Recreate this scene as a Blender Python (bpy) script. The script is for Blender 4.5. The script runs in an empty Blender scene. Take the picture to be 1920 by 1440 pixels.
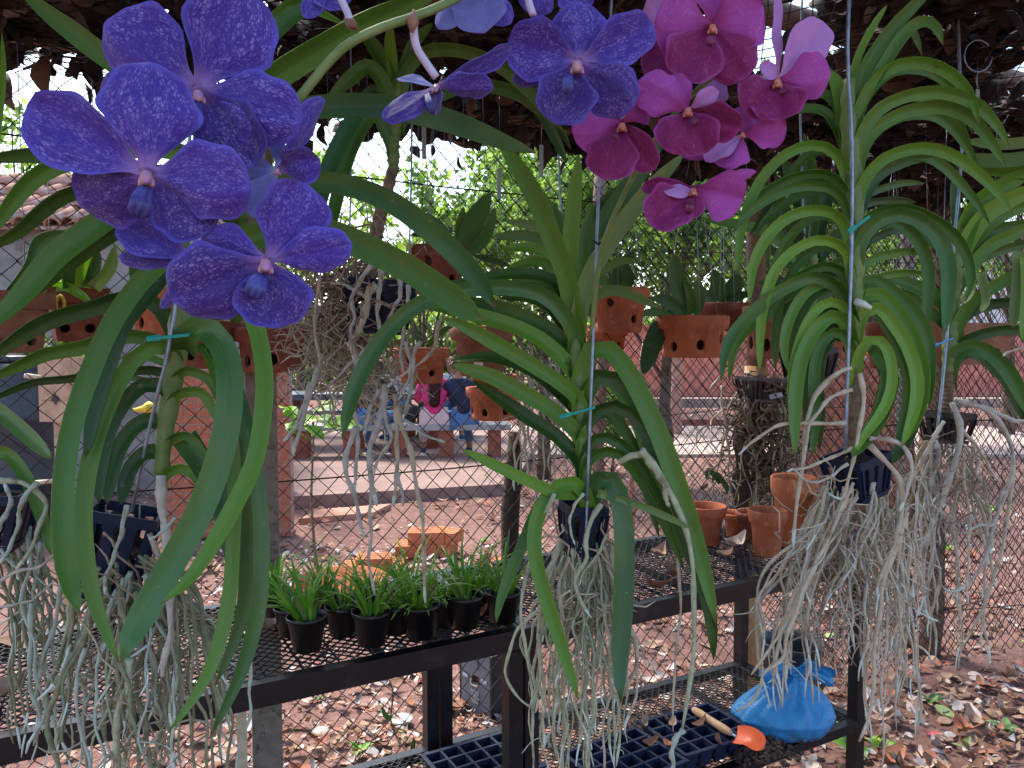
import bpy, bmesh, math, random
from mathutils import Vector, Matrix, Quaternion, noise
R = math.radians
sc = bpy.context.scene
col = sc.collection

# ------------------------------------------------------------------ camera, sky, sun, exposure
F, CX, CY, CAMH = 1450.0, 960.0, 720.0, 1.6
PITCH = math.atan(80.0 / F)
CAM = Vector((0, 0, CAMH))
FWD = Vector((0, math.cos(PITCH), -math.sin(PITCH)))
UPV = Vector((0, math.sin(PITCH), math.cos(PITCH)))
RGT = Vector((1, 0, 0))
cd = bpy.data.cameras.new('camera')
cam = bpy.data.objects.new('camera', cd)
col.objects.link(cam)
cam.location = CAM
cam.rotation_euler = (R(90) - PITCH, 0, 0)
cd.sensor_width = 36.0
cd.lens = 36.0 * F / 1920.0
cd.clip_start = 0.05
cd.clip_end = 600
sc.camera = cam

SUN_EL, SUN_AZ = R(58), R(-38)      # azimuth from +Y, negative = left of the view
world = bpy.data.worlds.new('World')
sc.world = world
world.use_nodes = True
wn = world.node_tree.nodes
wl = world.node_tree.links
bgn = wn['Background']
skyt = wn.new('ShaderNodeTexSky')
skyt.sky_type = 'NISHITA'
skyt.sun_disc = False
skyt.sun_elevation = SUN_EL
skyt.sun_rotation = SUN_AZ
skyt.dust_density = 2.5
skyt.air_density = 1.0
skyt.ozone_density = 1.0
wl.new(skyt.outputs[0], bgn.inputs[0])
bgn.inputs[1].default_value = 0.15
sl = bpy.data.lights.new('sun', 'SUN')
sl.energy = 2.0
sl.angle = R(9)
sl.color = (1.0, 0.95, 0.87)
sun = bpy.data.objects.new('sun', sl)
col.objects.link(sun)
sdir = Vector((math.sin(SUN_AZ) * math.cos(SUN_EL), math.cos(SUN_AZ) * math.cos(SUN_EL), math.sin(SUN_EL)))
sun.rotation_euler = (-sdir).to_track_quat('-Z', 'Y').to_euler()
sun.location = sdir * 30
sc.view_settings.view_transform = 'Standard'
sc.view_settings.look = 'None'
sc.view_settings.gamma = 1.0
sc.view_settings.use_curve_mapping = False
sc.view_settings.exposure = 1.75

# ------------------------------------------------------------------ helpers
def P(x, y, d):
    """photo pixel + distance along the view axis -> point in the place"""
    return CAM + RGT * ((x - CX) / F * d) + UPV * (-(y - CY) / F * d) + FWD * d

def G(x, y, z=0.0):
    """photo pixel -> point at height z"""
    r = RGT * ((x - CX) / F) + UPV * (-(y - CY) / F) + FWD
    return CAM + r * ((z - CAMH) / r.z)

BA, BU, BN = Vector((-.85, 1.28, 0)), Vector((.8733, .4872, 0)), Vector((-.4872, .8733, 0))
BROT = math.atan2(BU.y, BU.x)
def B(s, n, z):
    """bench coordinates: s along the bench, n away from the camera"""
    return BA + BU * s + BN * n + Vector((0, 0, z))

def bd(x, n):
    """view distance of the line at offset n behind the bench front, at photo column x"""
    k = (x - CX) / F
    s = (k * (BA.y + BN.y * n) - BA.x - BN.x * n) / (BU.x - BU.y * k)
    return BA.y + BU.y * s + BN.y * n

class MB:
    def __init__(self):
        self.v, self.f, self.uv, self.mi = [], [], [], []
    def face(self, idx, uvs=None, mi=0):
        self.f.append(idx); self.uv.append(uvs); self.mi.append(mi)
    def box(self, c, s, rot=None, mi=0):
        c = Vector(c); b = len(self.v)
        for dx, dy, dz in ((-1,-1,-1),(1,-1,-1),(1,1,-1),(-1,1,-1),(-1,-1,1),(1,-1,1),(1,1,1),(-1,1,1)):
            p = Vector((dx*s[0]/2, dy*s[1]/2, dz*s[2]/2))
            if rot is not None: p = rot @ p
            self.v.append(c + p)
        for q in ((0,3,2,1),(4,5,6,7),(0,1,5,4),(1,2,6,5),(2,3,7,6),(3,0,4,7)):
            self.face([b+i for i in q], mi=mi)
        return self
    def hexa(self, pts, mi=0):
        b = len(self.v); self.v += [Vector(p) for p in pts]
        for q in ((0,3,2,1),(4,5,6,7),(0,1,5,4),(1,2,6,5),(2,3,7,6),(3,0,4,7)):
            self.face([b+i for i in q], mi=mi)
        return self
    def tube(self, pts, rad, sides=6, caps=True, mi=0, tipmi=None, tipn=3):
        n = len(pts); b = len(self.v)
        pts = [Vector(p) for p in pts]
        rr = rad if isinstance(rad, (list, tuple)) else [rad]*n
        T0 = (pts[1]-pts[0]).normalized()
        N = T0.orthogonal().normalized()
        for i in range(n):
            T = (pts[min(i+1,n-1)] - pts[max(i-1,0)])
            if T.length < 1e-9: T = T0
            T.normalize()
            N = N - T*N.dot(T)
            if N.length < 1e-6: N = T.orthogonal()
            N.normalize(); Bn = T.cross(N)
            for k in range(sides):
                a = 2*math.pi*k/sides
                self.v.append(pts[i] + (N*math.cos(a)+Bn*math.sin(a))*rr[i])
        for i in range(n-1):
            m = tipmi if (tipmi is not None and i >= n-1-tipn) else mi
            for k in range(sides):
                k2 = (k+1) % sides
                self.face([b+i*sides+k, b+i*sides+k2, b+(i+1)*sides+k2, b+(i+1)*sides+k],
                          [(k/sides,i/n),((k+1)/sides,i/n),((k+1)/sides,(i+1)/n),(k/sides,(i+1)/n)], m)
        if caps:
            self.face([b+k for k in range(sides)][::-1], mi=mi)
            self.face([b+(n-1)*sides+k for k in range(sides)], mi=tipmi if tipmi is not None else mi)
        return self
    def lathe(self, prof, c=(0,0,0), seg=24, mi=0, closed=False):
        c = Vector(c); b = len(self.v); n = len(prof)
        for (r, z) in prof:
            for k in range(seg):
                a = 2*math.pi*k/seg
                self.v.append(c + Vector((r*math.cos(a), r*math.sin(a), z)))
        for i in range(n-1):
            for k in range(seg):
                k2 = (k+1) % seg
                self.face([b+i*seg+k, b+i*seg+k2, b+(i+1)*seg+k2, b+(i+1)*seg+k], mi=mi)
        if closed:
            for k in range(seg):
                k2 = (k+1) % seg
                self.face([b+(n-1)*seg+k, b+(n-1)*seg+k2, b+k2, b+k], mi=mi)
        else:
            self.face([b+k for k in range(seg)][::-1], mi=mi)
            self.face([b+(n-1)*seg+k for k in range(seg)], mi=mi)
        return self
    def mesh(self, name, off=Vector((0,0,0)), smooth=True):
        me = bpy.data.meshes.new(name)
        me.from_pydata([tuple(p-off) for p in self.v], [], self.f)
        if any(u is not None for u in self.uv):
            ul = me.uv_layers.new(name='UVMap')
            flat = []
            for f, u in zip(self.f, self.uv):
                if u is None: u = [(0, 0)]*len(f)
                for a in u: flat += [a[0], a[1]]
            ul.data.foreach_set('uv', flat)
        me.polygons.foreach_set('material_index', self.mi)
        me.polygons.foreach_set('use_smooth', [smooth]*len(self.f))
        me.update()
        return me

def tag(o, label=None, cat=None, group=None, kind=None):
    if label: o['label'] = label
    if cat: o['category'] = cat
    if group: o['group'] = group
    if kind: o['kind'] = kind
    return o

def root(name, loc, label, cat, group=None, rz=0.0):
    o = bpy.data.objects.new(name, None)
    o.empty_display_size = 0.05
    col.objects.link(o)
    o.location = loc
    o.rotation_euler = (0, 0, rz)
    return tag(o, label, cat, group)

def base_of(parent):
    p = parent
    while p.parent: p = p.parent
    return Vector(p.location)

def put(name, data, mat, parent=None, world=True, smooth=True, off=None):
    """link one mesh object; an MB is given in world coordinates unless world=False"""
    if isinstance(data, MB):
        o_ = Vector((0,0,0))
        if off is not None: o_ = Vector(off)
        elif parent is not None and world: o_ = base_of(parent)
        me = data.mesh(name, o_, smooth)
    else: me = data
    if mat is not None and len(me.materials) == 0:
        for m in (mat if isinstance(mat, (list, tuple)) else [mat]): me.materials.append(m)
    o = bpy.data.objects.new(name, me)
    col.objects.link(o)
    if parent is not None: o.parent = parent
    elif off is not None: o.location = off
    return o

def copy_tree(o, parent=None):
    c = o.copy(); col.objects.link(c)
    if parent is not None: c.parent = parent
    for ch in list(o.children): copy_tree(ch, c)
    return c

def cr(pts, n):
    """Catmull-Rom resample"""
    pts = [Vector(p) for p in pts]
    if len(pts) == 2: return [pts[0].lerp(pts[1], i/n) for i in range(n+1)]
    e = [pts[0]*2-pts[1]] + pts + [pts[-1]*2-pts[-2]]
    ls = [0.0]
    for a, b in zip(pts, pts[1:]): ls.append(ls[-1] + max((b-a).length, 1e-6))
    out = []
    for i in range(n+1):
        s = ls[-1]*i/n; k = 0
        while k < len(pts)-2 and s > ls[k+1]: k += 1
        t = (s-ls[k])/(ls[k+1]-ls[k])
        p0, p1, p2, p3 = e[k], e[k+1], e[k+2], e[k+3]
        out.append(0.5*((2*p1)+(p2-p0)*t+(2*p0-5*p1+4*p2-p3)*t*t+(3*p1-p0-3*p2+p3)*t**3))
    return out

def sst(a, b, x):
    x = min(max((x-a)/(b-a), 0), 1)
    return x*x*(3-2*x)

def ribbon(mb, pts, wfun, roll=lambda t: 0.0, cup=None, thick=.0012, nac=4, ruffle=0.0, seed=0, mi=0, ref=None, clen=1.0):
    n = len(pts)-1; b = len(mb.v); m = nac+1
    up = None
    for i, p in enumerate(pts):
        t = i/n
        T = (pts[min(i+1,n)]-pts[max(i-1,0)]).normalized()
        V = (CAM-p).normalized() if ref is None else ref
        N = V-T*V.dot(T)
        if N.length < .12 and up is not None: N = up-T*up.dot(T)
        N.normalize()
        up = N.copy()
        N = Quaternion(T, roll(t)) @ N
        S = T.cross(N); w = wfun(t)
        top, bot = [], []
        for j in range(m):
            u = -1+2*j/nac
            q = p + S*(u*w) + N*((cup(t, u) if cup else 0)*w)
            if ruffle:
                q = q + N*(ruffle*w*abs(u)**2*math.sin(seed*1.7+t*11+u*2.0)) + S*(ruffle*.45*w*u*math.sin(seed+t*17)*abs(u))
            top.append(q); bot.append(q-N*thick)
        mb.v += top + bot
    def tv(i, j): return b+i*2*m+j
    def bv(i, j): return b+i*2*m+m+j
    for i in range(n):
        t0, t1 = i/n, (i+1)/n
        for j in range(nac):
            u0, u1 = j/nac, (j+1)/nac
            uv = [(u0,t0),(u1,t0),(u1,t1),(u0,t1)]
            mb.face([tv(i,j),tv(i,j+1),tv(i+1,j+1),tv(i+1,j)], uv, mi)
            mb.face([bv(i,j),bv(i+1,j),bv(i+1,j+1),bv(i,j+1)], [uv[0],uv[3],uv[2],uv[1]], mi)
    # rims get vertices of their own, so that the blade keeps crisp edges
    e = len(mb.v)
    for i in range(n+1):
        mb.v += [mb.v[tv(i,0)].copy(), mb.v[bv(i,0)].copy(), mb.v[tv(i,nac)].copy(), mb.v[bv(i,nac)].copy()]
    for i in range(n):
        t0, t1 = i/n, (i+1)/n; a = e+i*4; c = e+i*4+4
        mb.face([a,c,c+1,a+1], [(0,t0),(0,t1),(0,t1),(0,t0)], mi)
        mb.face([a+2,a+3,c+3,c+2], [(1,t0),(1,t0),(1,t1),(1,t1)], mi)
    for i in (0, n):
        for j in range(nac):
            q = [tv(i,j),bv(i,j),bv(i,j+1),tv(i,j+1)]
            mb.face(q if i == 0 else q[::-1], [(.5, i/n)]*4, mi)

# ------------------------------------------------------------------ materials
def nodes(name):
    m = bpy.data.materials.new(name); m.use_nodes = True
    nt = m.node_tree
    return m, nt, nt.nodes, nt.links, nt.nodes['Principled BSDF']

def mixc(nt, fac, a, b):
    n = nt.nodes.new('ShaderNodeMix'); n.data_type = 'RGBA'
    for s, v in ((n.inputs[0], fac), (n.inputs[6], a), (n.inputs[7], b)):
        if hasattr(v, 'links'): nt.links.new(v, s)
        elif isinstance(v, (int, float)): s.default_value = v
        else: s.default_value = (*v, 1)
    return n.outputs[2]

def math_(nt, op, a, b=0.0, clamp=False):
    n = nt.nodes.new('ShaderNodeMath'); n.operation = op; n.use_clamp = clamp
    for s, v in zip(n.inputs, (a, b)):
        if hasattr(v, 'links'): nt.links.new(v, s)
        else: s.default_value = v
    return n.outputs[0]

def noise_(nt, scale, detail=3, vec=None, rough=.6, dist=0.0):
    n = nt.nodes.new('ShaderNodeTexNoise')
    n.inputs['Scale'].default_value = scale; n.inputs['Detail'].default_value = detail
    n.inputs['Roughness'].default_value = rough; n.inputs['Distortion'].default_value = dist
    if vec is not None: nt.links.new(vec, n.inputs['Vector'])
    return n.outputs[0]

def ramp_(nt, f, a, b):
    n = nt.nodes.new('ShaderNodeMapRange'); n.interpolation_type = 'SMOOTHSTEP'
    nt.links.new(f, n.inputs[0]); n.inputs[1].default_value = a; n.inputs[2].default_value = b
    return n.outputs[0]

def bump_(nt, bsdf, h, strength=.4, dist=.002):
    b = nt.nodes.new('ShaderNodeBump'); b.inputs['Strength'].default_value = strength
    b.inputs['Distance'].default_value = dist
    nt.links.new(h, b.inputs['Height']); nt.links.new(b.outputs[0], bsdf.inputs['Normal'])

def coords(nt, kind='Object'):
    return nt.nodes.new('ShaderNodeTexCoord').outputs[kind]

def mapping(nt, vec, scale):
    n = nt.nodes.new('ShaderNodeMapping'); n.inputs['Scale'].default_value = scale
    nt.links.new(vec, n.inputs['Vector']); return n.outputs[0]

def simple(name, c1, c2=None, scale=12, rough=.6, bump=.0, bscale=60, metal=0.0, spec=.5, stain=None, sscale=5, bdist=.002):
    m, nt, N, L, b = nodes(name)
    co = coords(nt)
    b.inputs['Roughness'].default_value = rough
    b.inputs['Metallic'].default_value = metal
    b.inputs['Specular IOR Level'].default_value = spec
    if c2 is None: c2 = tuple(c*.75 for c in c1)
    f = ramp_(nt, noise_(nt, scale, 4, co), .35, .65)
    c = mixc(nt, f, c1, c2)
    if stain is not None:
        c = mixc(nt, ramp_(nt, noise_(nt, sscale, 5, co, .7), .52, .72), c, stain)
    L.new(c, b.inputs['Base Color'])
    if bump: bump_(nt, b, noise_(nt, bscale, 4, co), bump, bdist)
    return m

def translucent(nt, bsdf, colour, amount):
    t = nt.nodes.new('ShaderNodeBsdfTranslucent')
    if hasattr(colour, 'links'): nt.links.new(colour, t.inputs[0])
    else: t.inputs[0].default_value = (*colour, 1)
    mx = nt.nodes.new('ShaderNodeMixShader'); mx.inputs[0].default_value = amount
    nt.links.new(bsdf.outputs[0], mx.inputs[1]); nt.links.new(t.outputs[0], mx.inputs[2])
    nt.links.new(mx.outputs[0], nt.nodes['Material Output'].inputs[0])

def leaf_mat(name, c1, c2, rough=.44, trans=.16, tcol=None):
    m, nt, N, L, b = nodes(name)
    uv = coords(nt, 'UV')
    oi = N.new('ShaderNodeObjectInfo')
    sep = N.new('ShaderNodeSeparateXYZ'); L.new(uv, sep.inputs[0])
    st = noise_(nt, 1.0, 3, mapping(nt, uv, (26, 1.2, 1)))
    big = noise_(nt, 9.0, 4, coords(nt))
    f = math_(nt, 'ADD', math_(nt, 'MULTIPLY', st, .45), math_(nt, 'MULTIPLY', big, .45))
    f = math_(nt, 'ADD', f, math_(nt, 'MULTIPLY', math_(nt, 'SUBTRACT', oi.outputs['Random'], .5), .8))
    c = mixc(nt, ramp_(nt, f, .2, .75), c1, c2)
    mid = math_(nt, 'ABSOLUTE', math_(nt, 'SUBTRACT', sep.outputs[0], .5))
    c = mixc(nt, math_(nt, 'MULTIPLY', ramp_(nt, mid, .035, .0), .45), c, tuple(x*.7 for x in c1))
    c = mixc(nt, math_(nt, 'MULTIPLY', ramp_(nt, mid, .475, .5), .4), c, (min(1, c2[0]*1.6), min(1, c2[1]*1.4), c2[2]*1.2))
    # paler towards the young leaf base
    c = mixc(nt, math_(nt, 'MULTIPLY', ramp_(nt, sep.outputs[1], .22, .0), .5), c, (min(1, c2[0]*1.5), min(1, c2[1]*1.35), c2[2]*1.2))
    # fine parallel veins, scuffs, dust and dry tip
    fine = noise_(nt, 1.0, 2, mapping(nt, uv, (70, .7, 1)))
    c = mixc(nt, math_(nt, 'MULTIPLY', ramp_(nt, fine, .52, .70), .40), c, tuple(x*.62 for x in c1))
    obj = coords(nt)
    c = mixc(nt, math_(nt, 'MULTIPLY', ramp_(nt, noise_(nt, 5.5, 4, obj, .6), .46, .70), .32), c, (.15, .22, .018))
    c = mixc(nt, math_(nt, 'MULTIPLY', ramp_(nt, noise_(nt, 95, 3, obj), .66, .74), .6), c, (.26, .24, .11))
    c = mixc(nt, math_(nt, 'MULTIPLY', ramp_(nt, noise_(nt, 38, 4, obj, .7), .68, .74), .75), c, (.045, .03, .015))
    c = mixc(nt, math_(nt, 'MULTIPLY', ramp_(nt, noise_(nt, 15, 5, obj, .72, 1.2), .52, .72), .16), c, (.16, .20, .10))
    c = mixc(nt, math_(nt, 'MULTIPLY', ramp_(nt, math_(nt, 'ADD', sep.outputs[1], math_(nt, 'MULTIPLY', math_(nt, 'SUBTRACT', big, .5), .08)), .972, .995), .8), c, (.16, .11, .05))
    L.new(c, b.inputs['Base Color'])
    b.inputs['Roughness'].default_value = rough
    L.new(math_(nt, 'ADD', math_(nt, 'MULTIPLY', big, .25), rough-.12), b.inputs['Roughness'])
    b.inputs['Specular IOR Level'].default_value = .5
    bump_(nt, b, math_(nt, 'ADD', st, math_(nt, 'MULTIPLY', fine, .6)), .45, .0008)
    translucent(nt, b, tcol or (c2[0]*1.6, c2[1]*1.7, c2[2]*.8), trans)
    return m

def petal_mat(name, dark, light, centre, spot=.6, trans=.3, tcol=(.3,.2,.7), vein=(10,7), blue=None, cr_=(.0,.27)):
    m, nt, N, L, b = nodes(name)
    uv = coords(nt, 'UV'); oi = N.new('ShaderNodeObjectInfo')
    sep = N.new('ShaderNodeSeparateXYZ'); L.new(uv, sep.inputs[0])
    off = N.new('ShaderNodeVectorMath'); off.operation = 'ADD'
    mv = N.new('ShaderNodeCombineXYZ')
    for k in range(3): L.new(math_(nt, 'MULTIPLY', oi.outputs['Random'], 37.0+11*k), mv.inputs[k])
    L.new(mapping(nt, uv, (vein[0], vein[1], 1)), off.inputs[0]); L.new(mv.outputs[0], off.inputs[1])
    n1 = noise_(nt, 1.3, 3, off.outputs[0], .65, .8)
    n2 = noise_(nt, .55, 3, off.outputs[0], .6, .3)
    vor = N.new('ShaderNodeTexVoronoi'); vor.feature = 'DISTANCE_TO_EDGE'; vor.inputs['Scale'].default_value = 2.6
    dsp = N.new('ShaderNodeVectorMath'); dsp.operation = 'ADD'
    L.new(off.outputs[0], dsp.inputs[0])
    cmb = N.new('ShaderNodeCombineXYZ'); L.new(math_(nt, 'MULTIPLY', n1, .5), cmb.inputs[0]); L.new(math_(nt, 'MULTIPLY', n2, .5), cmb.inputs[1]); L.new(cmb.outputs[0], dsp.inputs[1])
    L.new(dsp.outputs[0], vor.inputs['Vector'])
    cell = ramp_(nt, vor.outputs['Distance'], .03, .24)
    sp = math_(nt, 'MULTIPLY', cell, math_(nt, 'ADD', .12, math_(nt, 'MULTIPLY', ramp_(nt, n1, .42, .60), .95)))
    lines = ramp_(nt, noise_(nt, 1.0, 2, mapping(nt, uv, (34, 3.5, 1)), .6, .6), .5, .68)
    sp = math_(nt, 'ADD', math_(nt, 'MULTIPLY', sp, .95), math_(nt, 'MULTIPLY', lines, .26), True)
    patch = ramp_(nt, noise_(nt, .35, 2, off.outputs[0]), .34, .62)
    sp = math_(nt, 'MULTIPLY', sp, math_(nt, 'ADD', .35, math_(nt, 'MULTIPLY', patch, .65)))
    c = mixc(nt, math_(nt, 'MULTIPLY', sp, spot), dark, light)
    if blue:  # violet petals: backlit rim painted into the edge colour; magenta edge is its own
        mid = math_(nt, 'ABSOLUTE', math_(nt, 'SUBTRACT', sep.outputs[0], .5))
        c = mixc(nt, math_(nt, 'MULTIPLY', ramp_(nt, mid, .40, .5), .85), c, blue)
        c = mixc(nt, math_(nt, 'MULTIPLY', ramp_(nt, sep.outputs[1], .90, 1.0), .75), c, blue)
    c = mixc(nt, math_(nt, 'MULTIPLY', ramp_(nt, sep.outputs[1], cr_[1], cr_[0]), .85), c, centre)
    L.new(c, b.inputs['Base Color'])
    b.inputs['Roughness'].default_value = .55
    b.inputs['Specular IOR Level'].default_value = .3
    b.inputs['Sheen Weight'].default_value = .25
    bump_(nt, b, n1, .35, .0012)
    translucent(nt, b, c, trans)
    return m

M = {}
M['lf_dark'] = leaf_mat('orchid_leaf_dark', (.021,.076,.009), (.045,.134,.014))
M['lf_mid'] = leaf_mat('orchid_leaf', (.052,.152,.014), (.100,.235,.022))
M['lf_bright'] = leaf_mat('orchid_leaf_bright', (.108,.255,.020), (.190,.365,.038), trans=.25)
M['lf_pale'] = leaf_mat('orchid_leaf_pale', (.130,.235,.070), (.220,.330,.110), trans=.25)
M['lf_teal'] = leaf_mat('orchid_leaf_bluish', (.028,.104,.022), (.058,.172,.034), rough=.32)  # sky reflection tint put into leaf colour; oval pot leaves are bluish themselves
M['lf_lime'] = leaf_mat('leaf_lime', (.16,.33,.02), (.30,.48,.04), trans=.4)
M['grass'] = leaf_mat('seedling_blade', (.11,.28,.022), (.22,.44,.05), trans=.35)
M['petal_v'] = petal_mat('violet_petal', (.074,.033,.390), (.420,.340,.820), (.52,.32,.70), spot=.68, blue=(.15,.125,.66))
M['petal_vd'] = petal_mat('violet_sepal', (.055,.022,.250), (.360,.260,.640), (.40,.18,.50), spot=.68, blue=(.13,.10,.56))
M['petal_vr'] = petal_mat('violet_petal_reverse', (.22,.24,.62), (.42,.46,.85), (.62,.66,.88), spot=.5, trans=.4)
M['lip_v'] = simple('violet_lip', (.030,.026,.17), (.065,.07,.30), 60, .45)
M['column_v'] = simple('orchid_column', (.40,.19,.42), (.52,.30,.24), 90, .45)
M['petal_p'] = petal_mat('pink_petal', (.480,.080,.480), (.66,.26,.66), (.36,.02,.17), spot=.45, tcol=(.6,.15,.5), cr_=(.0,.5))
M['petal_pd'] = petal_mat('magenta_sepal', (.270,.012,.150), (.52,.12,.40), (.24,.008,.07), spot=.5, tcol=(.4,.05,.2), blue=(.46,.08,.40), cr_=(.0,.25))
M['petal_pr'] = petal_mat('pink_petal_reverse', (.62,.30,.72), (.78,.52,.86), (.70,.40,.70), spot=.4, trans=.35)
M['lip_p'] = simple('magenta_lip', (.10,.004,.05), (.20,.02,.09), 60, .4)
M['column_p'] = simple('orange_column', (.52,.10,.04), (.60,.30,.22), 150, .45)
M['stalk'] = simple('flower_stalk', (.19,.26,.08), (.13,.20,.05), 30, .5)
M['stem'] = simple('orchid_stem', (.10,.18,.035), (.16,.21,.06), 40, .55, .5, 120)
M['stem_b'] = simple('old_orchid_stem', (.12,.07,.04), (.22,.16,.10), 50, .8, .7, 140)
M['pedicel'] = simple('flower_pedicel', (.60,.52,.72), (.50,.45,.60), 40, .5)
M['bract'] = simple('brown_bract', (.30,.15,.10), (.20,.10,.07), 40, .7)
M['rt_green'] = simple('root_green_grey', (.31,.335,.20), (.42,.44,.30), 55, .75, .5, 220, stain=(.17,.15,.09), sscale=28)
M['rt_tan'] = simple('root_tan', (.42,.35,.24), (.52,.46,.345), 55, .8, .6, 220, stain=(.18,.12,.07), sscale=26)
M['rt_grey'] = simple('root_grey', (.48,.45,.38), (.37,.33,.26), 50, .8, .6, 220, stain=(.19,.14,.09), sscale=24)
M['rt_blue'] = simple('root_blue_grey', (.37,.44,.37), (.31,.34,.26), 45, .7, .4, 200, stain=(.22,.22,.14), sscale=22)
M['rt_pale'] = simple('root_pale_grey', (.50,.48,.43), (.38,.36,.31), 40, .8, .6, 200, stain=(.24,.19,.14), sscale=24)
M['rt_olive'] = simple('root_olive', (.165,.175,.095), (.25,.255,.155), 50, .8, .6, 220, stain=(.14,.12,.07), sscale=24)
M['rt_dark'] = simple('root_dark_fibre', (.10,.072,.05), (.17,.125,.09), 40, .9)
M['rt_tip'] = simple('root_tip', (.58,.66,.59), (.48,.57,.49), 60, .6, .3, 200)
M['rt_thin'] = simple('root_dry', (.24,.17,.12), (.36,.28,.21), 40, .9)
M['basket'] = simple('navy_plastic', (.004,.010,.036), (.008,.015,.045), 20, .55, .15, 200, spec=.3)
M['basket_b'] = simple('black_plastic', (.006,.007,.010), (.012,.013,.016), 20, .4, .15, 200)
M['potblack'] = simple('black_pot_plastic', (.004,.004,.005), (.008,.0085,.011), 30, .36, .12, 150, stain=(.025,.02,.018), sscale=20)
M['wire'] = simple('galvanised_wire', (.30,.37,.45), (.20,.25,.32), 60, .4, metal=.6)
M['wire_d'] = simple('fence_wire', (.018,.014,.014), (.038,.028,.026), 60, .9, spec=.1)
M['clip'] = simple('teal_clip', (.02,.30,.25), (.02,.36,.30), 30, .4)
M['clip_b'] = simple('blue_clip', (.03,.20,.42), (.03,.24,.48), 30, .4)
def clay(name, c1, c2, bloom):
    m, nt, N, L, b = nodes(name); co = coords(nt); oi = N.new('ShaderNodeObjectInfo')
    off = N.new('ShaderNodeVectorMath'); off.operation = 'ADD'; L.new(co, off.inputs[0])
    cv = N.new('ShaderNodeCombineXYZ')
    for k in range(3): L.new(math_(nt, 'MULTIPLY', oi.outputs['Random'], 9.0+5*k), cv.inputs[k])
    L.new(cv.outputs[0], off.inputs[1]); v = off.outputs[0]
    n1 = noise_(nt, 11, 5, v, .7); n2 = noise_(nt, 34, 5, v, .7); n3 = noise_(nt, 130, 3, v)
    c = mixc(nt, ramp_(nt, n1, .35, .65), c1, c2)
    c = mixc(nt, math_(nt, 'MULTIPLY', ramp_(nt, n2, .52, .66), .55), c, bloom)
    c = mixc(nt, math_(nt, 'MULTIPLY', ramp_(nt, n1, .60, .72), .7), c, (c2[0]*.45, c2[1]*.55, c2[2]*.6))
    c = mixc(nt, math_(nt, 'MULTIPLY', ramp_(nt, n3, .62, .70), .5), c, (c2[0]*.4, c2[1]*.4, c2[2]*.4))
    L.new(c, b.inputs['Base Color']); b.inputs['Roughness'].default_value = .85; b.inputs['Specular IOR Level'].default_value = .25
    bump_(nt, b, math_(nt, 'ADD', n2, n3), .5, .002)
    return m
M['terra'] = clay('terracotta', (.43,.130,.060), (.34,.098,.048), (.50,.27,.18))
M['terra_d'] = clay('terracotta_dark', (.24,.075,.045), (.17,.058,.038), (.30,.14,.10))
M['terra_o'] = clay('terracotta_orange', (.50,.165,.072), (.42,.125,.056), (.66,.36,.18))
M['terra_br'] = clay('terracotta_brown', (.27,.125,.075), (.20,.085,.05), (.34,.20,.13))
M['bark'] = simple('bark_substrate', (.030,.018,.012), (.07,.045,.03), 60, .95, 1, 80, bdist=.01)
M['soil'] = simple('dark_soil', (.035,.022,.016), (.06,.038,.028), 50, .95, 1, 90, bdist=.006)
M['steel'] = simple('black_painted_steel', (.003,.0035,.005), (.006,.007,.010), 14, .34, .15, 80, stain=(.022,.022,.025), sscale=14)
M['mesh'] = simple('black_coated_mesh', (.006,.007,.009), (.022,.023,.027), 40, .38, .2, 100)
# ------------------------------------------------------------------ ground
def ground_mat():
    m, nt, N, L, b = nodes('red_earth')
    co = coords(nt)
    n1 = noise_(nt, .9, 5, co, .65); n2 = noise_(nt, 14, 5, co, .7); n3 = noise_(nt, 90, 4, co, .7)
    c = mixc(nt, ramp_(nt, n1, .35, .65), (.205, .112, .092), (.145, .074, .060))
    c = mixc(nt, ramp_(nt, n2, .45, .7), c, (.265, .158, .134))
    c = mixc(nt, math_(nt, 'MULTIPLY', ramp_(nt, n3, .6, .7), .6), c, (.40, .26, .20))
    c = mixc(nt, math_(nt, 'MULTIPLY', ramp_(nt, n3, .4, .3), .6), c, (.085, .034, .026))
    L.new(c, b.inputs['Base Color']); b.inputs['Roughness'].default_value = .95
    b.inputs['Specular IOR Level'].default_value = .2
    h = math_(nt, 'ADD', n2, math_(nt, 'MULTIPLY', n3, .5))
    bump_(nt, b, h, .8, .02)
    return m
M['earth'] = ground_mat()
rg = random.Random(5)
mb = MB()
xs = [-300, -80, -30, -14] + [-8+.25*i for i in range(73)] + [14, 30, 80, 300]
ys = [-60, -8] + [-2+.25*i for i in range(65)] + [18, 24, 40, 90, 300]
for j, y in enumerate(ys):
    for i, x in enumerate(xs):
        near = -8 <= x <= 10 and -2 <= y <= 14
        z = (noise.noise((x*.9, y*.9, 0))*.02 + noise.noise((x*3, y*3, 4))*.01) if near else 0
        mb.v.append(Vector((x, y, z-.006)))
nx = len(xs)
for j in range(len(ys)-1):
    for i in range(nx-1):
        mb.face([j*nx+i, j*nx+i+1, (j+1)*nx+i+1, (j+1)*nx+i])
tag(put('ground', mb, M['earth']), 'red earth yard floor strewn with dry leaves', kind='structure')

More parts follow.
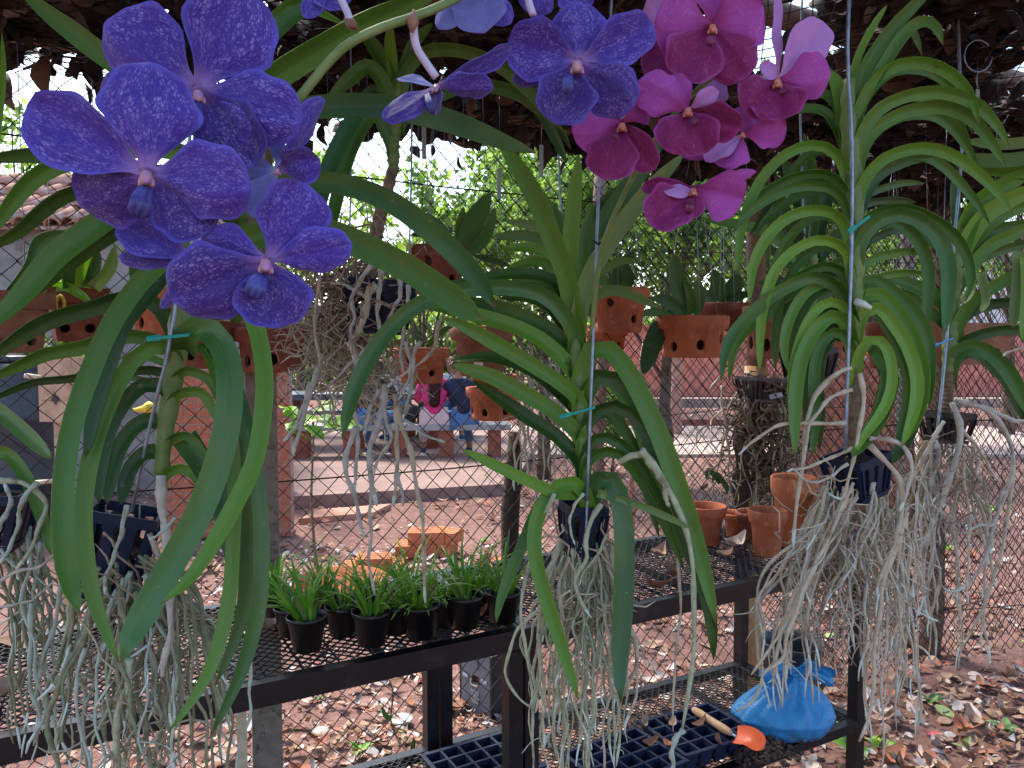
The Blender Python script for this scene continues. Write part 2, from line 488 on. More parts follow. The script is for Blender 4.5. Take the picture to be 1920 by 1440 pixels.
# pale swept paths and kerb beyond the yard on the right
M['path'] = simple('pale_concrete_path', (.44, .33, .285), (.34, .24, .205), 2.5, .9, .3, 60, stain=(.26, .14, .11), sscale=5)
mb = MB().box((4.2, 12.4, .02), (9.0, 3.6, .05)); tag(put('path', mb, M['path'], smooth=False), kind='structure')
mb = MB().box((7.5, 20.3, .03), (14, 1.8, .06)); tag(put('path', mb, M['path'], smooth=False), kind='structure')
M['kerb'] = simple('kerb_concrete', (.34, .26, .23), (.26, .20, .18), 4, .9, .3, 50)
mb = MB()
tag(put('kerb', MB().box((6.4, 18.9, .09), (11, .25, .24)), M['kerb'], smooth=False), kind='structure')
M['redpaint'] = simple('faded_red_paint', (.33, .10, .075), (.26, .08, .06), 5, .85, .2, 60)
tag(put('kerb', MB().box((4.4, 14.5, .06), (8.6, .14, .16)), M['redpaint'], smooth=False), kind='structure')

# ------------------------------------------------------------------ leaf litter
LIT = [simple('dry_leaf_tan', (.36,.24,.17), (.28,.17,.11), 30, .85), simple('dry_leaf_brown', (.22,.105,.06), (.15,.07,.04), 30, .85),
       simple('dry_leaf_pale', (.54,.45,.39), (.42,.33,.28), 30, .85), simple('dry_leaf_rust', (.38,.15,.08), (.28,.10,.06), 30, .8),
       simple('dry_leaf_grey', (.40,.37,.36), (.30,.26,.25), 30, .9), simple('red_petal_scrap', (.62,.05,.08), (.5,.04,.06), 30, .7),
       simple('fallen_green_leaf', (.16,.24,.08), (.22,.30,.10), 30, .7)]
def dry_leaf(mb, c, L_, W_, az, pitch, rollv, curl, mi, r):
    q = Quaternion((0,0,1), az) @ Quaternion((0,1,0), pitch) @ Quaternion((1,0,0), rollv)
    b = len(mb.v); rows = 5
    for i in range(rows):
        t = i/(rows-1); w = W_*math.sin(math.pi*min(max(t,.06),.96)**.8)
        zc = curl*L_*((t-.5)**2*2.2)
        for u in (-1, 0, 1):
            jz = r.uniform(-.1, .1)*W_
            mb.v.append(Vector(c)+q @ Vector(((t-.5)*L_, u*w, zc+abs(u)*w*curl*.9+jz)))
    for i in range(rows-1):
        for j in range(2):
            mb.face([b+i*3+j, b+i*3+j+1, b+(i+1)*3+j+1, b+(i+1)*3+j], mi=mi)
mb = MB()
def litter(n, fx, sx=(.02, .055), weights=(30,16,16,10,10,1.2,1.5)):
    for _ in range(n):
        x, y = fx()
        L_ = rg.uniform(*sx)*2*rg.choice((.3,.45,.6,.8,1))
        mi = rg.choices(range(7), weights)[0]
        if mi == 5: L_ *= .6
        dry_leaf(mb, (x, y, rg.uniform(.004,.03)), L_, L_*rg.uniform(.16,.34), rg.uniform(0,6.28), rg.uniform(-.35,.35), rg.uniform(-.5,.5), rg.uniform(-.6,1.0), mi, rg)
litter(4200, lambda: (rg.uniform(-2.6, 3.2), rg.uniform(1.8, 6.0)))
litter(2200, lambda: (rg.uniform(-4, 6.5), rg.uniform(5, 12)), (.025, .07))
litter(1100, lambda: (rg.uniform(.9, 3.0), rg.uniform(2.3, 3.6)), (.022, .066))
litter(1300, lambda: (rg.uniform(-1.2, 1.0), rg.uniform(2.3, 3.7)), (.015, .045))
litter(900, lambda: (rg.uniform(-5, 12), rg.uniform(12, 22)), (.04, .09), (20,8,30,10,10,0,3))
tag(put('leaf_litter', mb, LIT), 'dry brown and pale leaves scattered over the red earth', 'leaf litter', kind='stuff')
# crumbs of earth and twigs
mb = MB()
for _ in range(1600):
    x, y = rg.uniform(-2.4, 3), rg.uniform(1.8, 5.5)
    s = rg.uniform(.004, .014)
    mb.box((x, y, s*.3), (s*rg.uniform(.6,1.6), s*rg.uniform(.6,1.6), s*.8), Matrix.Rotation(rg.uniform(0,3), 3, Vector((rg.random(), rg.random(), rg.random()+.1)).normalized()), mi=rg.choice((0,0,1)))
for _ in range(120):
    x, y = rg.uniform(-2.4, 3), rg.uniform(1.9, 6); a = rg.uniform(0, 6.28); l = rg.uniform(.06,.22)
    p = Vector((x, y, .012)); q = p+Vector((math.cos(a)*l, math.sin(a)*l, rg.uniform(0,.02)))
    mb.tube([p, p.lerp(q,.5)+Vector((0,rg.uniform(-.01,.01),.006)), q], [.002,.0018,.001], 4, mi=2)
tag(put('earth_clods', mb, [M['earth'], LIT[1], M['rt_thin']], smooth=False), 'small clods and twigs on the red earth', 'debris', kind='stuff')

# ------------------------------------------------------------------ plant benches
def make_bench():
    t = root('plant_bench', BA, 'black steel mesh bench carrying the small potted seedlings', 'bench', 'black steel plant benches', BROT)
    LX, DY, ZT, ZS = 1.24, .53, .93, .41
    x0 = -.235
    def rail(z, h, nm):
        for (c, s) in (((x0+LX/2, .015, z-h/2), (LX, .03, h)), ((x0+LX/2, DY-.015, z-h/2), (LX, .03, h)),
                       ((x0+.015, DY/2, z-h/2), (.03, DY-.064, h)), ((x0+LX-.015, DY/2, z-h/2), (.03, DY-.064, h))):
            m_ = MB().box(c, s)
            put(nm, m_, M['steel'], t, False, smooth=False)
        for k in range(1, 4):
            put('crossbar', MB().box((x0+LX*k/4, DY/2, z-h+.008), (.02, DY-.064, .014)), M['steel'], t, False, smooth=False)
    rail(ZT, .048, 'rail'); rail(ZS, .03, 'rail')
    for x in (x0+.0195, x0+LX-.0195):
        for y in (.0205, DY-.0205):
            put('leg', MB().box((x, y, (ZT-.05)/2), (.037, .037, ZT-.052)), M['steel'], t, False, smooth=False)
    # crimped strands of the mesh top
    per, amp = .026, .0034
    n = int((LX-.05)/per)
    pts = []
    for i in range(n*4+1):
        pts.append((x0+.025+i*per/4, amp*(0, 1, 0, -1)[i % 4], amp*.6*(1, 0, -1, 0)[i % 4]))
    sm = MB().tube(pts, .0021, 4).mesh('strand'); sm.materials.append(M['mesh'])
    for z in (ZT+.003, ZS+.003):
        k = 0
        y = .034
        while y < DY-.03:
            o = put('strand', sm, None, t); o.location = (0 if k % 2 == 0 else per/2-.0, y, z)
            y += .0138; k += 1
    rm = MB().tube([(0, .03, 0), (0, DY-.03, 0)], .0026, 5).mesh('rod'); rm.materials.append(M['mesh'])
    for z in (ZT+.0005, ZS+.0005):
        x = x0+.06
        while x < x0+LX-.04:
            o = put('rod', rm, None, t); o.location = (x, 0, z); x += .075
    return t
bench1 = make_bench()
bench2 = copy_tree(bench1)
bench2.location = BA + BU*1.2445
bench2['label'] = 'black steel mesh bench with clay pots above and the blue bag on its lower shelf'

# ------------------------------------------------------------------ chain-link fences
def chain_fence(loc, rz, x0, x1, h, pitch, label, posts=(), rad=.0021, lines=(.25, 1.2, 2.1), seed=0, group='chain link fences'):
    t = root('chain_link_fence', loc, label, 'fence', group, rz)
    n = int(h/(pitch/2)); pts = []
    r = random.Random(seed)
    for i in range(n+1):
        pts.append((pitch*.52*(-.5 if i % 2 == 0 else .5)+r.uniform(-.0012,.0012), .002*(1 if i % 2 else -1), .02+i*pitch/2))
    wm = MB().tube(pts, rad, 4).mesh('zigzag_wire', smooth=False); wm.materials.append(M['wire_d'])
    x = x0; k = 0
    while x < x1:
        o = put('zigzag_wire', wm, None, t)
        o.location = (x, .012*math.sin(x*2.1+seed)+r.uniform(-.001,.001), .004*math.sin(x*3+seed)); x += pitch/2; k += 1
        o.rotation_euler = (0, 0, math.pi if k % 2 else 0)
    for z in lines:
        pl = [(x0+(x1-x0)*i/14, .006*math.sin(i*1.3)+.004, z+.012*math.sin(i*.9+seed)) for i in range(15)]
        put('tension_wire', MB().tube(pl, rad*1.2, 5), M['wire_d'], t, False)
    return t
FN = .74
fence1 = chain_fence(BA+BN*FN, BROT, -1.0, 6.4, 2.3, .067, 'rusty chain link fence standing just behind the black benches', seed=1)
fence2 = chain_fence(BA+BU*2.75+BN*.95, BROT-R(13), 0, 3.6, 2.3, .072, 'second chain link fence close behind the first at the far right', seed=4)
fence3 = chain_fence(BA+BU*1.9+BN*1.9, BROT-R(6), 0, 3.0, 2.3, .067, 'second layer of chain link beyond the right end of the benches', seed=7)

# fence posts
M['greywood'] = simple('weathered_grey_post', (.22,.185,.155), (.155,.13,.105), 26, .9, .8, 90, stain=(.05,.04,.035), sscale=38, bdist=.004)
M['palewood'] = simple('pale_timber', (.56,.47,.34), (.45,.36,.25), 30, .85, .4, 90)
M['tanwood'] = simple('tan_log', (.44,.27,.12), (.34,.19,.085), 16, .85, .6, 60, stain=(.22,.12,.06), sscale=14)
M['brownlog'] = simple('brown_log', (.21,.125,.085), (.15,.09,.065), 20, .9, .8, 70, stain=(.30,.22,.17), sscale=18, bdist=.004)
dd = bd(487, .70)
bp = P(494, 1000, dd); bp.z = 0
t = root('fence_post', bp, 'square weathered grey fence post with a pale batten on its left', 'post')
put('post', MB().box(bp+Vector((0,0,1.17)), (.080,.080,2.34), Matrix.Rotation(R(20),3,'Z')), M['greywood'], t, smooth=False)
b2 = P(462, 900, dd-.03)
put('batten', MB().box(Vector((b2.x,b2.y,1.55)), (.022,.03,.56), Matrix.Rotation(R(20),3,'Z')), M['palewood'], t, smooth=False)
b2 = P(452, 1300, dd-.05)
put('batten', MB().box(Vector((b2.x,b2.y,.42)), (.026,.03,.78), Matrix.Rotation(R(20),3,'Z')), M['palewood'], t, smooth=False)
dd = bd(1413, .70)
bp = P(1413, 900, dd); bp.z = 0
t = root('fence_post', bp, 'round tan timber post carrying the black moss basket', 'post')
mb = MB(); mb2 = MB()
pl = [bp+Vector((.008*math.sin(i*1.1), .006*math.cos(i), i*.125)) for i in range(20)]
mb.tube(pl[:13], [.043+.003*math.sin(i*2.2) for i in range(13)], 14)
mb2.tube(pl[12:], [.038+.003*math.sin(i*1.7) for i in range(8)], 14)
put('log', mb, M['tanwood'], t); put('upper_log', mb2, M['brownlog'], t)

# far posts and trunks
def pole(name, label, cat, xp, d, y_top, r0, mat, group=None, r1=None, lean=0):
    p = P(xp, 700, d); p.z = 0
    top = P(xp, y_top, d).z
    t = root(name, p, label, cat, group)
    n = 14
    mb = MB().tube([p+Vector((.02*math.sin(i*.9)+lean*i/n, 0, top*i/n)) for i in range(n+1)], [r0+((r1 or r0)-r0)*i/n+.004*math.sin(i*2.3) for i in range(n+1)], 12)
    put('pole', mb, mat, t)
    return t
pole('timber_pole', 'thin brown timber pole behind the red flowered orchid', 'pole', 1127, 4.6, 300, .040, M['brownlog'])
pole('timber_pole', 'blotched brown pole under the leafy roof at the right', 'pole', 1756, 3.9, 240, .055, M['brownlog'])
pole('timber_pole', 'pale grey pole before the white building', 'pole', 1697, 6.5, 330, .055, M['greywood'])
pole('timber_pole', 'thin pinkish pole in front of the salmon wall', 'pole', 1268, 13, 640, .09, simple('pink_pole', (.40,.22,.18), (.30,.17,.15), 8, .9))
pole('timber_pole', 'reddish slanting pole beyond the fence by the long green leaves', 'pole', 1180, 5.8, 640, .022, simple('red_pole', (.36,.17,.12), (.27,.12,.09), 8, .9), lean=.12)
pole('timber_pole', 'red brown stake showing between the roots at the far right', 'pole', 1712, 4.0, 760, .03, M['brownlog'])

# ------------------------------------------------------------------ leafy roof on netting
ROOFZ = 2.33
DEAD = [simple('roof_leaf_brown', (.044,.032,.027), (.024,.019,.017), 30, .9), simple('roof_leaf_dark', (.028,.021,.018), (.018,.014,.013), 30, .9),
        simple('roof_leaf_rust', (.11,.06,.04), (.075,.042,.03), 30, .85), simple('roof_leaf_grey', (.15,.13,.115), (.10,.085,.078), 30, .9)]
rr = random.Random(11)
t = root('leafy_roof', B(1.2, .3, ROOFZ), 'dark sagging roof of dry leaves heaped on wire netting overhead', 'roof')
def roof_z(s, n):
    return ROOFZ - .05*math.sin(max(0, min(1, (n+.5)/1.4))*math.pi) + .12*sst(-.6, -2.6, n)*0 + .05*noise.noise((s*1.6, n*1.6, 2)) - .05*sst(.6, 1.1, n)*(1+noise.noise((s*2.5, 1, 7)))
mb = MB()
S0, S1, N0, N1 = -2.0, 4.2, -1.3, .98
st = .05
k = 0
for dirn in (1, -1):
    c = N0-S1 if dirn == 1 else S0+N0
    c0, c1 = (N0-S1, N1-S0) if dirn == 1 else (S0+N0, S1+N1)
    c = c0
    while c < c1:
        run = []
        q = 0
        while q <= (N1-N0):
            n_ = N0+q; s_ = (n_-c) if dirn == 1 else (c-n_)
            if S0 <= s_ <= S1:
                p = B(s_, n_, roof_z(s_, n_)); p.x += rr.uniform(-.006,.006); p.y += rr.uniform(-.006,.006)
                run.append(p)
            q += .07
        if len(run) > 2: mb.tube(run, .0016, 3, caps=False)
        c += .066
for _ in range(26):
    s_ = rr.uniform(S0, S1); n_ = rr.uniform(N0, .5); a = rr.uniform(-1, 1)
    mb.tube([B(s_+a*q*.12, n_+q*.09, roof_z(s_, n_)-.01+rr.uniform(-.02,.02)) for q in range(6)], rr.uniform(.002,.005), 4)
tag(put('netting', mb, M['wire_d'], t), kind='stuff')
mb = MB()
def dens(s, n):
    if n > .93: return .25
    g = noise.noise((s*1.5+3, n*1.7, 5))
    v = .62+1.0*g
    if s < -.1 and n > .35: v -= .25
    return v
cnt = 0
NEARR = 11500
while cnt < NEARR+1500:
    if cnt < NEARR: s_, n_ = rr.uniform(-1.2, 4.1), rr.uniform(-.6, N1)
    else:
        s_, n_ = rr.uniform(S0, S1), rr.uniform(N0, -.4)  # unseen roof overhead, extended and kept sparse to shape light on the plants
    if rr.random() > dens(s_, n_): continue
    h = abs(rr.gauss(0, .045))
    L_ = rr.uniform(.05, .115) if cnt < NEARR else rr.uniform(.06, .12)
    dry_leaf(mb, B(s_, n_, roof_z(s_, n_)+.01+h), L_, L_*rr.uniform(.22,.4), rr.uniform(0,6.28), rr.uniform(-.8,.8), rr.uniform(-.9,.9), rr.uniform(-.7,1.2), rr.choices(range(4), (10,9,3,1.6))[0], rr)
    cnt += 1
for _ in range(260):   # leaves and scraps caught hanging below the edge
    s_ = rr.uniform(S0, S1); n_ = rr.uniform(.5, N1)
    z = roof_z(s_, n_)-abs(rr.gauss(0, .05))
    L_ = rr.uniform(.04,.10)
    dry_leaf(mb, B(s_, n_, z), L_, L_*.3, rr.uniform(0,6.28), rr.uniform(.7,1.6), rr.uniform(-1,1), rr.uniform(-.5,1), rr.choices(range(4), (8,10,4,2))[0], rr)
tag(put('dry_leaves', mb, DEAD, t), kind='stuff')
mb = MB()
for (n_, z) in ((.72, ROOFZ+.03), (-.2, ROOFZ+.06), (-1.2, ROOFZ+.06)):
    put('roof_beam', MB().tube([B(S0, n_, z), B(1.3, n_, z-.02), B(S1, n_, z)], .03, 8), M['brownlog'], t)

# ------------------------------------------------------------------ brick walls
M['brick'] = simple('orange_brick', (.42,.125,.060), (.32,.085,.045), 9, .9, .5, 60, stain=(.46,.22,.14), sscale=7)
M['mortar'] = simple('mortar', (.36,.26,.21), (.28,.20,.17), 20, .95, .5, 80)
def brick_wall(loc, rz, w, h, dth, label, seed=0, bw=.21, bh=.062):
    t = root('brick_wall', loc, label, 'wall', 'low brick walls beyond the fence', rz)
    put('mortar_core', MB().box((w/2, dth/2, h/2), (w, dth-.014, h)), M['mortar'], t, False, smooth=False)
    bm_ = MB().box((0,0,0), (bw-.012, dth, bh-.011)).mesh('brick', smooth=False); bm_.materials.append(M['brick'])
    hm_ = MB().box((0,0,0), (bw/2-.012, dth, bh-.011)).mesh('half_brick', smooth=False); hm_.materials.append(M['brick'])
    r = random.Random(seed)
    n = 0
    for row in range(int(h/bh)):
        x = 0; z = row*bh+bh/2
        if row % 2: 
            o = put('brick', hm_, None, t); o.location = (bw/4, dth/2+r.uniform(-.004,.004), z); x = bw/2
        while x+bw <= w+.001:
            if n < 300:
                o = put('brick', bm_, None, t); o.location = (x+bw/2, dth/2+r.uniform(-.004,.004), z); n += 1
            x += bw
        if x+bw/2 <= w+.001:
            o = put('brick', hm_, None, t); o.location = (x+bw/4, dth/2+r.uniform(-.004,.004), z)
    return t
p = P(292, 700, 6.2); p.z = 0
brick_wall(p, R(4), 1.05, 1.42, .12, 'orange brick wall seen between the arching leaves at the left', 3)
p = P(1478, 700, 7.2); p.z = 0
brick_wall(p, R(-3), 1.05, 1.45, .12, 'orange brick wall glimpsed behind the right hand hanging orchid', 8)

# ------------------------------------------------------------------ small tiled house, dark tank, timber box at the left
M['plaster'] = simple('stained_grey_plaster', (.27,.255,.25), (.19,.18,.175), 3, .95, .4, 30, stain=(.10,.095,.09), sscale=4)
M['pinkplaster'] = simple('pink_plaster', (.50,.30,.26), (.42,.25,.22), 3, .95, .2, 30)
M['tile'] = simple('clay_roof_tile', (.36,.19,.14), (.25,.12,.09), 6, .9, .5, 50, stain=(.45,.36,.32), sscale=8)
M['glassd'] = simple('dark_window', (.02,.025,.03), (.03,.035,.04), 3, .12)
hp = P(160, 700, 8.0); hp.z = 0
t = root('small_house', hp, 'small grey plastered house with a clay tile roof behind the fence', 'house')
zt = P(160, 432, 8.0).z
put('wall', MB().box((hp.x-.9, hp.y+1.25, zt/2), (3.6, 2.5, zt)), M['plaster'], t, smooth=False)
put('gable', MB().hexa([(hp.x-2.7, hp.y+1.1, zt+.02), (hp.x+.9, hp.y+1.1, zt+.02), (hp.x+.9, hp.y+2.5, zt+.02), (hp.x-2.7, hp.y+2.5, zt+.02),
     (hp.x-2.7, hp.y+1.1, zt+.75), (hp.x+.9, hp.y+1.1, zt+.75), (hp.x+.9, hp.y+2.5, zt+.75), (hp.x-2.7, hp.y+2.5, zt+.75)]), M['pinkplaster'], t, smooth=False)
tm = MB()
segs = 8
for q in range(segs+1):
    a = math.pi*q/segs
    for (yy, r_) in ((0, .085), (.5, .07)):
        tm.v.append(Vector((r_*math.cos(a), yy, r_*math.sin(a))))
for q in range(segs):
    tm.face([q*2, q*2+1, q*2+3, q*2+2])
for q in range(segs+1):
    a = math.pi*q/segs
    for (yy, r_) in ((0, .070), (.5, .055)):
        tm.v.append(Vector((r_*math.cos(a), yy, r_*math.sin(a))))
o2 = (segs+1)*2
for q in range(segs):
    tm.face([o2+q*2, o2+q*2+2, o2+q*2+3, o2+q*2+1])
    tm.face([q*2, q*2+2, o2+q*2+2, o2+q*2])
tme = tm.mesh('roof_tile'); tme.materials.append(M['tile'])
r = random.Random(3)
for row in range(4):
    for c in range(24):
        o = put('roof_tile', tme, None, t)
        o.location = (-2.75+c*.162+r.uniform(-.01,.01), -.22+row*.42, zt+.01+row*.20+r.uniform(-.008,.008))
        o.rotation_euler = (R(24)+r.uniform(-.03,.03), 0, r.uniform(-.04,.04))
put('roof_slab', MB().hexa([(hp.x-2.8, hp.y-.2, zt-.03), (hp.x+1.05, hp.y-.2, zt-.03), (hp.x+1.05, hp.y+1.6, zt+.75), (hp.x-2.8, hp.y+1.6, zt+.75),
     (hp.x-2.8, hp.y-.2, zt), (hp.x+1.05, hp.y-.2, zt), (hp.x+1.05, hp.y+1.6, zt+.79), (hp.x-2.8, hp.y+1.6, zt+.79)]), M['tile'], t, smooth=False)
f = put('window', MB().box((hp.x-1.2, hp.y-.004, 1.2), (.7, .03, .7)), M['glassd'], t, smooth=False)
put('frame', MB().box((hp.x-1.2, hp.y-.012, 1.58), (.8, .05, .06)), M['palewood'], f, smooth=False)

tp = P(34, 900, 6.4); tp.z = 0
t = root('water_barrel', tp, 'dark blue black plastic barrel at the far left', 'barrel')
M['barrel'] = simple('dark_barrel', (.022,.024,.034), (.035,.038,.05), 5, .45, .1, 40)
mb = MB().lathe([(.24,0),(.265,.05),(.265,.45),(.275,.47),(.265,.49),(.265,.95),(.275,.97),(.265,.99),(.265,1.35),(.24,1.42),(.05,1.44)], tp, 28)
put('barrel_body', mb, M['barrel'], t)
put('lid', MB().lathe([(.20,1.43),(.21,1.445),(.21,1.475),(.19,1.485)], tp, 28), M['barrel'], t)

xp = P(104, 730, 4.4)
t = root('nest_box', Vector((xp.x, xp.y, 0)), 'pale wooden box on a stake marked with a dark spade shape', 'box')
M['boxwood'] = simple('box_wood', (.50,.33,.21), (.42,.26,.16), 12, .85, .3, 60, stain=(.26,.15,.10), sscale=12)
zc = xp.z
rot = Matrix.Rotation(R(-8),3,'Z')
for (dz, hh) in ((.125,.115),(0,.115),(-.125,.115)):
    put('board', MB().box((xp.x, xp.y, zc+dz), (.20,.018,hh+.006), rot), M['boxwood'], t, smooth=False)
put('side_board', MB().box((xp.x+.098, xp.y+.085, zc), (.016,.15,.365), rot), M['boxwood'], t, smooth=False)
put('side_board', MB().box((xp.x-.098, xp.y+.105, zc), (.016,.15,.365), rot), M['boxwood'], t, smooth=False)
put('stake', MB().box((xp.x, xp.y+.04, (zc-.19)/2), (.05,.05,zc-.192)), M['boxwood'], t, smooth=False)
sp = MB(); c = Vector((xp.x+.005, xp.y-.0115, zc-.055))
out = [(0,.032),(.012,.018),(.026,.004),(.027,-.010),(.016,-.016),(.005,-.010),(.010,-.030),(-.010,-.030),(-.005,-.010),(-.016,-.016),(-.027,-.010),(-.026,.004),(-.012,.018)]
for yy in (0, -.0022):
    for (a, b_) in out: sp.v.append(c + rot @ Vector((a, yy, b_)))
n = len(out)
sp.face(list(range(n, 2*n))[::-1])
for i in range(n): sp.face([i, (i+1) % n, n+(i+1) % n, n+i])
put('spade_mark', sp, simple('dark_stain', (.05,.03,.025)), t, smooth=False)
t = root('wooden_peg', P(62, 705, 4.2), 'short pale wooden peg sticking out beside the spade marked box', 'peg')
put('peg', MB().tube([P(46, 704, 4.2), P(76, 708, 4.25)], .014, 10), M['palewood'], t)
t = root('wooden_peg', P(75, 904, 4.2), 'pale wooden rod low behind the arching leaves at the left', 'peg')
put('peg', MB().tube([P(62, 905, 4.2), P(98, 902, 4.2)], .012, 10), M['palewood'], t)
M['yel'] = simple('yellow_plastic', (.70,.52,.03), (.62,.44,.02), 12, .4)
t = root('yellow_float', P(280, 770, 3.4), 'yellow plastic bulb with a pointed end hung on the fence', 'float')
mb = MB().tube(cr([P(250,768,3.4),P(262,768,3.4),P(276,765,3.4),P(290,762,3.4)], 10), [.006,.008,.011,.014,.014,.017,.022,.027,.028,.02,.006], 10)
put('bulb', mb, M['yel'], t)
put('strap', MB().box(P(297, 805, 3.4), (.02,.006,.13)), M['yel'], t, smooth=False)

# salmon wall and white building far right
M['salmon'] = simple('salmon_plaster', (.58,.20,.155), (.50,.165,.13), 2, .9, .2, 40, stain=(.62,.34,.28), sscale=2)
sp0 = P(1115, 720, 22.5); sp0.z = 0
t = root('garden_wall', sp0, 'long salmon pink garden wall beyond the yard', 'wall')
put('wall', MB().box((sp0.x+8, sp0.y, 1.0), (16.5, .2, 2.0)), M['salmon'], t, smooth=False)
put('coping', MB().box((sp0.x+8, sp0.y, 2.03), (16.6, .3, .06)), M['salmon'], t, smooth=False)
M['white'] = simple('white_paint', (.80,.79,.76), (.72,.71,.69), 2, .8)
wp = P(1600, 600, 24.5); wp.z = 0
t = root('white_building', wp, 'low white building with dark window bands behind the right orchids', 'building')
zt = P(1600, 452, 24.5).z
put('wall', MB().box((wp.x+4.0, wp.y+2.0, zt/2), (9.5, 4, zt)), M['white'], t, smooth=False)
put('roof', MB().box((wp.x+4.0, wp.y+1.9, zt+.12), (10.1, 4.8, .2)), M['plaster'], t, smooth=False)
for k in range(6):
    wx = wp.x+.2+k*1.55
    f = put('window', MB().box((wx, wp.y-.01, zt-.75), (1.15, .06, .62)), M['white'], t, smooth=False)
    put('pane', MB().box((wx, wp.y-.045, zt-.75), (1.0, .02, .5)), M['glassd'], f, smooth=False)

# ------------------------------------------------------------------ picnic shelter floor, table, benches
M['slab'] = simple('shelter_floor', (.27,.17,.145), (.205,.13,.11), 2.5, .85, .2, 30, stain=(.20,.13,.115), sscale=2)
M['slabface'] = simple('shelter_floor_edge', (.42,.22,.155), (.36,.18,.125), 4, .9, .2, 30)
pl = MB()
c0, c1 = P(470, 955, 7.3), P(965, 920, 8.1)
x0_, y0_, x1_, y1_ = c0.x, c0.y, c1.x, c1.y
pl.hexa([(x0_,y0_,-.02),(x1_,y1_,-.02),(x1_+.5,13.0,-.02),(x0_-1.2,13.0,-.02),(x0_,y0_,.115),(x1_,y1_,.115),(x1_+.5,13.0,.115),(x0_-1.2,13.0,.115)])
tag(put('pavement', pl, M['slab'], smooth=False), 'raised concrete floor of the picnic shelter', kind='structure')
q0, q1 = P(560, 985, 6.75), P(700, 975, 7.0)
tag(put('step', MB().hexa([(q0.x,q0.y,-.02),(q1.x,q1.y,-.02),(q1.x+.1,q1.y+.38,-.02),(q0.x+.1,q0.y+.38,-.02),(q0.x,q0.y,.055),(q1.x,q1.y,.055),(q1.x+.1,q1.y+.38,.055),(q0.x+.1,q0.y+.38,.055)]), M['slabface'], smooth=False), kind='structure')
M['concrete'] = simple('grey_concrete_slab', (.33,.33,.34), (.26,.26,.275), 5, .8, .3, 40)
M['redleg'] = simple('red_brick_leg', (.33,.105,.062), (.26,.08,.05), 8, .9, .4, 50)
FZ = .115
def seat_bench(xa, xb, d, yz, label, n=4, name='picnic_bench', th=.07, dep=.36, cat='bench'):
    a, b_ = P(xa, 800, d), P(xb, 800, d+.15)
    t = root(name, Vector((a.x, a.y, FZ)), label, cat)
    z = yz
    dv = (b_-a); dv.z = 0; u = dv.normalized(); nn = Vector((-u.y, u.x, 0))
    def q(s, w, zz): return Vector((a.x, a.y, zz))+u*s+nn*w
    L_ = dv.length
    put('slab', MB().hexa([q(0,0,z-th),q(L_,0,z-th),q(L_,dep,z-th),q(0,dep,z-th),q(0,0,z),q(L_,0,z),q(L_,dep,z),q(0,dep,z)]), M['concrete'], t, smooth=False)
    for k in range(n):
        s = L_*(.06+.84*k/(n-1))
        put('leg', MB().hexa([q(s,.05,FZ),q(s+.17,.05,FZ),q(s+.17,dep-.05,FZ),q(s,dep-.05,FZ),q(s,.05,z-th-.002),q(s+.17,.05,z-th-.002),q(s+.17,dep-.05,z-th-.002),q(s,dep-.05,z-th-.002)]), M['redleg'], t, smooth=False)
    return t
SEATZ = FZ+.42
seat_bench(522, 958, 9.75, SEATZ, 'long grey concrete bench on red legs where the people sit', 5)
M['tabletop'] = simple('dark_table_slab', (.10,.12,.15), (.07,.085,.11), 5, .35)
tt = seat_bench(505, 830, 10.55, FZ+.76, 'dark topped concrete picnic table in front of the seated people', 3, 'picnic_table', .08, .8, 'table')
for c in tt.children:
    if c.name.startswith('slab'):
        c.data.materials.clear(); c.data.materials.append(M['tabletop'])
seat_bench(520, 900, 11.9, SEATZ, 'far concrete bench on the other side of the picnic table', 4)
pp = P(703, 900, 8.7)
for (xx, d_, lab) in ((531, 7.6, 'orange brick pillar of the shelter beside the grey fence post'), ):
    p = P(xx, 900, d_)
    t = root('brick_pillar', Vector((p.x, p.y, FZ)), lab, 'pillar')
    for k in range(24):
        z = FZ+.045+k*.09
        put('brick', MB().box((p.x, p.y, z), (.16+.004*(k%2), .16, .082)), M['brick'], t, smooth=False)
    put('mortar_core', MB().box((p.x, p.y, FZ+1.1), (.145, .145, 2.2)), M['mortar'], t, smooth=False)

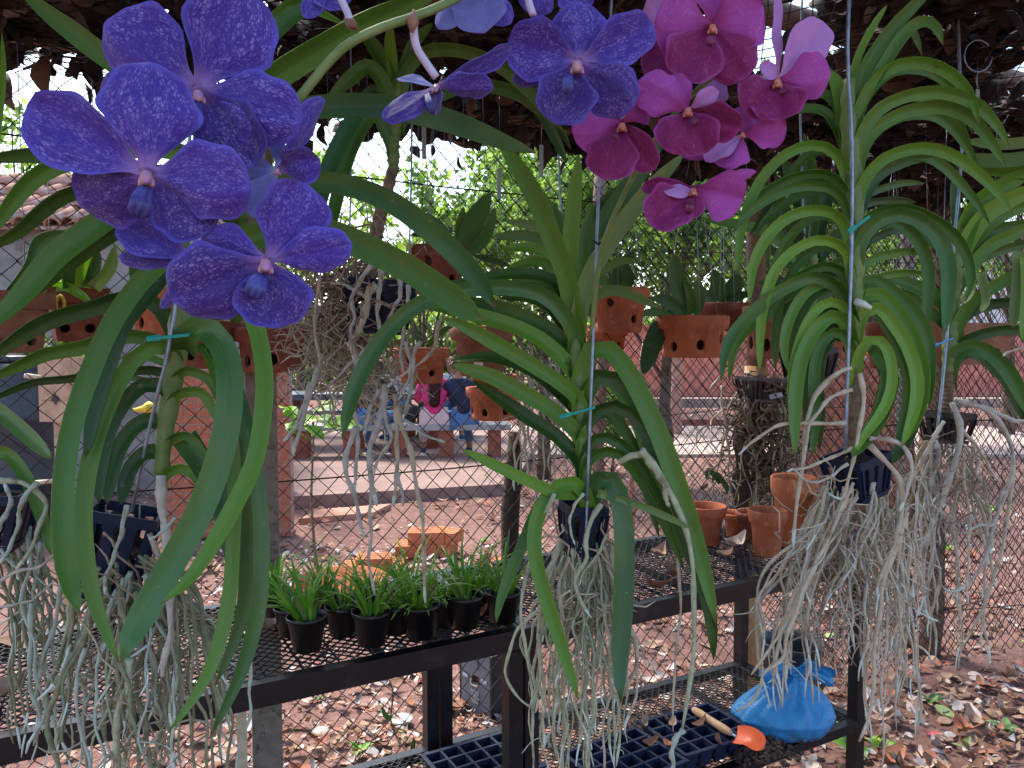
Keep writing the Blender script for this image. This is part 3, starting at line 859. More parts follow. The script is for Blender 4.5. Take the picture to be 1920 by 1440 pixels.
# ------------------------------------------------------------------ trees
TL = [leaf_mat('tree_leaf_a', (.05,.12,.02), (.10,.20,.03), .5, .45, (.24,.42,.05)), leaf_mat('tree_leaf_b', (.11,.20,.03), (.18,.30,.05), .5, .5, (.35,.55,.08)),
      leaf_mat('tree_leaf_c', (.025,.065,.02), (.05,.11,.03), .5, .3, (.10,.22,.05))]
M['trunk'] = simple('tree_bark', (.12,.085,.06), (.08,.055,.04), 14, .95, 1, 30, stain=(.20,.17,.14), sscale=10, bdist=.01)
def tree(name, label, base, h, cr_r, nleaf, lsize, seed, trunk_r=.09, crown_z=.45, weights=(5,3,2), squash=.8, group='trees beyond the fence', ncl=26, holes=.0):
    r = random.Random(seed)
    base = Vector((base[0], base[1], 0))
    t = root(name, base, label, 'tree' if 'bush' not in name else 'bush', group)
    mb = MB()
    cz = h*crown_z
    pts = [base+Vector((.12*noise.noise((i*.4, seed, 0))*h*.15, .1*noise.noise((seed, i*.4, 0)), cz*1.2*i/8)) for i in range(9)]
    mb.tube(pts, [trunk_r*(1.25-.75*i/8) for i in range(9)], 9)
    ctr = base+Vector((0, 0, cz+(h-cz)*.5))
    cl = []
    for _ in range(ncl):
        d = Vector((r.gauss(0,1), r.gauss(0,1), r.gauss(0,1))).normalized()*(r.random()**.4)
        cl.append((ctr+Vector((d.x*cr_r, d.y*cr_r, d.z*(h-cz)*.52*squash)), r.uniform(.16,.34)*cr_r))
    for (c, q) in cl[:(6 if nleaf > 6000 else 12)]:
        s = pts[r.randint(4, 8)]
        mid = s.lerp(c, .5)+Vector((r.uniform(-.1,.1), r.uniform(-.1,.1), r.uniform(0,.15)))
        mb.tube(cr([s, mid, c], 5), [trunk_r*.4*(1-.14*k) for k in range(6)], 5)
    put('trunk', mb, M['trunk'], t)
    cm = MB()
    for _ in range(nleaf):
        c, q = r.choice(cl)
        d = Vector((r.gauss(0,1), r.gauss(0,1), r.gauss(0,1))).normalized()*q*(r.random()**.45)
        p = c+d
        L_ = lsize*r.uniform(.6, 1.3); W_ = L_*r.uniform(.22,.34)
        qn = Quaternion((r.gauss(0,1), r.gauss(0,1), r.gauss(0,1), r.gauss(0,1))).normalized()
        a = qn @ Vector((L_/2,0,0)); w = qn @ Vector((0,W_,0)); n_ = qn @ Vector((0,0,W_*.5))
        b0 = len(cm.v)
        cm.v += [p-a, p-a*.2+w+n_, p+a, p-a*.2-w+n_, p]
        mi = r.choices((0,1,2), weights)[0]
        uv = [(.5,0),(1,.4),(.5,.5)]
        cm.face([b0,b0+4,b0+1], uv, mi); cm.face([b0+4,b0+2,b0+1], uv, mi)
        cm.face([b0,b0+3,b0+4], uv, mi); cm.face([b0+4,b0+3,b0+2], uv, mi)
    tag(put('crown', cm, TL, t), kind='stuff')
    return t
def at(xp, d):
    p = P(xp, 700, d); return (p.x, p.y)
tree('broadleaf_tree', 'bright leafy tree behind the dead black edge of the roof', at(790, 12), 4.4, 1.5, 2600, .15, 21, .08, .22, (4,6,1), ncl=24)
tree('broadleaf_tree', 'dense small leaved tree filling the gap left of the pink orchid', at(1020, 9), 3.9, 1.3, 9000, .085, 22, .07, .46, (5,4,3), ncl=40)
tree('broadleaf_tree', 'dense green tree behind the pink orchid flowers', at(1250, 8.6), 3.9, 1.45, 12000, .08, 23, .07, .48, (4,3,5), ncl=44)
tree('broadleaf_tree', 'shady tree above the round terracotta bowl', at(1410, 10.5), 4.4, 1.6, 9500, .09, 24, .08, .46, (4,3,5), ncl=40)
tree('broadleaf_tree', 'bright tree beyond the right hand end of the leafy roof', at(1680, 12), 4.8, 1.6, 3400, .11, 25, .1, .38, (4,6,2), ncl=24)
tree('broadleaf_tree', 'light green tree at the far right under the roof edge', at(1890, 13), 5.6, 1.8, 3600, .12, 26, .1, .38, (4,5,2), ncl=26)
tree('broadleaf_tree', 'sparse sunlit tree behind the big violet flowers', at(560, 13), 5.0, 1.6, 1500, .15, 27, .07, .35, (3,7,1), ncl=18)
tree('broadleaf_tree', 'sparse pale tree against white sky at upper left', at(70, 13), 5.6, 1.6, 1300, .15, 28, .07, .5, (3,7,1), ncl=16)
tree('broadleaf_tree', 'tall tree far behind the roof and the orchids', at(1120, 18), 8.5, 2.9, 8000, .2, 29, .14, .3, (5,4,3), ncl=36)
tree('broadleaf_tree', 'tall leafy tree rising beyond the right orchids', at(1560, 18), 8.5, 3.0, 5000, .17, 30, .14, .3, (5,4,3), ncl=36)
tree('leafy_bush', 'low green bush at the foot of the salmon wall', at(1150, 9.5), 1.3, .45, 900, .10, 31, .02, .2, (5,5,1), group='bushes', ncl=12)
tree('leafy_bush', 'light green bush left of the tiled house', at(60, 6.4), 2.35, .55, 700, .13, 32, .02, .5, (3,7,1), group='bushes', ncl=12)
# far hedge closing the yard on the left and middle
hm = MB(); r = random.Random(77)
def spray(cm, p, L_, r, mi):
    W_ = L_*r.uniform(.24,.36)
    qn = Quaternion((r.gauss(0,1), r.gauss(0,1), r.gauss(0,1), r.gauss(0,1))).normalized()
    a = qn @ Vector((L_/2,0,0)); w = qn @ Vector((0,W_,0))
    b0 = len(cm.v); cm.v += [p-a, p-a*.1+w, p+a, p-a*.1-w]
    cm.face([b0,b0+3,b0+2,b0+1], [(.5,0),(0,.5),(.5,.5),(1,.5)], mi)
for _ in range(16000):
    x = r.uniform(-17, 5); yb = 24+.05*x
    top = 2.4+.9*noise.noise((x*.35, 1, 2))+.5*noise.noise((x*1.3, 4, 2))
    z = top*r.random()**.7
    y = yb+r.uniform(-.9,.9)+.5*noise.noise((x*.8, z, 3))
    spray(hm, Vector((x,y,z)), r.uniform(.14,.32), r, r.choices((0,1,2),(4,5,3))[0])
tag(put('hedge', hm, TL), 'far green hedge closing the yard behind the picnic shelter', 'hedge', kind='stuff')
hm = MB()
for _ in range(120):
    x = r.uniform(-17, 5); p = Vector((x, 24+.05*x, 0))
    hm.tube([p, p+Vector((r.uniform(-.3,.3),0,.9)), p+Vector((r.uniform(-.5,.5),0,1.9))], [.04,.03,.015], 5)
tag(put('hedge_stems', hm, M['trunk']), 'woody stems inside the far hedge', 'hedge', kind='stuff')
# ------------------------------------------------------------------ orchids: leaves, roots, baskets, flowers
TONE = {'d': 'lf_dark', 'm': 'lf_mid', 'b': 'lf_bright', 'p': 'lf_pale', 't': 'lf_teal', 'l': 'lf_lime'}
lr = random.Random(42)
LW, RW, CLASP = 1.0, .78, 0      # leaf and root width factors of the plant being built
def leaf(parent, pts, w, d0, d1, tone='m', roll=None, roll1=None, tip=.66, name='leaf', fold=.58, base=1.12, ds=None):
    """strap leaf: centre line in photo pixels with distances, w = width in photo pixels"""
    n = len(pts)
    if CLASP and name == 'leaf' and pts[1][1] <= pts[0][1]-4:      # the base runs up along the stem before the blade leaves it
        x0, y0 = pts[0]; n += 1
        pts = [(x0+(3 if pts[1][0] < x0 else -3), y0+CLASP)]+list(pts)
    if ds is None: ds = [d0+(d1-d0)*i/(n-1) for i in range(n)]
    line = cr([P(x, y, d) for (x, y), d in zip(pts, ds)], 18)
    dm = sum(ds)/n
    a0 = R(roll if roll is not None else lr.uniform(-32, 32)); a1 = R(roll1) if roll1 is not None else a0+R(lr.uniform(-16, 16))
    W_ = w*LW/F*dm/2/max(.8, math.cos((a0+a1)/2))
    def wf(t):
        v = base+(1-base)*sst(0, .22, t)
        if t > tip: v *= max(0.004, 1-((t-tip)/(1-tip))**(1.9 if tip < .75 else 2.2))**.62
        return W_*v
    mb = MB()
    ph = lr.uniform(0, 6)
    ribbon(mb, line, wf, lambda t: a0+(a1-a0)*t+.06*math.sin(t*6+ph), lambda t, u: -fold*(1-.45*t)*(1-math.sqrt(u*u+.012)), .0014, 6)
    return put(name, mb, M[TONE[tone]], parent)

def behind(t, pts, w, d0, d1):
    """the next leaf of the same rank, a little lower and farther back"""
    n = len(pts); x0 = pts[0][0]; k = lr.uniform(.72, .95); dy = lr.uniform(10, 26)
    q = [(x0+(x-x0)*k+lr.uniform(-3, 3), y+dy*(.3+.7*i/n)+(y-pts[0][1])*(.0 if y < pts[0][1] else -.12)) for i, (x, y) in enumerate(pts)]
    leaf(t, q, w*.85, d0+.03, d1+lr.uniform(.10, .18), lr.choice('dmm'), lr.uniform(-30, 30))

def stem(parent, pts, ws, ds, mat='stem', name='stem', nodes_=True):
    n = len(pts)
    q = cr([P(x, y, d) for (x, y), d in zip(pts, ds)], 40)
    rad = []
    for i in range(41):
        t = i/40*(n-1); k = min(int(t), n-2); f = t-k
        rad.append((ws[k]+(ws[k+1]-ws[k])*f)/F*ds[0]/2*(1+(.10*math.sin(i*1.9) if nodes_ else 0)))
    return put(name, MB().tube(q, rad, 9), M[mat], parent)

def rootline(mb, pts3, r0, r, n=16, wob=.004, tip=True, fork=0):
    q = cr(pts3, n)
    ph = [r.uniform(0, 6.28) for _ in range(6)]
    out = []
    for i, p in enumerate(q):
        t = i/n; a = wob*min(1, t*4)
        out.append(p+Vector((a*(math.sin(t*9+ph[0])+.6*math.sin(t*21+ph[1])), a*(math.sin(t*8+ph[2])+.6*math.sin(t*19+ph[3])), a*.5*math.sin(t*13+ph[4]))))
    k0 = r.uniform(.8, 1.15)
    rad = [r0*k0*(1+.20*math.sin(i*1.1+ph[5])+.12*math.sin(i*3.1+ph[3]))*(1-.42*i/n) for i in range(n+1)]
    rad[-1] *= .55
    mb.tube(out, rad, 7, mi=0, tipmi=1 if tip else None, tipn=2)
    for _ in range(fork):
        k = r.randint(n//3, n-3); s = out[k]
        l = r.uniform(.02, .07)
        e = s+Vector((r.uniform(-1,1), r.uniform(-.8,.8), r.uniform(-1.3,-.1))).normalized()*l
        m = s.lerp(e, .5)+Vector((r.uniform(-.006,.006), 0, r.uniform(-.004,.008)))
        qq = cr([s, m, e], 5)
        mb.tube(qq, [rad[k]*.8*(1-.1*i) for i in range(6)], 6, mi=0, tipmi=1, tipn=r.choice((1,2,3)))

def aroot(parent, pts, w, d, mat='rt_green', tip=True, d1=None, wob=.0015, fork=0, name='root'):
    """one drawn root: photo pixels, width in photo pixels"""
    n = len(pts); d1 = d if d1 is None else d1
    p3 = [P(x, y, d+(d1-d)*i/(n-1)) for i, (x, y) in enumerate(pts)]
    mb = MB(); rootline(mb, p3, w*.88/F*d/2, lr, 22, wob, tip, fork)
    return put(name, mb, [M[mat], M['rt_tip']], parent)

def curtain(parent, n, x0, x1, y0, y1, xe0, xe1, ye0, ye1, d, dd, w0, w1, mats, seed, wob=.006, fork=(0, 2), spread=.5):
    r = random.Random(seed)
    for i in range(n):
        a = (r.uniform(x0, x1), r.uniform(y0, y1)); f = (a[0]-x0)/(x1-x0)
        ye = ye0+(ye1-ye0)*r.random()**.7
        xe = xe0+(xe1-xe0)*min(1, max(0, f+r.gauss(0, .16)))
        d0 = d+r.uniform(-dd*.5, dd*.5); de = d+r.uniform(-dd, dd)
        out = (xe-a[0])*spread
        mid = (a[0]+out+r.uniform(-14,14), a[1]+(ye-a[1])*r.uniform(.14,.32))
        mid2 = (xe+r.uniform(-16,16), a[1]+(ye-a[1])*r.uniform(.55,.75))
        mb = MB()
        rootline(mb, [P(a[0], a[1], d0), P(mid[0], mid[1], (d0+de)/2), P(mid2[0], mid2[1], de), P(xe, ye, de)], r.uniform(w0, w1)*RW/F*d/2, r, 20, wob, r.random() < .6, r.randint(*fork))
        put('root', mb, [M[r.choice(mats)], M['rt_tip']], parent)

def tangle(parent, n, cx, cy, rx, ry, d, dz, w, mat, seed, name='root_tangle', L_=.12):
    r = random.Random(seed); mb = MB()
    for _ in range(n):
        u = Vector((r.gauss(0,.45), r.gauss(0,.45), r.gauss(0,.45)))
        c = P(cx+u.x*rx, cy+u.y*ry, d+u.z*dz)
        pts = [c]; v = Vector((r.gauss(0,1), r.gauss(0,1), r.gauss(0,1)-.3)).normalized()
        for _k in range(6):
            v = (v+Vector((r.gauss(0,.6), r.gauss(0,.6), r.gauss(0,.6)))).normalized()
            pts.append(pts[-1]+v*L_/6)
        mb.tube(pts, [w/F*d/2*r.uniform(.6,1.2)]*6+[w/F*d/6], 4, caps=False)
    return tag(put(name, mb, M[mat], parent), kind='stuff')

def basket(parent, c, w, h, rz=0, tilt=0, mat='basket', ns=4, taper=.78):
    """square slatted plastic basket; c = centre of the rim"""
    rot = Matrix.Rotation(R(rz), 3, 'Z') @ Matrix.Rotation(R(tilt), 3, 'Y')
    c = Vector(c); off = base_of(parent)
    def W(x, y, z): return c + rot @ Vector((x, y, z))
    top, bot = w/2, w/2*taper
    th = .004; ob = None
    for (z, hw, hh) in ((0, top, .014), (-h, bot, .008)):
        mb = MB()
        for k in range(4):
            q = Matrix.Rotation(k*math.pi/2, 3, 'Z')
            a = [q @ Vector(v) for v in ((-hw,-hw,z-hh),(hw,-hw,z-hh),(hw-th,-hw+th,z-hh),(-hw+th,-hw+th,z-hh),(-hw,-hw,z),(hw,-hw,z),(hw-th,-hw+th,z),(-hw+th,-hw+th,z))]
            mb.hexa([c+rot @ v for v in a])
        if ob is None: ob = put('basket', mb, M[mat], parent, smooth=False)
        else: put('foot_ring', mb, M[mat], ob, smooth=False)
    for k in range(4):
        q = Matrix.Rotation(k*math.pi/2, 3, 'Z')
        for i in range(ns):
            f = -.9+1.8*i/(ns-1); sw = w*.085
            a = [q @ Vector(v) for v in ((f*bot-sw,-bot+.0005,-h+.002),(f*bot+sw,-bot+.0005,-h+.002),(f*bot+sw,-bot+th-.0005,-h+.002),(f*bot-sw,-bot+th-.0005,-h+.002),
                                         (f*top-sw,-top+.0005,-.013),(f*top+sw,-top+.0005,-.013),(f*top+sw,-top+th-.0005,-.013),(f*top-sw,-top+th-.0005,-.013))]
            put('slat', MB().hexa([c+rot @ v for v in a]), M[mat], ob, smooth=False)
    put('basket_floor', MB().hexa([W(-bot+.005,-bot+.005,-h+.001),W(bot-.005,-bot+.005,-h+.001),W(bot-.005,bot-.005,-h+.001),W(-bot+.005,bot-.005,-h+.001),
         W(-bot+.005,-bot+.005,-h+.004),W(bot-.005,-bot+.005,-h+.004),W(bot-.005,bot-.005,-h+.004),W(-bot+.005,bot-.005,-h+.004)]), M[mat], ob, smooth=False)
    r = random.Random(int(abs(c.x)*1e4))
    mb = MB()
    for _ in range(26):
        mb.box(W(r.uniform(-bot,bot)*.75, r.uniform(-bot,bot)*.75, -h*r.uniform(.15,.9)), (r.uniform(.012,.028), r.uniform(.01,.02), r.uniform(.008,.016)), Matrix.Rotation(r.uniform(0,3), 3, Vector((r.random(), r.random(), r.random()+.1)).normalized()))
    tag(put('bark_chunks', mb, M['bark'], ob, smooth=False), kind='stuff')
    return ob

def wire(parent, pts, d, w=5, mat='wire', name='hanging_wire', ds=None):
    q = [P(x, y, dd_) for (x, y), dd_ in zip(pts, ds or [d]*len(pts))]
    return put(name, MB().tube(cr(q, 14), w/F*d/2, 6), M[mat], parent)

def clip(parent, a, b, d, w, mat='clip'):
    p, q = P(a[0], a[1], d), P(b[0], b[1], d)
    mb = MB().tube([p, p.lerp(q,.3), p.lerp(q,.34), q], [w/F*d/2, w/F*d/2, w/F*d/3.6, w/F*d/3.6], 6)
    return put('plant_clip', mb, M[mat], parent, smooth=False)

def tepal(fl, c, spec, k, d, mats):
    """one petal: c = flower centre px; spec = (tip x, tip y, width px, dz, roll, material, bend)"""
    tx, ty, w, dz, roll, mk, bend = (list(spec)+[0, 0, 0, .05][len(spec)-3:])[:7] if len(spec) < 7 else spec
    p0 = P(c[0], c[1], d+.003+k*.0009); p1 = P(tx, ty, d+dz)
    L_ = (p1-p0).length
    V = (CAM-(p0+p1)/2).normalized()
    mid = p0.lerp(p1, .5)+V*((bend*1.5+.015*math.sin(tx))*L_)
    line = cr([p0, mid, p1], 18)
    W_ = w/F*(d+dz*.6)/2
    def wf(t):
        v = .16+.84*sst(.04, .54, t)
        if t > .58: v *= math.sqrt(max(.006, 1-((t-.58)/.42)**2.3))
        return W_*v
    mb = MB(); sd = c[0]*.7+k*2.3+tx
    a0 = R(roll)
    cw = .30 if (k+int(c[0])) % 2 else -.22
    ribbon(mb, line, wf, lambda t: a0, lambda t, u: cw*u*u+.06*math.sin(u*5+sd)-.07*math.exp(-(u*7)**2), .0007, 12, .12, sd)
    return put('petal', mb, M[mats[mk]], fl)

def flower(parent, c, d, specs, mats, lip=None, colm=None, mcol='column_v', mlip='lip_v'):
    if colm is None: colm = (c[0], c[1], 20)
    x, y, s = colm
    s = s*.8/F*d
    p = P(x, y, d-.004)
    V = (CAM-p).normalized()
    mb = MB()
    if s > 0:
        mb.tube([p-V*s*.9, p-V*s*.2, p+V*s*.35+Vector((0,0,-.05*s)), p+V*s*.75+Vector((0,0,-.25*s)), p+V*s*.95+Vector((0,0,-.35*s))], [s*.34, s*.36, s*.36, s*.29, s*.08], 10)
        for sg in (-1, 1):
            e = p+Vector((sg*s*.42, 0, -s*.55))
            mb.tube([p-V*s*.1, e.lerp(p,.4)+V*s*.25, e+V*s*.45], [s*.22, s*.26, s*.08], 7)
    fl = put('flower', mb, M[mcol], parent) if s > 0 else None
    if s > .009:
        for sg in (-1, 1):
            put('throat_spot', MB().lathe([(.001,-s*.12),(s*.13,-s*.04),(s*.13,s*.04),(.001,s*.12)], p+V*s*.42+Vector((sg*s*.24,0,-s*.46)), 8), M['bract'], fl)
    if fl is None:
        fl = put('flower', MB().tube([p-V*.012, p-V*.004, p+V*.001], [.003,.004,.002], 8), M['pedicel'], parent)
    for k, sp_ in enumerate(specs): tepal(fl, c, sp_, k, d, mats)
    if lip:
        (lx, ly), (ex, ey), lw = lip
        q = cr([P(lx, ly, d-.012), P((lx+ex)/2, (ly+ey)/2, d-.024), P(ex, ey, d-.020)], 8)
        mb = MB()
        ribbon(mb, q, lambda t: lw*.8/F*d/2*(.7+.3*sst(0,.4,t))*(1 if t < .86 else math.sqrt(max(.1,1-((t-.86)/.14)**2))), cup=lambda t, u: .14*(1-u*u)+.09*math.cos(u*10), thick=.0012, nac=12)
        put('lip', mb, M[mlip], fl)
    return fl

VM = ['petal_v', 'petal_vd', 'petal_vr']
PM = ['petal_p', 'petal_pd', 'petal_pr']
GRP = 'vanda orchids hanging on wires'

# ================================================================== left orchid with violet flowers
CLASP = 24
LW = .70
o1 = root('hanging_orchid', P(240, 1010, .98), 'largest violet flowered orchid hanging at the left in a navy basket', 'orchid', 'orchids hanging on wires')
t = o1
D = .98
stem(t, [(302,890),(309,817),(323,713),(337,620),(362,500),(400,380),(450,250)], [26,36,40,44,40,36,26], [D]*7)
# behind the stem: upper leaves
leaf(t, [(360,330),(250,322),(150,302),(70,292),(-50,302)], 42, D, .95, 'd', -25, -40)
leaf(t, [(380,300),(300,280),(215,285),(120,307),(70,332),(30,372),(-25,450)], 46, D, .92, 'm', -30, -20)
leaf(t, [(370,420),(300,360),(240,350),(165,357),(115,372),(70,405),(30,440),(-40,475)], 42, D, .92, 'd', -38, -46)
leaf(t, [(350,440),(310,380),(262,372),(222,392),(165,432),(100,482),(40,552),(-40,630)], 60, D, .88, 'm', 25, 35)
leaf(t, [(340,520),(300,420),(262,408),(200,445),(140,485),(60,545),(-30,600)], 44, D+.02, .95, 'd', -45, -40)
leaf(t, [(325,620),(290,570),(230,562),(170,580),(105,598),(50,625),(-40,688)], 42, D+.03, .96, 'd', -20, -30)
leaf(t, [(325,665),(290,640),(230,632),(143,655),(87,665),(40,686),(-40,720)], 36, D+.03, .97, 'm', -25, -35)
leaf(t, [(320,705),(280,695),(220,700),(125,712),(70,717),(30,730),(-40,760)], 25, D+.03, .98, 'd', -45, -50)
leaf(t, [(322,690),(285,672),(255,668),(225,672)], 20, D+.05, 1.05, 'b')
leaf(t, [(320,722),(285,716),(240,708),(215,716)], 18, D+.05, 1.05, 't')
# arching left leaves
leaf(t, [(350,470),(318,500),(270,560),(232,608),(200,690),(176,770),(160,860)], 42, .96, .90, 'd', 35, 20)
leaf(t, [(325,655),(292,648),(247,678),(207,750),(174,842),(157,940),(160,1040),(181,1140),(224,1245)], 44, .97, .86, 'm', -8, 14)
leaf(t, [(315,730),(270,722),(230,758),(203,808),(189,870),(184,945)], 40, .98, .93, 'd', 10, 20)
leaf(t, [(308,788),(264,792),(230,828),(210,880),(200,945)], 40, .98, .94, 'd', 12, 25)
leaf(t, [(303,845),(270,850),(242,882),(226,945)], 38, .98, .95, 'd', 12, 25)
# right small inner leaves
leaf(t, [(325,722),(340,700),(362,698),(397,718),(418,775)], 26, .98, .95, 'm', 30)
leaf(t, [(318,760),(332,742),(352,736),(382,742),(412,800)], 26, .98, .95, 'm', 34)
leaf(t, [(310,840),(325,824),(345,818),(366,830),(394,872)], 24, .98, .96, 'm', 30)
leaf(t, [(306,900),(322,884),(345,880),(368,895),(380,930)], 26, .98, .96, 'b', 20)
leaf(t, [(345,820),(385,880),(415,940),(436,1020),(440,1080)], 62, .97, .95, 'd', 10, -5)
# long hanging right leaves
leaf(t, [(380,640),(415,700),(442,800),(458,905),(464,1020),(456,1140),(432,1220),(402,1285)], 38, .94, .90, 'd', 25, 30)
leaf(t, [(400,650),(440,720),(460,790),(475,850),(487,935),(491,1040),(486,1130),(463,1230),(431,1310),(393,1382)], 40, .93, .86, 't', -25, -10)
leaf(t, [(395,660),(420,740),(432,815),(440,905),(437,1010),(431,1110),(415,1190),(391,1260),(356,1320),(314,1374)], 38, .93, .84, 'm', 18, 8)
leaf(t, [(345,640),(360,618),(385,616),(410,636),(430,690),(428,780),(408,870),(374,960),(326,1050),(280,1130),(243,1200),(226,1243)], 70, .96, .80, 't', -14, 12, tip=.86)
leaf(t, [(455,540),(472,590),(488,645),(496,720),(490,800),(475,870),(448,930),(410,1000),(370,1065),(335,1105),(300,1132)], 46, .92, .78, 'b', 14, 22, tip=.7)
# foremost left leaf
leaf(t, [(370,400),(320,470),(262,530),(210,605),(168,700),(131,815),(117,955),(124,1060),(150,1155)], 52, .95, .80, 'm', 8, -16, tip=.86)
# leaves arching to the right behind the flowers
leaf(t, [(440,400),(500,345),(580,340),(650,347),(730,377),(800,427),(860,482),(900,530),(928,578)], 58, D, .92, 'd', -28, 10, tip=.8)
leaf(t, [(420,470),(520,430),(600,432),(660,452),(715,478),(775,510),(830,547),(880,585),(905,600)], 72, D, .88, 'm', -14, 14, tip=.84)
leaf(t, [(440,260),(500,215),(600,200),(700,198),(800,215),(880,240),(950,268),(1005,286)], 60, D, .93, 'd', -30, -20)
leaf(t, [(440,230),(500,160),(560,118),(620,83),(680,50),(740,22),(830,-20)], 66, D+.04, 1.02, 'm', 22, 30)
leaf(t, [(430,280),(300,190),(230,130),(175,90),(130,55),(90,25),(30,-25)], 56, D+.05, 1.0, 'm', -18)
leaf(t, [(440,250),(490,70),(520,30),(548,8),(592,20),(650,48)], 28, D+.08, 1.1, 'm', 20)
leaf(t, [(445,250),(480,110),(530,45),(580,10),(640,-18)], 40, D+.06, 1.1, 'd', -20)
leaf(t, [(690,185),(655,235),(622,300),(600,370),(590,440)], 44, 1.25, 1.15, 't', 20)
leaf(t, [(705,205),(672,250),(645,320),(625,400),(612,470)], 34, 1.28, 1.2, 'm', 25)
bk = basket(t, P(240,955,1.02), .084, .105, 18, 14)
wire(t, [(385,-60),(352,300),(326,600),(285,780),(247,960)], .95, 7, ds=[1.02,.97,.94,.96,.99])
clip(t, (277,636), (356,628), .94, 13)
aroot(t, [(302,892),(304,950),(312,1010),(317,1080),(318,1130),(322,1190),(309,1230),(304,1270)], 21, .95, 'rt_grey', False, .90, .0008)
aroot(t, [(238,947),(234,975),(222,1010),(210,1050),(202,1085),(195,1115)], 11, .93, 'rt_blue')
aroot(t, [(330,970),(316,985),(300,1000),(281,1014)], 9, .90, 'rt_blue')
aroot(t, [(190,1090),(205,1118),(232,1133),(240,1105),(243,1072)], 9, .95, 'rt_blue')
aroot(t, [(242,1235),(240,1280),(224,1330),(218,1390),(214,1470)], 17, .92, 'rt_green', False)
aroot(t, [(160,1215),(142,1270),(146,1330),(160,1400),(170,1470)], 11, .92, 'rt_blue', False)
aroot(t, [(345,1120),(375,1160),(385,1220),(398,1270),(420,1330),(440,1400)], 10, .96, 'rt_green')
aroot(t, [(480,1140),(470,1230),(465,1290),(470,1330),(455,1390),(440,1450)], 9, .93, 'rt_blue', False)
aroot(t, [(280,1000),(330,1120),(370,1180),(330,1240),(300,1290)], 10, .96, 'rt_tan')
curtain(t, 50, 185, 330, 1040, 1120, 110, 420, 1300, 1500, .97, .07, 8, 15, ['rt_olive','rt_olive','rt_green','rt_olive','rt_blue','rt_olive'], 2, .0045, (0,2), .6)
tangle(t, 60, 260, 1120, 90, 80, .98, .06, 4.5, 'rt_thin', 3)
tangle(t, 46, 270, 1340, 110, 90, .97, .06, 4.0, 'rt_tan', 4)
# flower spike and flowers
mb = MB().tube(cr([P(430,330,.82),P(480,270,.80),P(555,190,.78),P(580,160,.78),P(620,112,.78),P(660,78,.78),P(720,50,.79),P(780,30,.80),P(840,5,.82),P(905,-30,.85),P(985,-75,.9)], 30), [17/F*.8/2]*31, 10)
put('flower_stalk', mb, M['stalk'], t)
def pedicel(par, pts, w, d, bract=None, mat='pedicel'):
    put('pedicel', MB().tube(cr([P(x, y, d+(.004*i)) for i, (x, y) in enumerate(pts)], 10), [w/F*d/2]*11, 8), M[mat], par)
    if bract:
        put('bract', MB().tube([P(*bract[0], d-.002), P((bract[0][0]+bract[1][0])/2, (bract[0][1]+bract[1][1])/2, d-.006), P(*bract[1], d-.004)], [.001, w/F*d*.85, .001], 7), M['bract'], par)
pedicel(t, [(777,40),(776,60),(782,90),(797,115),(818,145)], 15, .80, ((776,18),(772,62)))
pedicel(t, [(660,52),(652,25),(640,0),(625,-25)], 14, .79, ((672,55),(645,35)))
pedicel(t, [(372,430),(366,460),(358,492)], 20, .74)
pedicel(t, [(1000,28),(992,5),(985,-40)], 14, .88)
pedicel(t, [(400,350),(340,340),(285,330)], 18, .70)
pedicel(t, [(470,280),(420,220),(378,170)], 18, .74)
# F2 upper back flower
flower(t, (372,168), .715, [
  (185,195,118,.012,0,1,.04), (478,312,128,.006,8,1,.05), (196,42,168,-.004,-6,0,.05), (468,-22,172,.0,10,0,.04), (566,228,132,-.010,0,0,.06)], VM, ((372,190),(358,250),34), (372,178,34))
# F3 side flower
flower(t, (522,318), .73, [
  (610,188,70,.03,55,0,.05), (600,300,74,-.01,20,0,.10), (438,305,52,.02,30,2,.05), (462,400,60,.015,15,2,.06), (520,235,46,.03,40,2,.05)], VM, None, (520,320,18))
# F1 front flower
flower(t, (276,325), .640, [
  (148,385,142,.022,0,1,.02), (402,428,140,.018,0,1,.02), (290,118,176,-.004,4,0,.06), (48,205,140,-.010,-4,0,.05), (470,352,146,-.012,6,0,.05)], VM, ((276,352),(256,408),50), (274,330,40))
# F5 lower left side flower
flower(t, (362,488), .70, [(222,480,44,.01,25,1,.03), (226,410,92,.0,10,0,.06), (300,578,34,.01,40,1,.02)], VM, None, (366,490,16))
# F4 lower flower
flower(t, (504,488), .655, [
  (318,560,148,-.006,-6,1,.06), (522,615,140,-.004,4,1,.05), (370,462,104,.010,-14,0,.05), (577,346,136,.002,14,0,.05), (660,458,86,.004,10,0,.06)], VM, ((492,515),(470,560),44), (498,495,38))
# F7 centre right violet flower
flower(t, (1086,116), .90, [
  (960,150,44,.03,10,1,.0), (1040,232,112,-.004,0,1,.05), (1186,204,102,.0,0,1,.05), (952,78,110,.0,0,0,.05), (1086,4,104,.006,0,0,.04), (1225,46,88,.002,0,0,.05)], VM, ((1066,138),(1062,178),26), (1082,122,34))
# F8 side violet flower
flower(t, (815,162), .83, [
  (748,146,34,.03,60,2,.02), (718,224,56,-.03,38,1,.06), (822,212,44,-.02,45,1,.03), (925,165,58,.0,35,0,.06), (960,88,52,.02,45,0,.06)], VM, ((800,175),(812,215),18), (818,164,24))
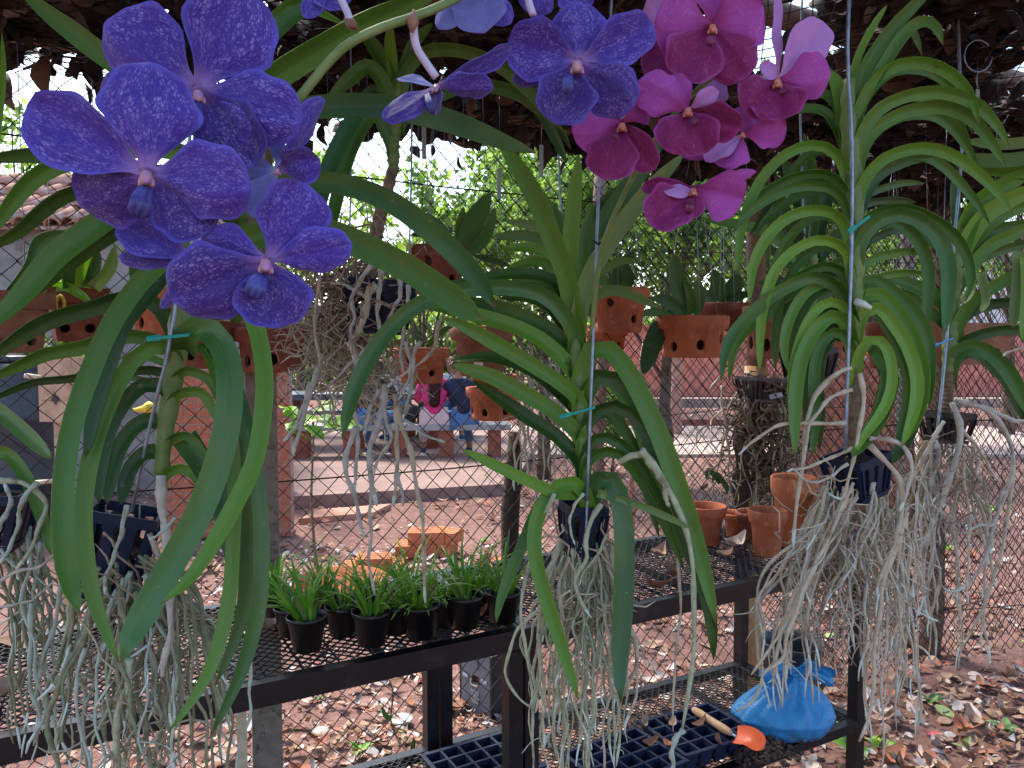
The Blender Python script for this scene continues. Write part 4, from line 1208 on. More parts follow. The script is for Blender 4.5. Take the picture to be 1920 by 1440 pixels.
# F9 flower seen from behind at the top
flower(t, (890,-40), .86, [(822,54,56,-.01,30,2,.05), (908,62,104,-.01,5,2,.03), (958,44,60,.01,-30,0,.04), (800,-60,70,.01,10,2,.03)], VM, None, (890,-30,0))
flower(t, (1040,-45), .92, [(985,20,70,.0,10,0,.03), (1110,10,76,.0,-10,0,.03)], VM, None, (1040,-40,0))
flower(t, (612,-45), .84, [(572,34,42,-.01,30,0,.03), (640,18,80,.0,0,0,.04)], VM, None, (612,-40,0))

# ================================================================== middle orchid with pink flowers
CLASP = 46
LW = .68
o2 = root('hanging_orchid', P(1092, 990, 1.36), 'pink flowered orchid hanging in the middle on a straight wire', 'orchid', 'orchids hanging on wires')
t = o2; D = 1.34
stem(t, [(1097,945),(1092,860),(1087,760),(1082,660),(1074,570),(1070,500)], [26,34,38,38,34,20], [D+.012]*6, nodes_=False)
leaf(t, [(1090,540),(1115,452),(1150,392),(1200,322),(1245,262)], 56, D+.05, D+.12, 'd', 20)
leaf(t, [(1085,500),(1110,412),(1140,372),(1175,342)], 32, D+.06, D+.14, 'm', 20)
leaf(t, [(1074,580),(1070,470),(1076,380),(1086,290)], 44, D, D-.02, 'b', 5)
leaf(t, [(1074,590),(1062,520),(1040,460),(1008,380),(970,312),(932,262)], 54, D, D-.06, 'b', -8)
leaf(t, [(1084,600),(1104,520),(1134,468),(1182,400),(1232,340),(1285,286)], 48, D, D-.05, 'p', 8)
leaf(t, [(1072,600),(1052,540),(1012,515),(950,513),(890,524),(825,534)], 32, D, D+.05, 'd', 35, 45)
leaf(t, [(1074,640),(1040,582),(1000,556),(950,545),(895,546)], 38, D, D+.06, 'm', 20)
leaf(t, [(1078,662),(1030,617),(980,593),(930,576),(880,568),(826,566)], 40, D, D+.03, 'd', 28)
leaf(t, [(1076,620),(1030,560),(965,540),(885,542),(822,555),(767,582),(712,640),(672,710),(652,770),(642,824)], 44, D, D-.16, 't', -12, 10, tip=.8)
leaf(t, [(1080,705),(1030,648),(975,616),(910,595),(850,580),(796,577)], 42, D, D-.02, 'b', 18)
leaf(t, [(1085,775),(1030,718),(985,687),(920,668),(845,676)], 34, D, D+.05, 'd', 30)
leaf(t, [(1085,750),(1045,714),(985,676),(925,641),(870,612),(830,596)], 42, D, D-.08, 'm', 14)
leaf(t, [(1091,872),(1045,818),(990,782),(930,742),(885,712)], 38, D, D-.02, 'd', 22)
leaf(t, [(1090,822),(1040,772),(985,739),(920,705),(870,690),(843,684)], 44, D, D-.06, 'm', 14)
leaf(t, [(1096,905),(1100,870),(1125,850),(1160,852),(1200,900),(1240,972),(1282,1064)], 28, D, D-.03, 'm', 30)
leaf(t, [(1094,862),(1120,822),(1155,828),(1192,862),(1232,930),(1268,1002),(1302,1074)], 30, D, D-.04, 'd', 30)
leaf(t, [(1094,812),(1125,768),(1165,765),(1202,797),(1232,852),(1262,930),(1292,1012),(1322,1110),(1342,1184)], 34, D, D-.06, 'd', 30)
leaf(t, [(1092,770),(1115,710),(1160,712),(1202,762),(1237,842),(1267,920),(1292,1002),(1312,1082),(1328,1132),(1338,1238)], 46, D, D-.04, 'd', 25, 10)
leaf(t, [(1088,720),(1108,656),(1142,655),(1180,700),(1217,772),(1247,842),(1277,930),(1309,1030),(1330,1110),(1342,1170)], 54, D, D-.10, 'm', -14, 8)
leaf(t, [(1290,985),(1322,1088),(1336,1168),(1338,1238)], 26, D, D-.02, 'd', 20)
leaf(t, [(1090,930),(1045,925),(990,901),(930,873),(866,842)], 32, D, D-.12, 'b', 10)
leaf(t, [(1100,905),(1060,918),(1030,925),(1005,960),(980,1020),(955,1080),(937,1130),(930,1168)], 32, D, D-.08, 'm', 14)
leaf(t, [(1100,930),(1075,905),(1042,915),(1015,950),(1003,990),(1004,1050),(1026,1130),(1052,1210),(1072,1270),(1084,1312)], 40, D-.02, D-.12, 'b', 12, 4)
leaf(t, [(1108,930),(1128,896),(1150,905),(1164,945),(1170,1000),(1170,1100),(1164,1200),(1162,1270),(1164,1318)], 56, D-.02, D-.12, 't', 4, -6)
leaf(t, [(1120,925),(1170,938),(1220,956),(1265,976),(1297,992)], 20, D-.05, D-.10, 'p', 10)
for g in ([(1074,640),(1040,582),(1000,556),(950,545),(895,546)], [(1080,705),(1030,648),(975,616),(910,595),(850,580),(796,577)], [(1085,750),(1045,714),(985,676),(925,641),(870,612),(830,596)],
          [(1090,822),(1040,772),(985,739),(920,705),(870,690),(843,684)], [(1092,770),(1115,710),(1160,712),(1202,762),(1237,842),(1267,920),(1292,1002),(1312,1082)], [(1094,812),(1125,768),(1165,765),(1202,797),(1232,852),(1262,930),(1292,1012)],
          [(1072,600),(1052,540),(1012,515),(950,513),(890,524)]):
    behind(t, g, 36, D+.02, D+.04)
for g in ([(1074,590),(1066,520),(1052,440),(1040,380)], [(1078,580),(1092,500),(1100,430),(1112,380)]):
    leaf(t, g, 34, D+.02, D+.06, 'm', 12)
basket(t, P(1094,945,D), .070, .078, 12, 3)
wire(t, [(1150,-60),(1135,200),(1124,335),(1112,640),(1101,938)], D-.04, 6)
wire(t, [(1101,938),(1098,1030)], D-.05, 5)
clip(t, (1050,782), (1116,764), D-.05, 9)
put('binding', MB().tube([P(1113,452,D-.05),P(1122,458,D-.06),P(1132,452,D-.05)], .002, 6), M['potblack'], t)
aroot(t, [(1160,868),(1190,852),(1215,855),(1235,885),(1262,930),(1285,985),(1297,1050),(1300,1120),(1300,1200),(1292,1300),(1280,1372)], 17, D-.06, 'rt_green', False, D-.1, .001)
aroot(t, [(1282,1368),(1268,1385),(1262,1412),(1258,1480)], 16, D-.1, 'rt_blue', False)
aroot(t, [(1255,950),(1268,1040),(1276,1140),(1270,1220),(1262,1300),(1260,1370)], 7, D-.02, 'rt_tan', False)
aroot(t, [(1040,925),(1015,980),(1008,1010),(990,1080),(976,1150),(985,1215),(995,1290),(1003,1440)], 9, D-.06, 'rt_green', False)
aroot(t, [(1035,1120),(1000,1150),(970,1187),(949,1240),(948,1272),(966,1302),(1003,1330)], 9, D-.06, 'rt_green', False)
aroot(t, [(1128,945),(1108,975),(1097,1020),(1100,1050),(1080,1085),(1082,1110),(1100,1150),(1107,1160)], 11, D-.06, 'rt_green')
aroot(t, [(1140,1000),(1120,1040),(1097,1070),(1085,1100)], 9, D-.055, 'rt_green')
aroot(t, [(1095,925),(1075,950),(1070,990),(1075,1020)], 9, D-.06, 'rt_green')
aroot(t, [(1200,845),(1222,868),(1240,900),(1255,950)], 22, D-.07, 'rt_green', False)
curtain(t, 58, 1050, 1150, 1010, 1060, 1000, 1180, 1250, 1500, D, .07, 6, 11, ['rt_green','rt_green','rt_tan'], 12, .005, (0,2), .35)
tangle(t, 60, 1090, 1110, 60, 90, D, .06, 4, 'rt_tan', 13)
# pink spike
put('flower_stalk', MB().tube(cr([P(1108,640,D-.03),P(1115,560,D-.06),P(1122,500,D-.09),P(1137,440,D-.12),P(1158,390,D-.14),P(1182,340,D-.16),P(1205,298,D-.18),P(1245,240,D-.22),P(1290,185,D-.24),P(1350,130,D-.24),P(1390,70,D-.24)], 30), [10/F*1.25/2]*31, 8), M['stalk'], t)
DP = 1.06
kw = dict(mcol='column_p', mlip='lip_p')
flower(t, (1275,85), DP+.07, [(1208,140,74,.0,10,1,.04), (1213,0,62,.0,-10,2,.04)], PM, None, (1275,85,0), **kw)
flower(t, (1312,228), DP+.06, [(1318,300,80,.0,0,0,.04), (1345,150,60,.01,0,2,.04)], PM, None, (1312,228,0), **kw)
flower(t, (1335,48), DP-.02, [(1275,150,112,.006,4,1,.05), (1398,148,100,.006,-4,1,.05), (1342,-70,100,.012,0,0,.03), (1228,40,118,-.006,0,0,.05), (1432,14,126,-.006,0,0,.05)], PM, ((1336,66),(1330,86),20), (1336,52,24), **kw)
flower(t, (1166,230), DP-.01, [(1132,336,100,-.004,10,1,.05), (1228,318,70,-.006,30,1,.06), (1072,246,88,.0,0,0,.05), (1225,180,66,.004,35,0,.06), (1190,318,40,.02,0,1,.02), (1168,170,40,.012,0,2,.02)], PM, ((1160,250),(1152,262),16), (1166,236,24), **kw)
flower(t, (1292,207), DP-.03, [(1252,285,84,.0,-8,1,.06), (1322,288,84,.0,8,1,.06), (1196,152,82,.0,10,0,.05), (1388,242,80,-.006,24,1,.06), (1348,172,40,-.01,30,2,.10), (1262,140,44,.004,20,0,.06)], PM, ((1300,218),(1304,236),18), (1290,208,24), **kw)
flower(t, (1460,152), DP, [(1392,206,84,.0,-20,1,.06), (1462,226,100,-.004,6,1,.06), (1462,-12,34,.03,55,2,.03), (1545,42,80,.01,10,2,.05), (1558,138,88,-.004,4,0,.06), (1425,120,34,.0,40,2,.05)], PM, ((1464,165),(1468,178),14), (1458,154,24), **kw)
flower(t, (1392,252), DP+.03, [(1408,198,58,.01,10,0,.05), (1475,242,62,.0,20,0,.05), (1350,312,72,-.004,30,0,.06), (1322,302,46,.0,35,2,.05)], PM, None, (1392,252,14), **kw)
flower(t, (1305,352), DP+.02, [(1216,420,92,-.004,14,1,.06), (1292,408,48,.0,10,1,.04), (1202,352,36,.02,20,1,.03), (1418,322,24,.02,20,0,.03), (1394,374,92,-.004,10,0,.06), (1245,358,34,-.01,45,2,.08)], PM, ((1296,372),(1290,400),20), (1300,358,20), **kw)

# ================================================================== right orchid
CLASP = 30
LW = .64
o3 = root('hanging_orchid', P(1603, 880, 1.30), 'flowerless orchid with many arching leaves hanging right of the pink flowers', 'orchid', 'orchids hanging on wires')
t = o3; D = 1.30
stem(t, [(1606,700),(1605,600),(1602,500),(1603,400),(1597,300),(1591,200),(1594,150)], [22,32,34,34,34,32,24], [D]*7)
stem(t, [(1596,850),(1604,780),(1610,720),(1606,690)], [16,24,26,20], [D]*4, 'stem_b')
for spec in [
 ([(1596,180),(1608,110),(1640,45),(1664,8)], 22, D, D, 'b', 15),
 ([(1598,190),(1622,130),(1650,85),(1684,42),(1724,2),(1756,-25)], 38, D, D-.03, 'm', 10),
 ([(1600,230),(1622,180),(1655,125),(1692,68),(1726,40),(1754,48),(1768,84)], 36, D, D-.04, 'm', -15),
 ([(1588,260),(1572,165),(1550,128)], 40, D, D+.03, 'b', 10),
 ([(1586,240),(1558,182),(1506,172)], 28, D, D+.05, 'm', 20),
 ([(1600,270),(1612,205),(1642,150),(1690,121),(1745,121),(1790,145),(1820,182),(1836,234)], 34, D, D-.05, 'b', 20, 10),
 ([(1602,305),(1618,248),(1652,204),(1706,179),(1770,174),(1830,195),(1870,236),(1892,274)], 36, D, D-.06, 'm', 25, 5),
 ([(1603,345),(1618,278),(1652,234),(1716,205),(1780,203),(1826,226),(1856,263),(1887,314)], 38, D, D-.02, 'm', 20, 0),
 ([(1604,395),(1618,345),(1652,302),(1702,281),(1752,280),(1796,297),(1840,330),(1876,366),(1899,402)], 34, D, D-.08, 'b', 25, -10),
 ([(1605,420),(1622,372),(1652,327),(1710,300),(1764,296)], 30, D, D+.06, 'd', 30),
 ([(1606,400),(1625,368),(1660,352),(1700,343),(1734,344)], 20, D, D+.1, 'd', 25),
 ([(1606,420),(1622,386),(1655,377),(1690,376),(1717,380)], 20, D, D+.1, 'd', 20),
 ([(1604,480),(1616,425),(1652,397),(1700,392),(1746,410),(1786,438),(1811,476),(1822,520),(1810,566)], 32, D, D-.05, 'm', 25, 10),
 ([(1604,505),(1615,452),(1648,414),(1690,402),(1735,420),(1766,456),(1779,510),(1776,570),(1771,628)], 42, D, D-.10, 't', 22, -5),
 ([(1604,520),(1620,462),(1650,443),(1690,428),(1728,425)], 24, D, D+.08, 'd', 20),
 ([(1605,545),(1622,498),(1657,480),(1712,472),(1754,486)], 24, D, D+.06, 'm', 20),
 ([(1606,570),(1630,528),(1692,512),(1750,516)], 22, D, D+.08, 'm', 20),
 ([(1603,580),(1615,535),(1640,524),(1674,545),(1712,580),(1737,626),(1744,690),(1742,765)], 36, D, D-.04, 'm', -20, 10),
 ([(1604,610),(1618,560),(1650,550),(1687,590),(1714,640),(1730,700),(1724,770),(1700,826)], 40, D, D-.06, 'b', -15, 10),
 ([(1604,640),(1618,590),(1648,578),(1677,610),(1704,655),(1720,712),(1714,770),(1690,840)], 36, D, D-.08, 'b', -10, 12),
 ([(1603,600),(1616,575),(1640,548),(1665,545),(1690,560)], 14, D, D, 'd', 40),
 ([(1603,705),(1612,662),(1632,637),(1658,645),(1673,690),(1669,737),(1650,778),(1622,815),(1598,858)], 30, D, D-.08, 'b', -8, 12),
 ([(1640,650),(1668,700),(1668,730),(1646,788),(1616,832),(1597,856)], 44, D, D-.09, 'm', 10, 20),
 ([(1700,650),(1724,700),(1716,770),(1694,830),(1672,870)], 44, D, D-.03, 'd', 10),
 # left side
 ([(1588,290),(1570,240),(1545,208),(1500,204),(1448,224)], 26, D, D+.06, 'm', 20),
 ([(1593,360),(1580,310),(1553,278),(1510,274),(1465,296),(1425,340),(1399,400),(1386,450),(1381,515)], 30, D, D-.04, 'b', -20, -5),
 ([(1594,395),(1582,355),(1555,330),(1510,328),(1462,345),(1425,370),(1394,410),(1377,436)], 26, D, D-.02, 'm', -25),
 ([(1596,430),(1585,385),(1560,355),(1505,349),(1455,365),(1410,395),(1374,434)], 28, D, D-.06, 'm', -22, -10),
 ([(1597,470),(1582,420),(1555,398),(1510,396),(1468,415),(1435,450),(1412,500),(1405,570)], 32, D, D-.06, 'b', -22, -5),
 ([(1597,520),(1588,475),(1563,455),(1525,452),(1482,475),(1450,515),(1430,580),(1425,640),(1424,700)], 30, D, D-.08, 'b', -22, 5),
 ([(1595,545),(1580,512),(1545,500),(1490,525),(1455,565),(1433,612)], 28, D, D+.02, 'm', -25),
 ([(1595,580),(1582,542),(1550,530),(1510,550),(1482,595),(1470,650),(1479,702)], 30, D, D-.04, 'm', -18, 5),
 ([(1596,610),(1582,575),(1550,568),(1520,595),(1500,640),(1485,710),(1484,796)], 28, D, D-.06, 'b', -18, 5),
 ([(1597,640),(1584,602),(1558,594),(1525,625),(1501,680),(1491,760),(1491,856)], 40, D, D-.08, 'm', -15, 8),
 ([(1598,665),(1584,630),(1558,626),(1534,660),(1526,720),(1530,780),(1522,856)], 32, D, D-.05, 'm', -15, 8),
 ([(1596,590),(1570,540),(1525,520),(1460,548),(1396,600),(1362,650),(1352,716)], 36, D, D-.10, 'd', -16, -4),
]:
    pts, w, d0, d1, tn = spec[:5]; leaf(t, pts, w, d0, d1, tn, *spec[5:])
    if len(pts) > 5: behind(t, pts, w, d0, d1)
basket(t, P(1603,852,D), .080, .066, 28, -12)
wire(t, [(1594,-40),(1589,110),(1597,250),(1597,450),(1591,650),(1585,850)], D-.04, 7)
clip(t, (1590,436), (1630,406), D-.045, 11)
put('velamen_tip', MB().tube([P(1605,566,D-.04),P(1618,570,D-.05),P(1634,578,D-.055)], [.006,.006,.003], 8), M['rt_tip'], t)
aroot(t, [(1596,690),(1570,700),(1530,740),(1515,790),(1508,840),(1500,900),(1492,960),(1490,1030)], 11, D-.05, 'rt_tan')
aroot(t, [(1598,730),(1560,745),(1530,775),(1516,810),(1510,850)], 10, D-.06, 'rt_tan')
aroot(t, [(1585,793),(1540,795),(1500,794),(1470,795),(1440,808),(1410,828),(1384,852)], 10, D-.06, 'rt_tan', True)
aroot(t, [(1612,700),(1622,750),(1612,800),(1600,850),(1590,905),(1580,935),(1556,925)], 11, D-.07, 'rt_tan')
aroot(t, [(1630,822),(1672,825),(1700,845),(1706,880),(1702,920),(1690,960)], 11, D-.07, 'rt_grey', True)
aroot(t, [(1630,835),(1665,870),(1690,900),(1690,950),(1675,1020),(1650,1090),(1648,1130)], 12, D-.06, 'rt_tan', True)
aroot(t, [(1600,840),(1540,866),(1500,880),(1472,884)], 9, D-.07, 'rt_tan', True)
aroot(t, [(1590,870),(1530,905),(1488,880),(1478,888)], 8, D-.075, 'rt_grey', True)
aroot(t, [(1600,905),(1575,960),(1548,1020),(1512,1090),(1480,1160),(1440,1220),(1408,1265)], 10, D-.06, 'rt_tan', False, D-.1)
aroot(t, [(1530,1060),(1500,1120),(1478,1190),(1468,1235),(1433,1262),(1424,1290),(1405,1318),(1380,1335)], 9, D-.1, 'rt_tan', False)
aroot(t, [(1700,960),(1682,1020),(1655,1095),(1650,1160),(1638,1230),(1636,1310),(1628,1350),(1610,1390)], 12, D-.06, 'rt_tan', False)
aroot(t, [(1660,1100),(1665,1180),(1650,1290),(1660,1380),(1655,1440)], 8, D-.05, 'rt_grey', False)
aroot(t, [(1690,1000),(1680,1100),(1690,1200),(1672,1300),(1640,1350)], 7, D-.03, 'rt_tan', False)
curtain(t, 40, 1540, 1640, 900, 940, 1430, 1600, 1080, 1330, D, .09, 5, 10, ['rt_tan','rt_grey','rt_tan'], 22, .0045, (0,3), .25)
curtain(t, 34, 1600, 1700, 890, 960, 1610, 1720, 1080, 1400, D+.02, .09, 5, 10, ['rt_tan','rt_grey','rt_tan'], 23, .0045, (0,3), .3)
tangle(t, 90, 1600, 1000, 90, 100, D, .08, 3.2, 'rt_tan', 24)
tangle(t, 60, 1560, 1120, 90, 100, D, .08, 2.6, 'rt_thin', 25)

# ================================================================== far right orchid
CLASP = 26
LW = .72
o4 = root('hanging_orchid', P(1780, 800, 1.78), 'orchid with broad ribbed leaves at the far right over a black basket', 'orchid', 'orchids hanging on wires')
t = o4; D = 1.76
stem(t, [(1780,700),(1783,640),(1785,560),(1795,480),(1800,430)], [26,30,32,30,24], [D]*5)
stem(t, [(1770,800),(1776,750),(1780,700)], [16,22,26], [D]*3, 'stem_b')
for spec in [
 ([(1795,480),(1830,392),(1882,350),(1950,312)], 48, D, D-.05, 'b', 10),
 ([(1795,490),(1840,412),(1892,376),(1960,345)], 44, D, D-.06, 'b', 14),
 ([(1795,500),(1845,430),(1895,396),(1960,380)], 34, D, D-.03, 'm', 14),
 ([(1794,510),(1850,440),(1900,424),(1960,418)], 28, D, D, 'm', 20),
 ([(1792,545),(1850,467),(1900,440),(1960,412)], 32, D, D-.05, 'm', 18),
 ([(1792,540),(1830,492),(1890,466),(1960,452)], 24, D, D+.02, 'd', 20),
 ([(1788,630),(1812,580),(1842,552),(1892,522),(1960,496)], 32, D, D-.08, 'm', 14),
 ([(1784,650),(1800,605),(1822,584),(1868,570),(1960,567)], 28, D, D-.04, 'd', 22),
 ([(1782,680),(1800,648),(1828,632),(1878,620),(1960,619)], 26, D, D-.04, 'd', 25),
 ([(1780,700),(1798,660),(1828,650),(1866,670),(1896,705),(1916,745),(1932,784)], 38, D, D-.10, 'm', -8),
 ([(1788,600),(1760,560),(1712,535),(1665,520)], 36, D, D+.02, 'm', 18),
 ([(1788,620),(1750,590),(1700,556),(1648,544)], 30, D, D+.03, 'm', 20),
 ([(1795,500),(1775,470),(1740,450),(1700,445)], 28, D, D+.04, 'm', 20),
 ([(1798,450),(1792,390),(1792,340),(1797,312)], 24, D, D, 't', 20),
 ([(1960,290),(1895,300),(1842,300),(1805,292)], 36, D-.1, D, 'p', 12),
 ([(1960,262),(1882,270),(1812,264)], 28, D-.1, D, 'p', 12),
 ([(1960,330),(1900,322),(1850,318),(1815,310)], 30, D-.08, D, 'b', 12),
 ([(1912,470),(1908,545),(1900,615)], 30, D-.1, D-.1, 'p', 10),
 ([(1925,480),(1926,560),(1918,640)], 28, D-.12, D-.12, 'b', 10),
 ([(1815,500),(1820,540),(1806,570)], 20, D-.05, D-.08, 'p', 15),
 ([(1838,510),(1848,560),(1840,585)], 20, D-.05, D-.08, 'p', 15),
]:
    pts, w, d0, d1, tn = spec[:5]; leaf(t, pts, w, d0, d1, tn, *spec[5:])
    if len(pts) > 5: behind(t, pts, w, d0, d1)
basket(t, P(1776,772,D), .084, .062, 15, 3, 'basket_b')
wire(t, [(1794,-40),(1799,120),(1803,290),(1786,480),(1775,640),(1752,860)], D-.05, 6, ds=[D]*3+[D-.04]*3)
clip(t, (1745,651), (1787,635), D-.06, 7, 'clip_b')
aroot(t, [(1790,750),(1830,760),(1870,775),(1905,790),(1950,785)], 12, D-.05, 'rt_grey', False)
aroot(t, [(1800,752),(1850,770),(1885,810),(1900,860),(1885,930),(1860,1000),(1840,1060),(1810,1100),(1778,1112)], 11, D-.05, 'rt_grey')
aroot(t, [(1880,920),(1862,980),(1840,985),(1815,993)], 9, D-.05, 'rt_grey')
aroot(t, [(1785,755),(1800,800),(1792,860),(1770,930),(1740,1000),(1730,1080),(1735,1150),(1760,1165)], 12, D-.06, 'rt_grey')
aroot(t, [(1770,790),(1745,830),(1720,880),(1715,920),(1728,960)], 10, D-.06, 'rt_grey')
aroot(t, [(1900,880),(1885,1000),(1860,1090),(1830,1170),(1805,1215)], 9, D-.04, 'rt_tan', False)
aroot(t, [(1800,800),(1840,850),(1870,900)], 9, D-.05, 'rt_tan')
aroot(t, [(1950,650),(1905,655),(1880,668)], 9, D-.1, 'rt_tan')
curtain(t, 30, 1730, 1830, 820, 850, 1690, 1850, 960, 1260, D, .10, 5, 10, ['rt_grey','rt_tan'], 32, .006, (0,3), .4)
tangle(t, 60, 1775, 900, 80, 90, D, .1, 2.6, 'rt_thin', 33)

# ================================================================== orchid out of frame on the left, its roots and basket
CLASP = 0
LW = .8
o5 = root('hanging_orchid', P(-10, 950, 1.12), 'orchid cut by the left edge with blue grey roots and a navy basket', 'orchid', 'orchids hanging on wires')
t = o5; D = 1.12
stem(t, [(-25,900),(-40,800),(-55,690)], [26,36,36], [D]*3)
leaf(t, [(-45,780),(-20,762),(20,790),(60,825),(97,860)], 36, D, D-.1, 'm', 10, 20)
leaf(t, [(-30,850),(10,850),(45,890),(75,960),(95,1040)], 28, D, D-.05, 'm', 10)
leaf(t, [(-40,700),(-10,300),(6,150),(4,60)], 16, D, D+.05, 'b', 20)
basket(t, P(-12,918,D), .096, .075, 14, 4)
aroot(t, [(-10,900),(35,903),(62,918),(82,945),(76,985),(55,1040),(30,1065)], 12, D-.05, 'rt_green')
aroot(t, [(70,905),(48,930),(38,960),(24,1010),(2,1060)], 11, D-.06, 'rt_blue')
aroot(t, [(-10,1000),(15,960),(17,935),(10,905)], 12, D-.06, 'rt_blue')
aroot(t, [(0,1030),(25,1060),(38,1085)], 11, D-.05, 'rt_blue')
aroot(t, [(-10,1095),(35,1070),(80,1060),(115,1020)], 8, D-.05, 'rt_grey')
aroot(t, [(-10,1140),(60,1125),(100,1090)], 6, D-.05, 'rt_grey')
aroot(t, [(115,1040),(110,1120),(95,1190),(80,1250),(62,1330)], 13, D-.05, 'rt_blue', False)
aroot(t, [(60,1130),(55,1200),(58,1280),(75,1340),(60,1400)], 10, D-.05, 'rt_blue', False)
curtain(t, 26, -20, 100, 985, 1060, 20, 130, 1180, 1460, D, .06, 6, 11, ['rt_blue','rt_olive','rt_olive'], 42, .006, (0,2), .4)

# ================================================================== orchid with the great root mass behind the violet flowers
CLASP = 20
LW = .85
o6 = root('hanging_orchid', P(705, 560, 1.62), 'tall orchid behind the violet flowers with a great mass of grey roots', 'orchid', 'orchids hanging on wires')
t = o6; D = 1.60
stem(t, [(738,320),(736,260),(742,200),(745,150)], [20,28,30,22], [D]*4)
stem(t, [(692,520),(703,450),(714,400),(728,350),(738,310)], [26,26,26,24,20], [D]*5, 'stem_b')
for spec in [
 ([(742,200),(728,140),(702,88),(668,52)], 32, D, D, 'm', 12),
 ([(742,190),(735,120),(731,80),(732,40)], 26, D, D, 'b', 8),
 ([(746,190),(758,130),(776,82),(812,42)], 26, D, D, 'm', -8),
 ([(738,220),(722,160),(692,124),(658,146),(612,190)], 32, D, D-.06, 'm', 20),
 ([(740,240),(722,190),(700,168),(672,185)], 22, D, D, 'd', 20),
 ([(746,200),(760,140),(792,100),(850,94),(910,110),(960,142),(1010,192),(1052,244)], 28, D, D-.05, 'm', 25),
 ([(748,230),(800,190),(880,160),(960,172),(1012,207),(1052,248),(1070,280)], 28, D, D-.02, 'd', 25),
 ([(960,165),(1012,210),(1042,262),(1062,305)], 22, D, D-.03, 'd', 25),
 ([(736,280),(720,240),(708,220),(690,222),(668,262),(648,320)], 26, D, D-.08, 't', 20),
]:
    pts, w, d0, d1, tn = spec[:5]; leaf(t, pts, w, d0, d1, tn, *spec[5:])
basket(t, P(712,528,D), .135, .10, 12, 3)
for g in [
 ([(697,497),(672,530),(660,560),(666,598),(658,615),(655,650)], 10), ([(706,534),(690,550),(683,590),(672,625),(660,650),(672,690)], 14),
 ([(716,505),(710,545),(708,580),(714,630)], 10), ([(750,515),(750,550),(738,580),(730,600)], 9), ([(766,534),(764,570),(758,620),(750,660),(756,700)], 10),
 ([(655,640),(672,690),(676,720)], 13), ([(598,690),(580,740),(565,800),(553,830),(551,852)], 11), ([(582,715),(560,790),(545,810),(531,828)], 10),
 ([(711,730),(692,772),(682,814)], 9), ([(722,720),(719,760),(706,803),(693,838),(695,890),(706,948)], 12), ([(650,740),(669,798),(671,850),(666,890),(663,925)], 10),
 ([(668,800),(650,850),(650,890),(664,925),(672,970),(683,1010)], 10), ([(715,740),(724,788),(732,825),(711,859),(700,892)], 8), ([(740,740),(745,810),(743,885),(738,950)], 9),
 ([(744,885),(752,920),(758,948)], 8), ([(745,760),(753,798),(772,851),(782,930),(793,983),(797,1080),(798,1130)], 9), ([(790,640),(777,660),(772,719),(753,790)], 10),
 ([(822,600),(814,653),(780,685),(724,727)], 9), ([(740,770),(759,788),(795,814),(832,830)], 8), ([(700,880),(694,945),(697,1000),(690,1060),(704,1115)], 9),
 ([(690,560),(650,535),(620,530)], 9), ([(700,640),(640,700),(615,730),(640,760)], 7), ([(600,520),(590,600),(600,690),(582,720)], 7), ([(760,640),(770,700),(745,750)], 8),
]:
    aroot(t, g[0], g[1]*1.25, D-.11, lr.choice(['rt_pale','rt_pale','rt_tan']), lr.random() < .7, None, .0012)
tangle(t, 300, 650, 560, 85, 95, D, .12, 3.6, 'rt_thin', 51, L_=.16)
tangle(t, 90, 670, 690, 60, 50, D, .10, 3.6, 'rt_tan', 52, L_=.15)
tangle(t, 60, 605, 640, 30, 90, D, .06, 3.4, 'rt_grey', 53, L_=.14)
curtain(t, 12, 590, 760, 560, 650, 600, 800, 720, 860, D, .08, 4, 7, ['rt_tan','rt_grey'], 54, .008, (0,2), .3)
for x in (655, 768):
    wire(t, [(x, -60), (x+4, 250), (x-2, 530)], D, 4, ds=[D, D, D])

# ================================================================== small pale orchid behind the middle one, dark fan orchid
CLASP = 20
LW = .85
o7 = root('hanging_orchid', P(1060, 560, 1.95), 'small pale leaved orchid half hidden behind the middle orchid', 'orchid', 'orchids hanging on wires')
t = o7; D = 1.9
stem(t, [(1062,640),(1058,540),(1052,450),(1046,400)], [24,28,26,16], [D]*4)
for spec in [
 ([(1052,480),(1035,445),(1000,424),(944,414)], 20, D, D-.05, 'p', 10), ([(1052,500),(1030,462),(990,442),(924,443)], 24, D, D-.05, 'p', 10),
 ([(1054,520),(1030,482),(1000,464),(938,466)], 22, D, D-.05, 'b', 14), ([(1056,540),(1040,508),(1008,490),(950,503)], 22, D, D-.05, 'b', 14),
 ([(1060,550),(1110,520),(1162,490),(1198,492)], 20, D, D-.06, 'p', 8), ([(1062,590),(1120,552),(1160,545),(1200,560),(1238,577)], 24, D, D-.1, 'p', 8),
 ([(1050,460),(1035,400),(1020,360)], 18, D, D, 'b', 12), ([(1054,560),(1020,530),(980,528),(930,545)], 20, D, D, 'm', 14)]:
    pts, w, d0, d1, tn = spec[:5]; leaf(t, pts, w, d0, d1, tn, *spec[5:])
basket(t, P(1075,640,D), .09, .07, 10, 0, 'basket_b')
wire(t, [(1050,-40),(1048,300),(1070,640)], D, 4)
curtain(t, 12, 960, 1040, 640, 700, 960, 1060, 800, 1000, 1.75, .06, 5, 8, ['rt_tan','rt_grey'], 61)
o8 = root('hanging_orchid', P(1520, 560, 1.75), 'dark fan leaved orchid behind the right hanging orchid', 'orchid', 'orchids hanging on wires')
t = o8; D = 1.72
stem(t, [(1516,640),(1518,560),(1521,460)], [24,28,24], [D]*3)
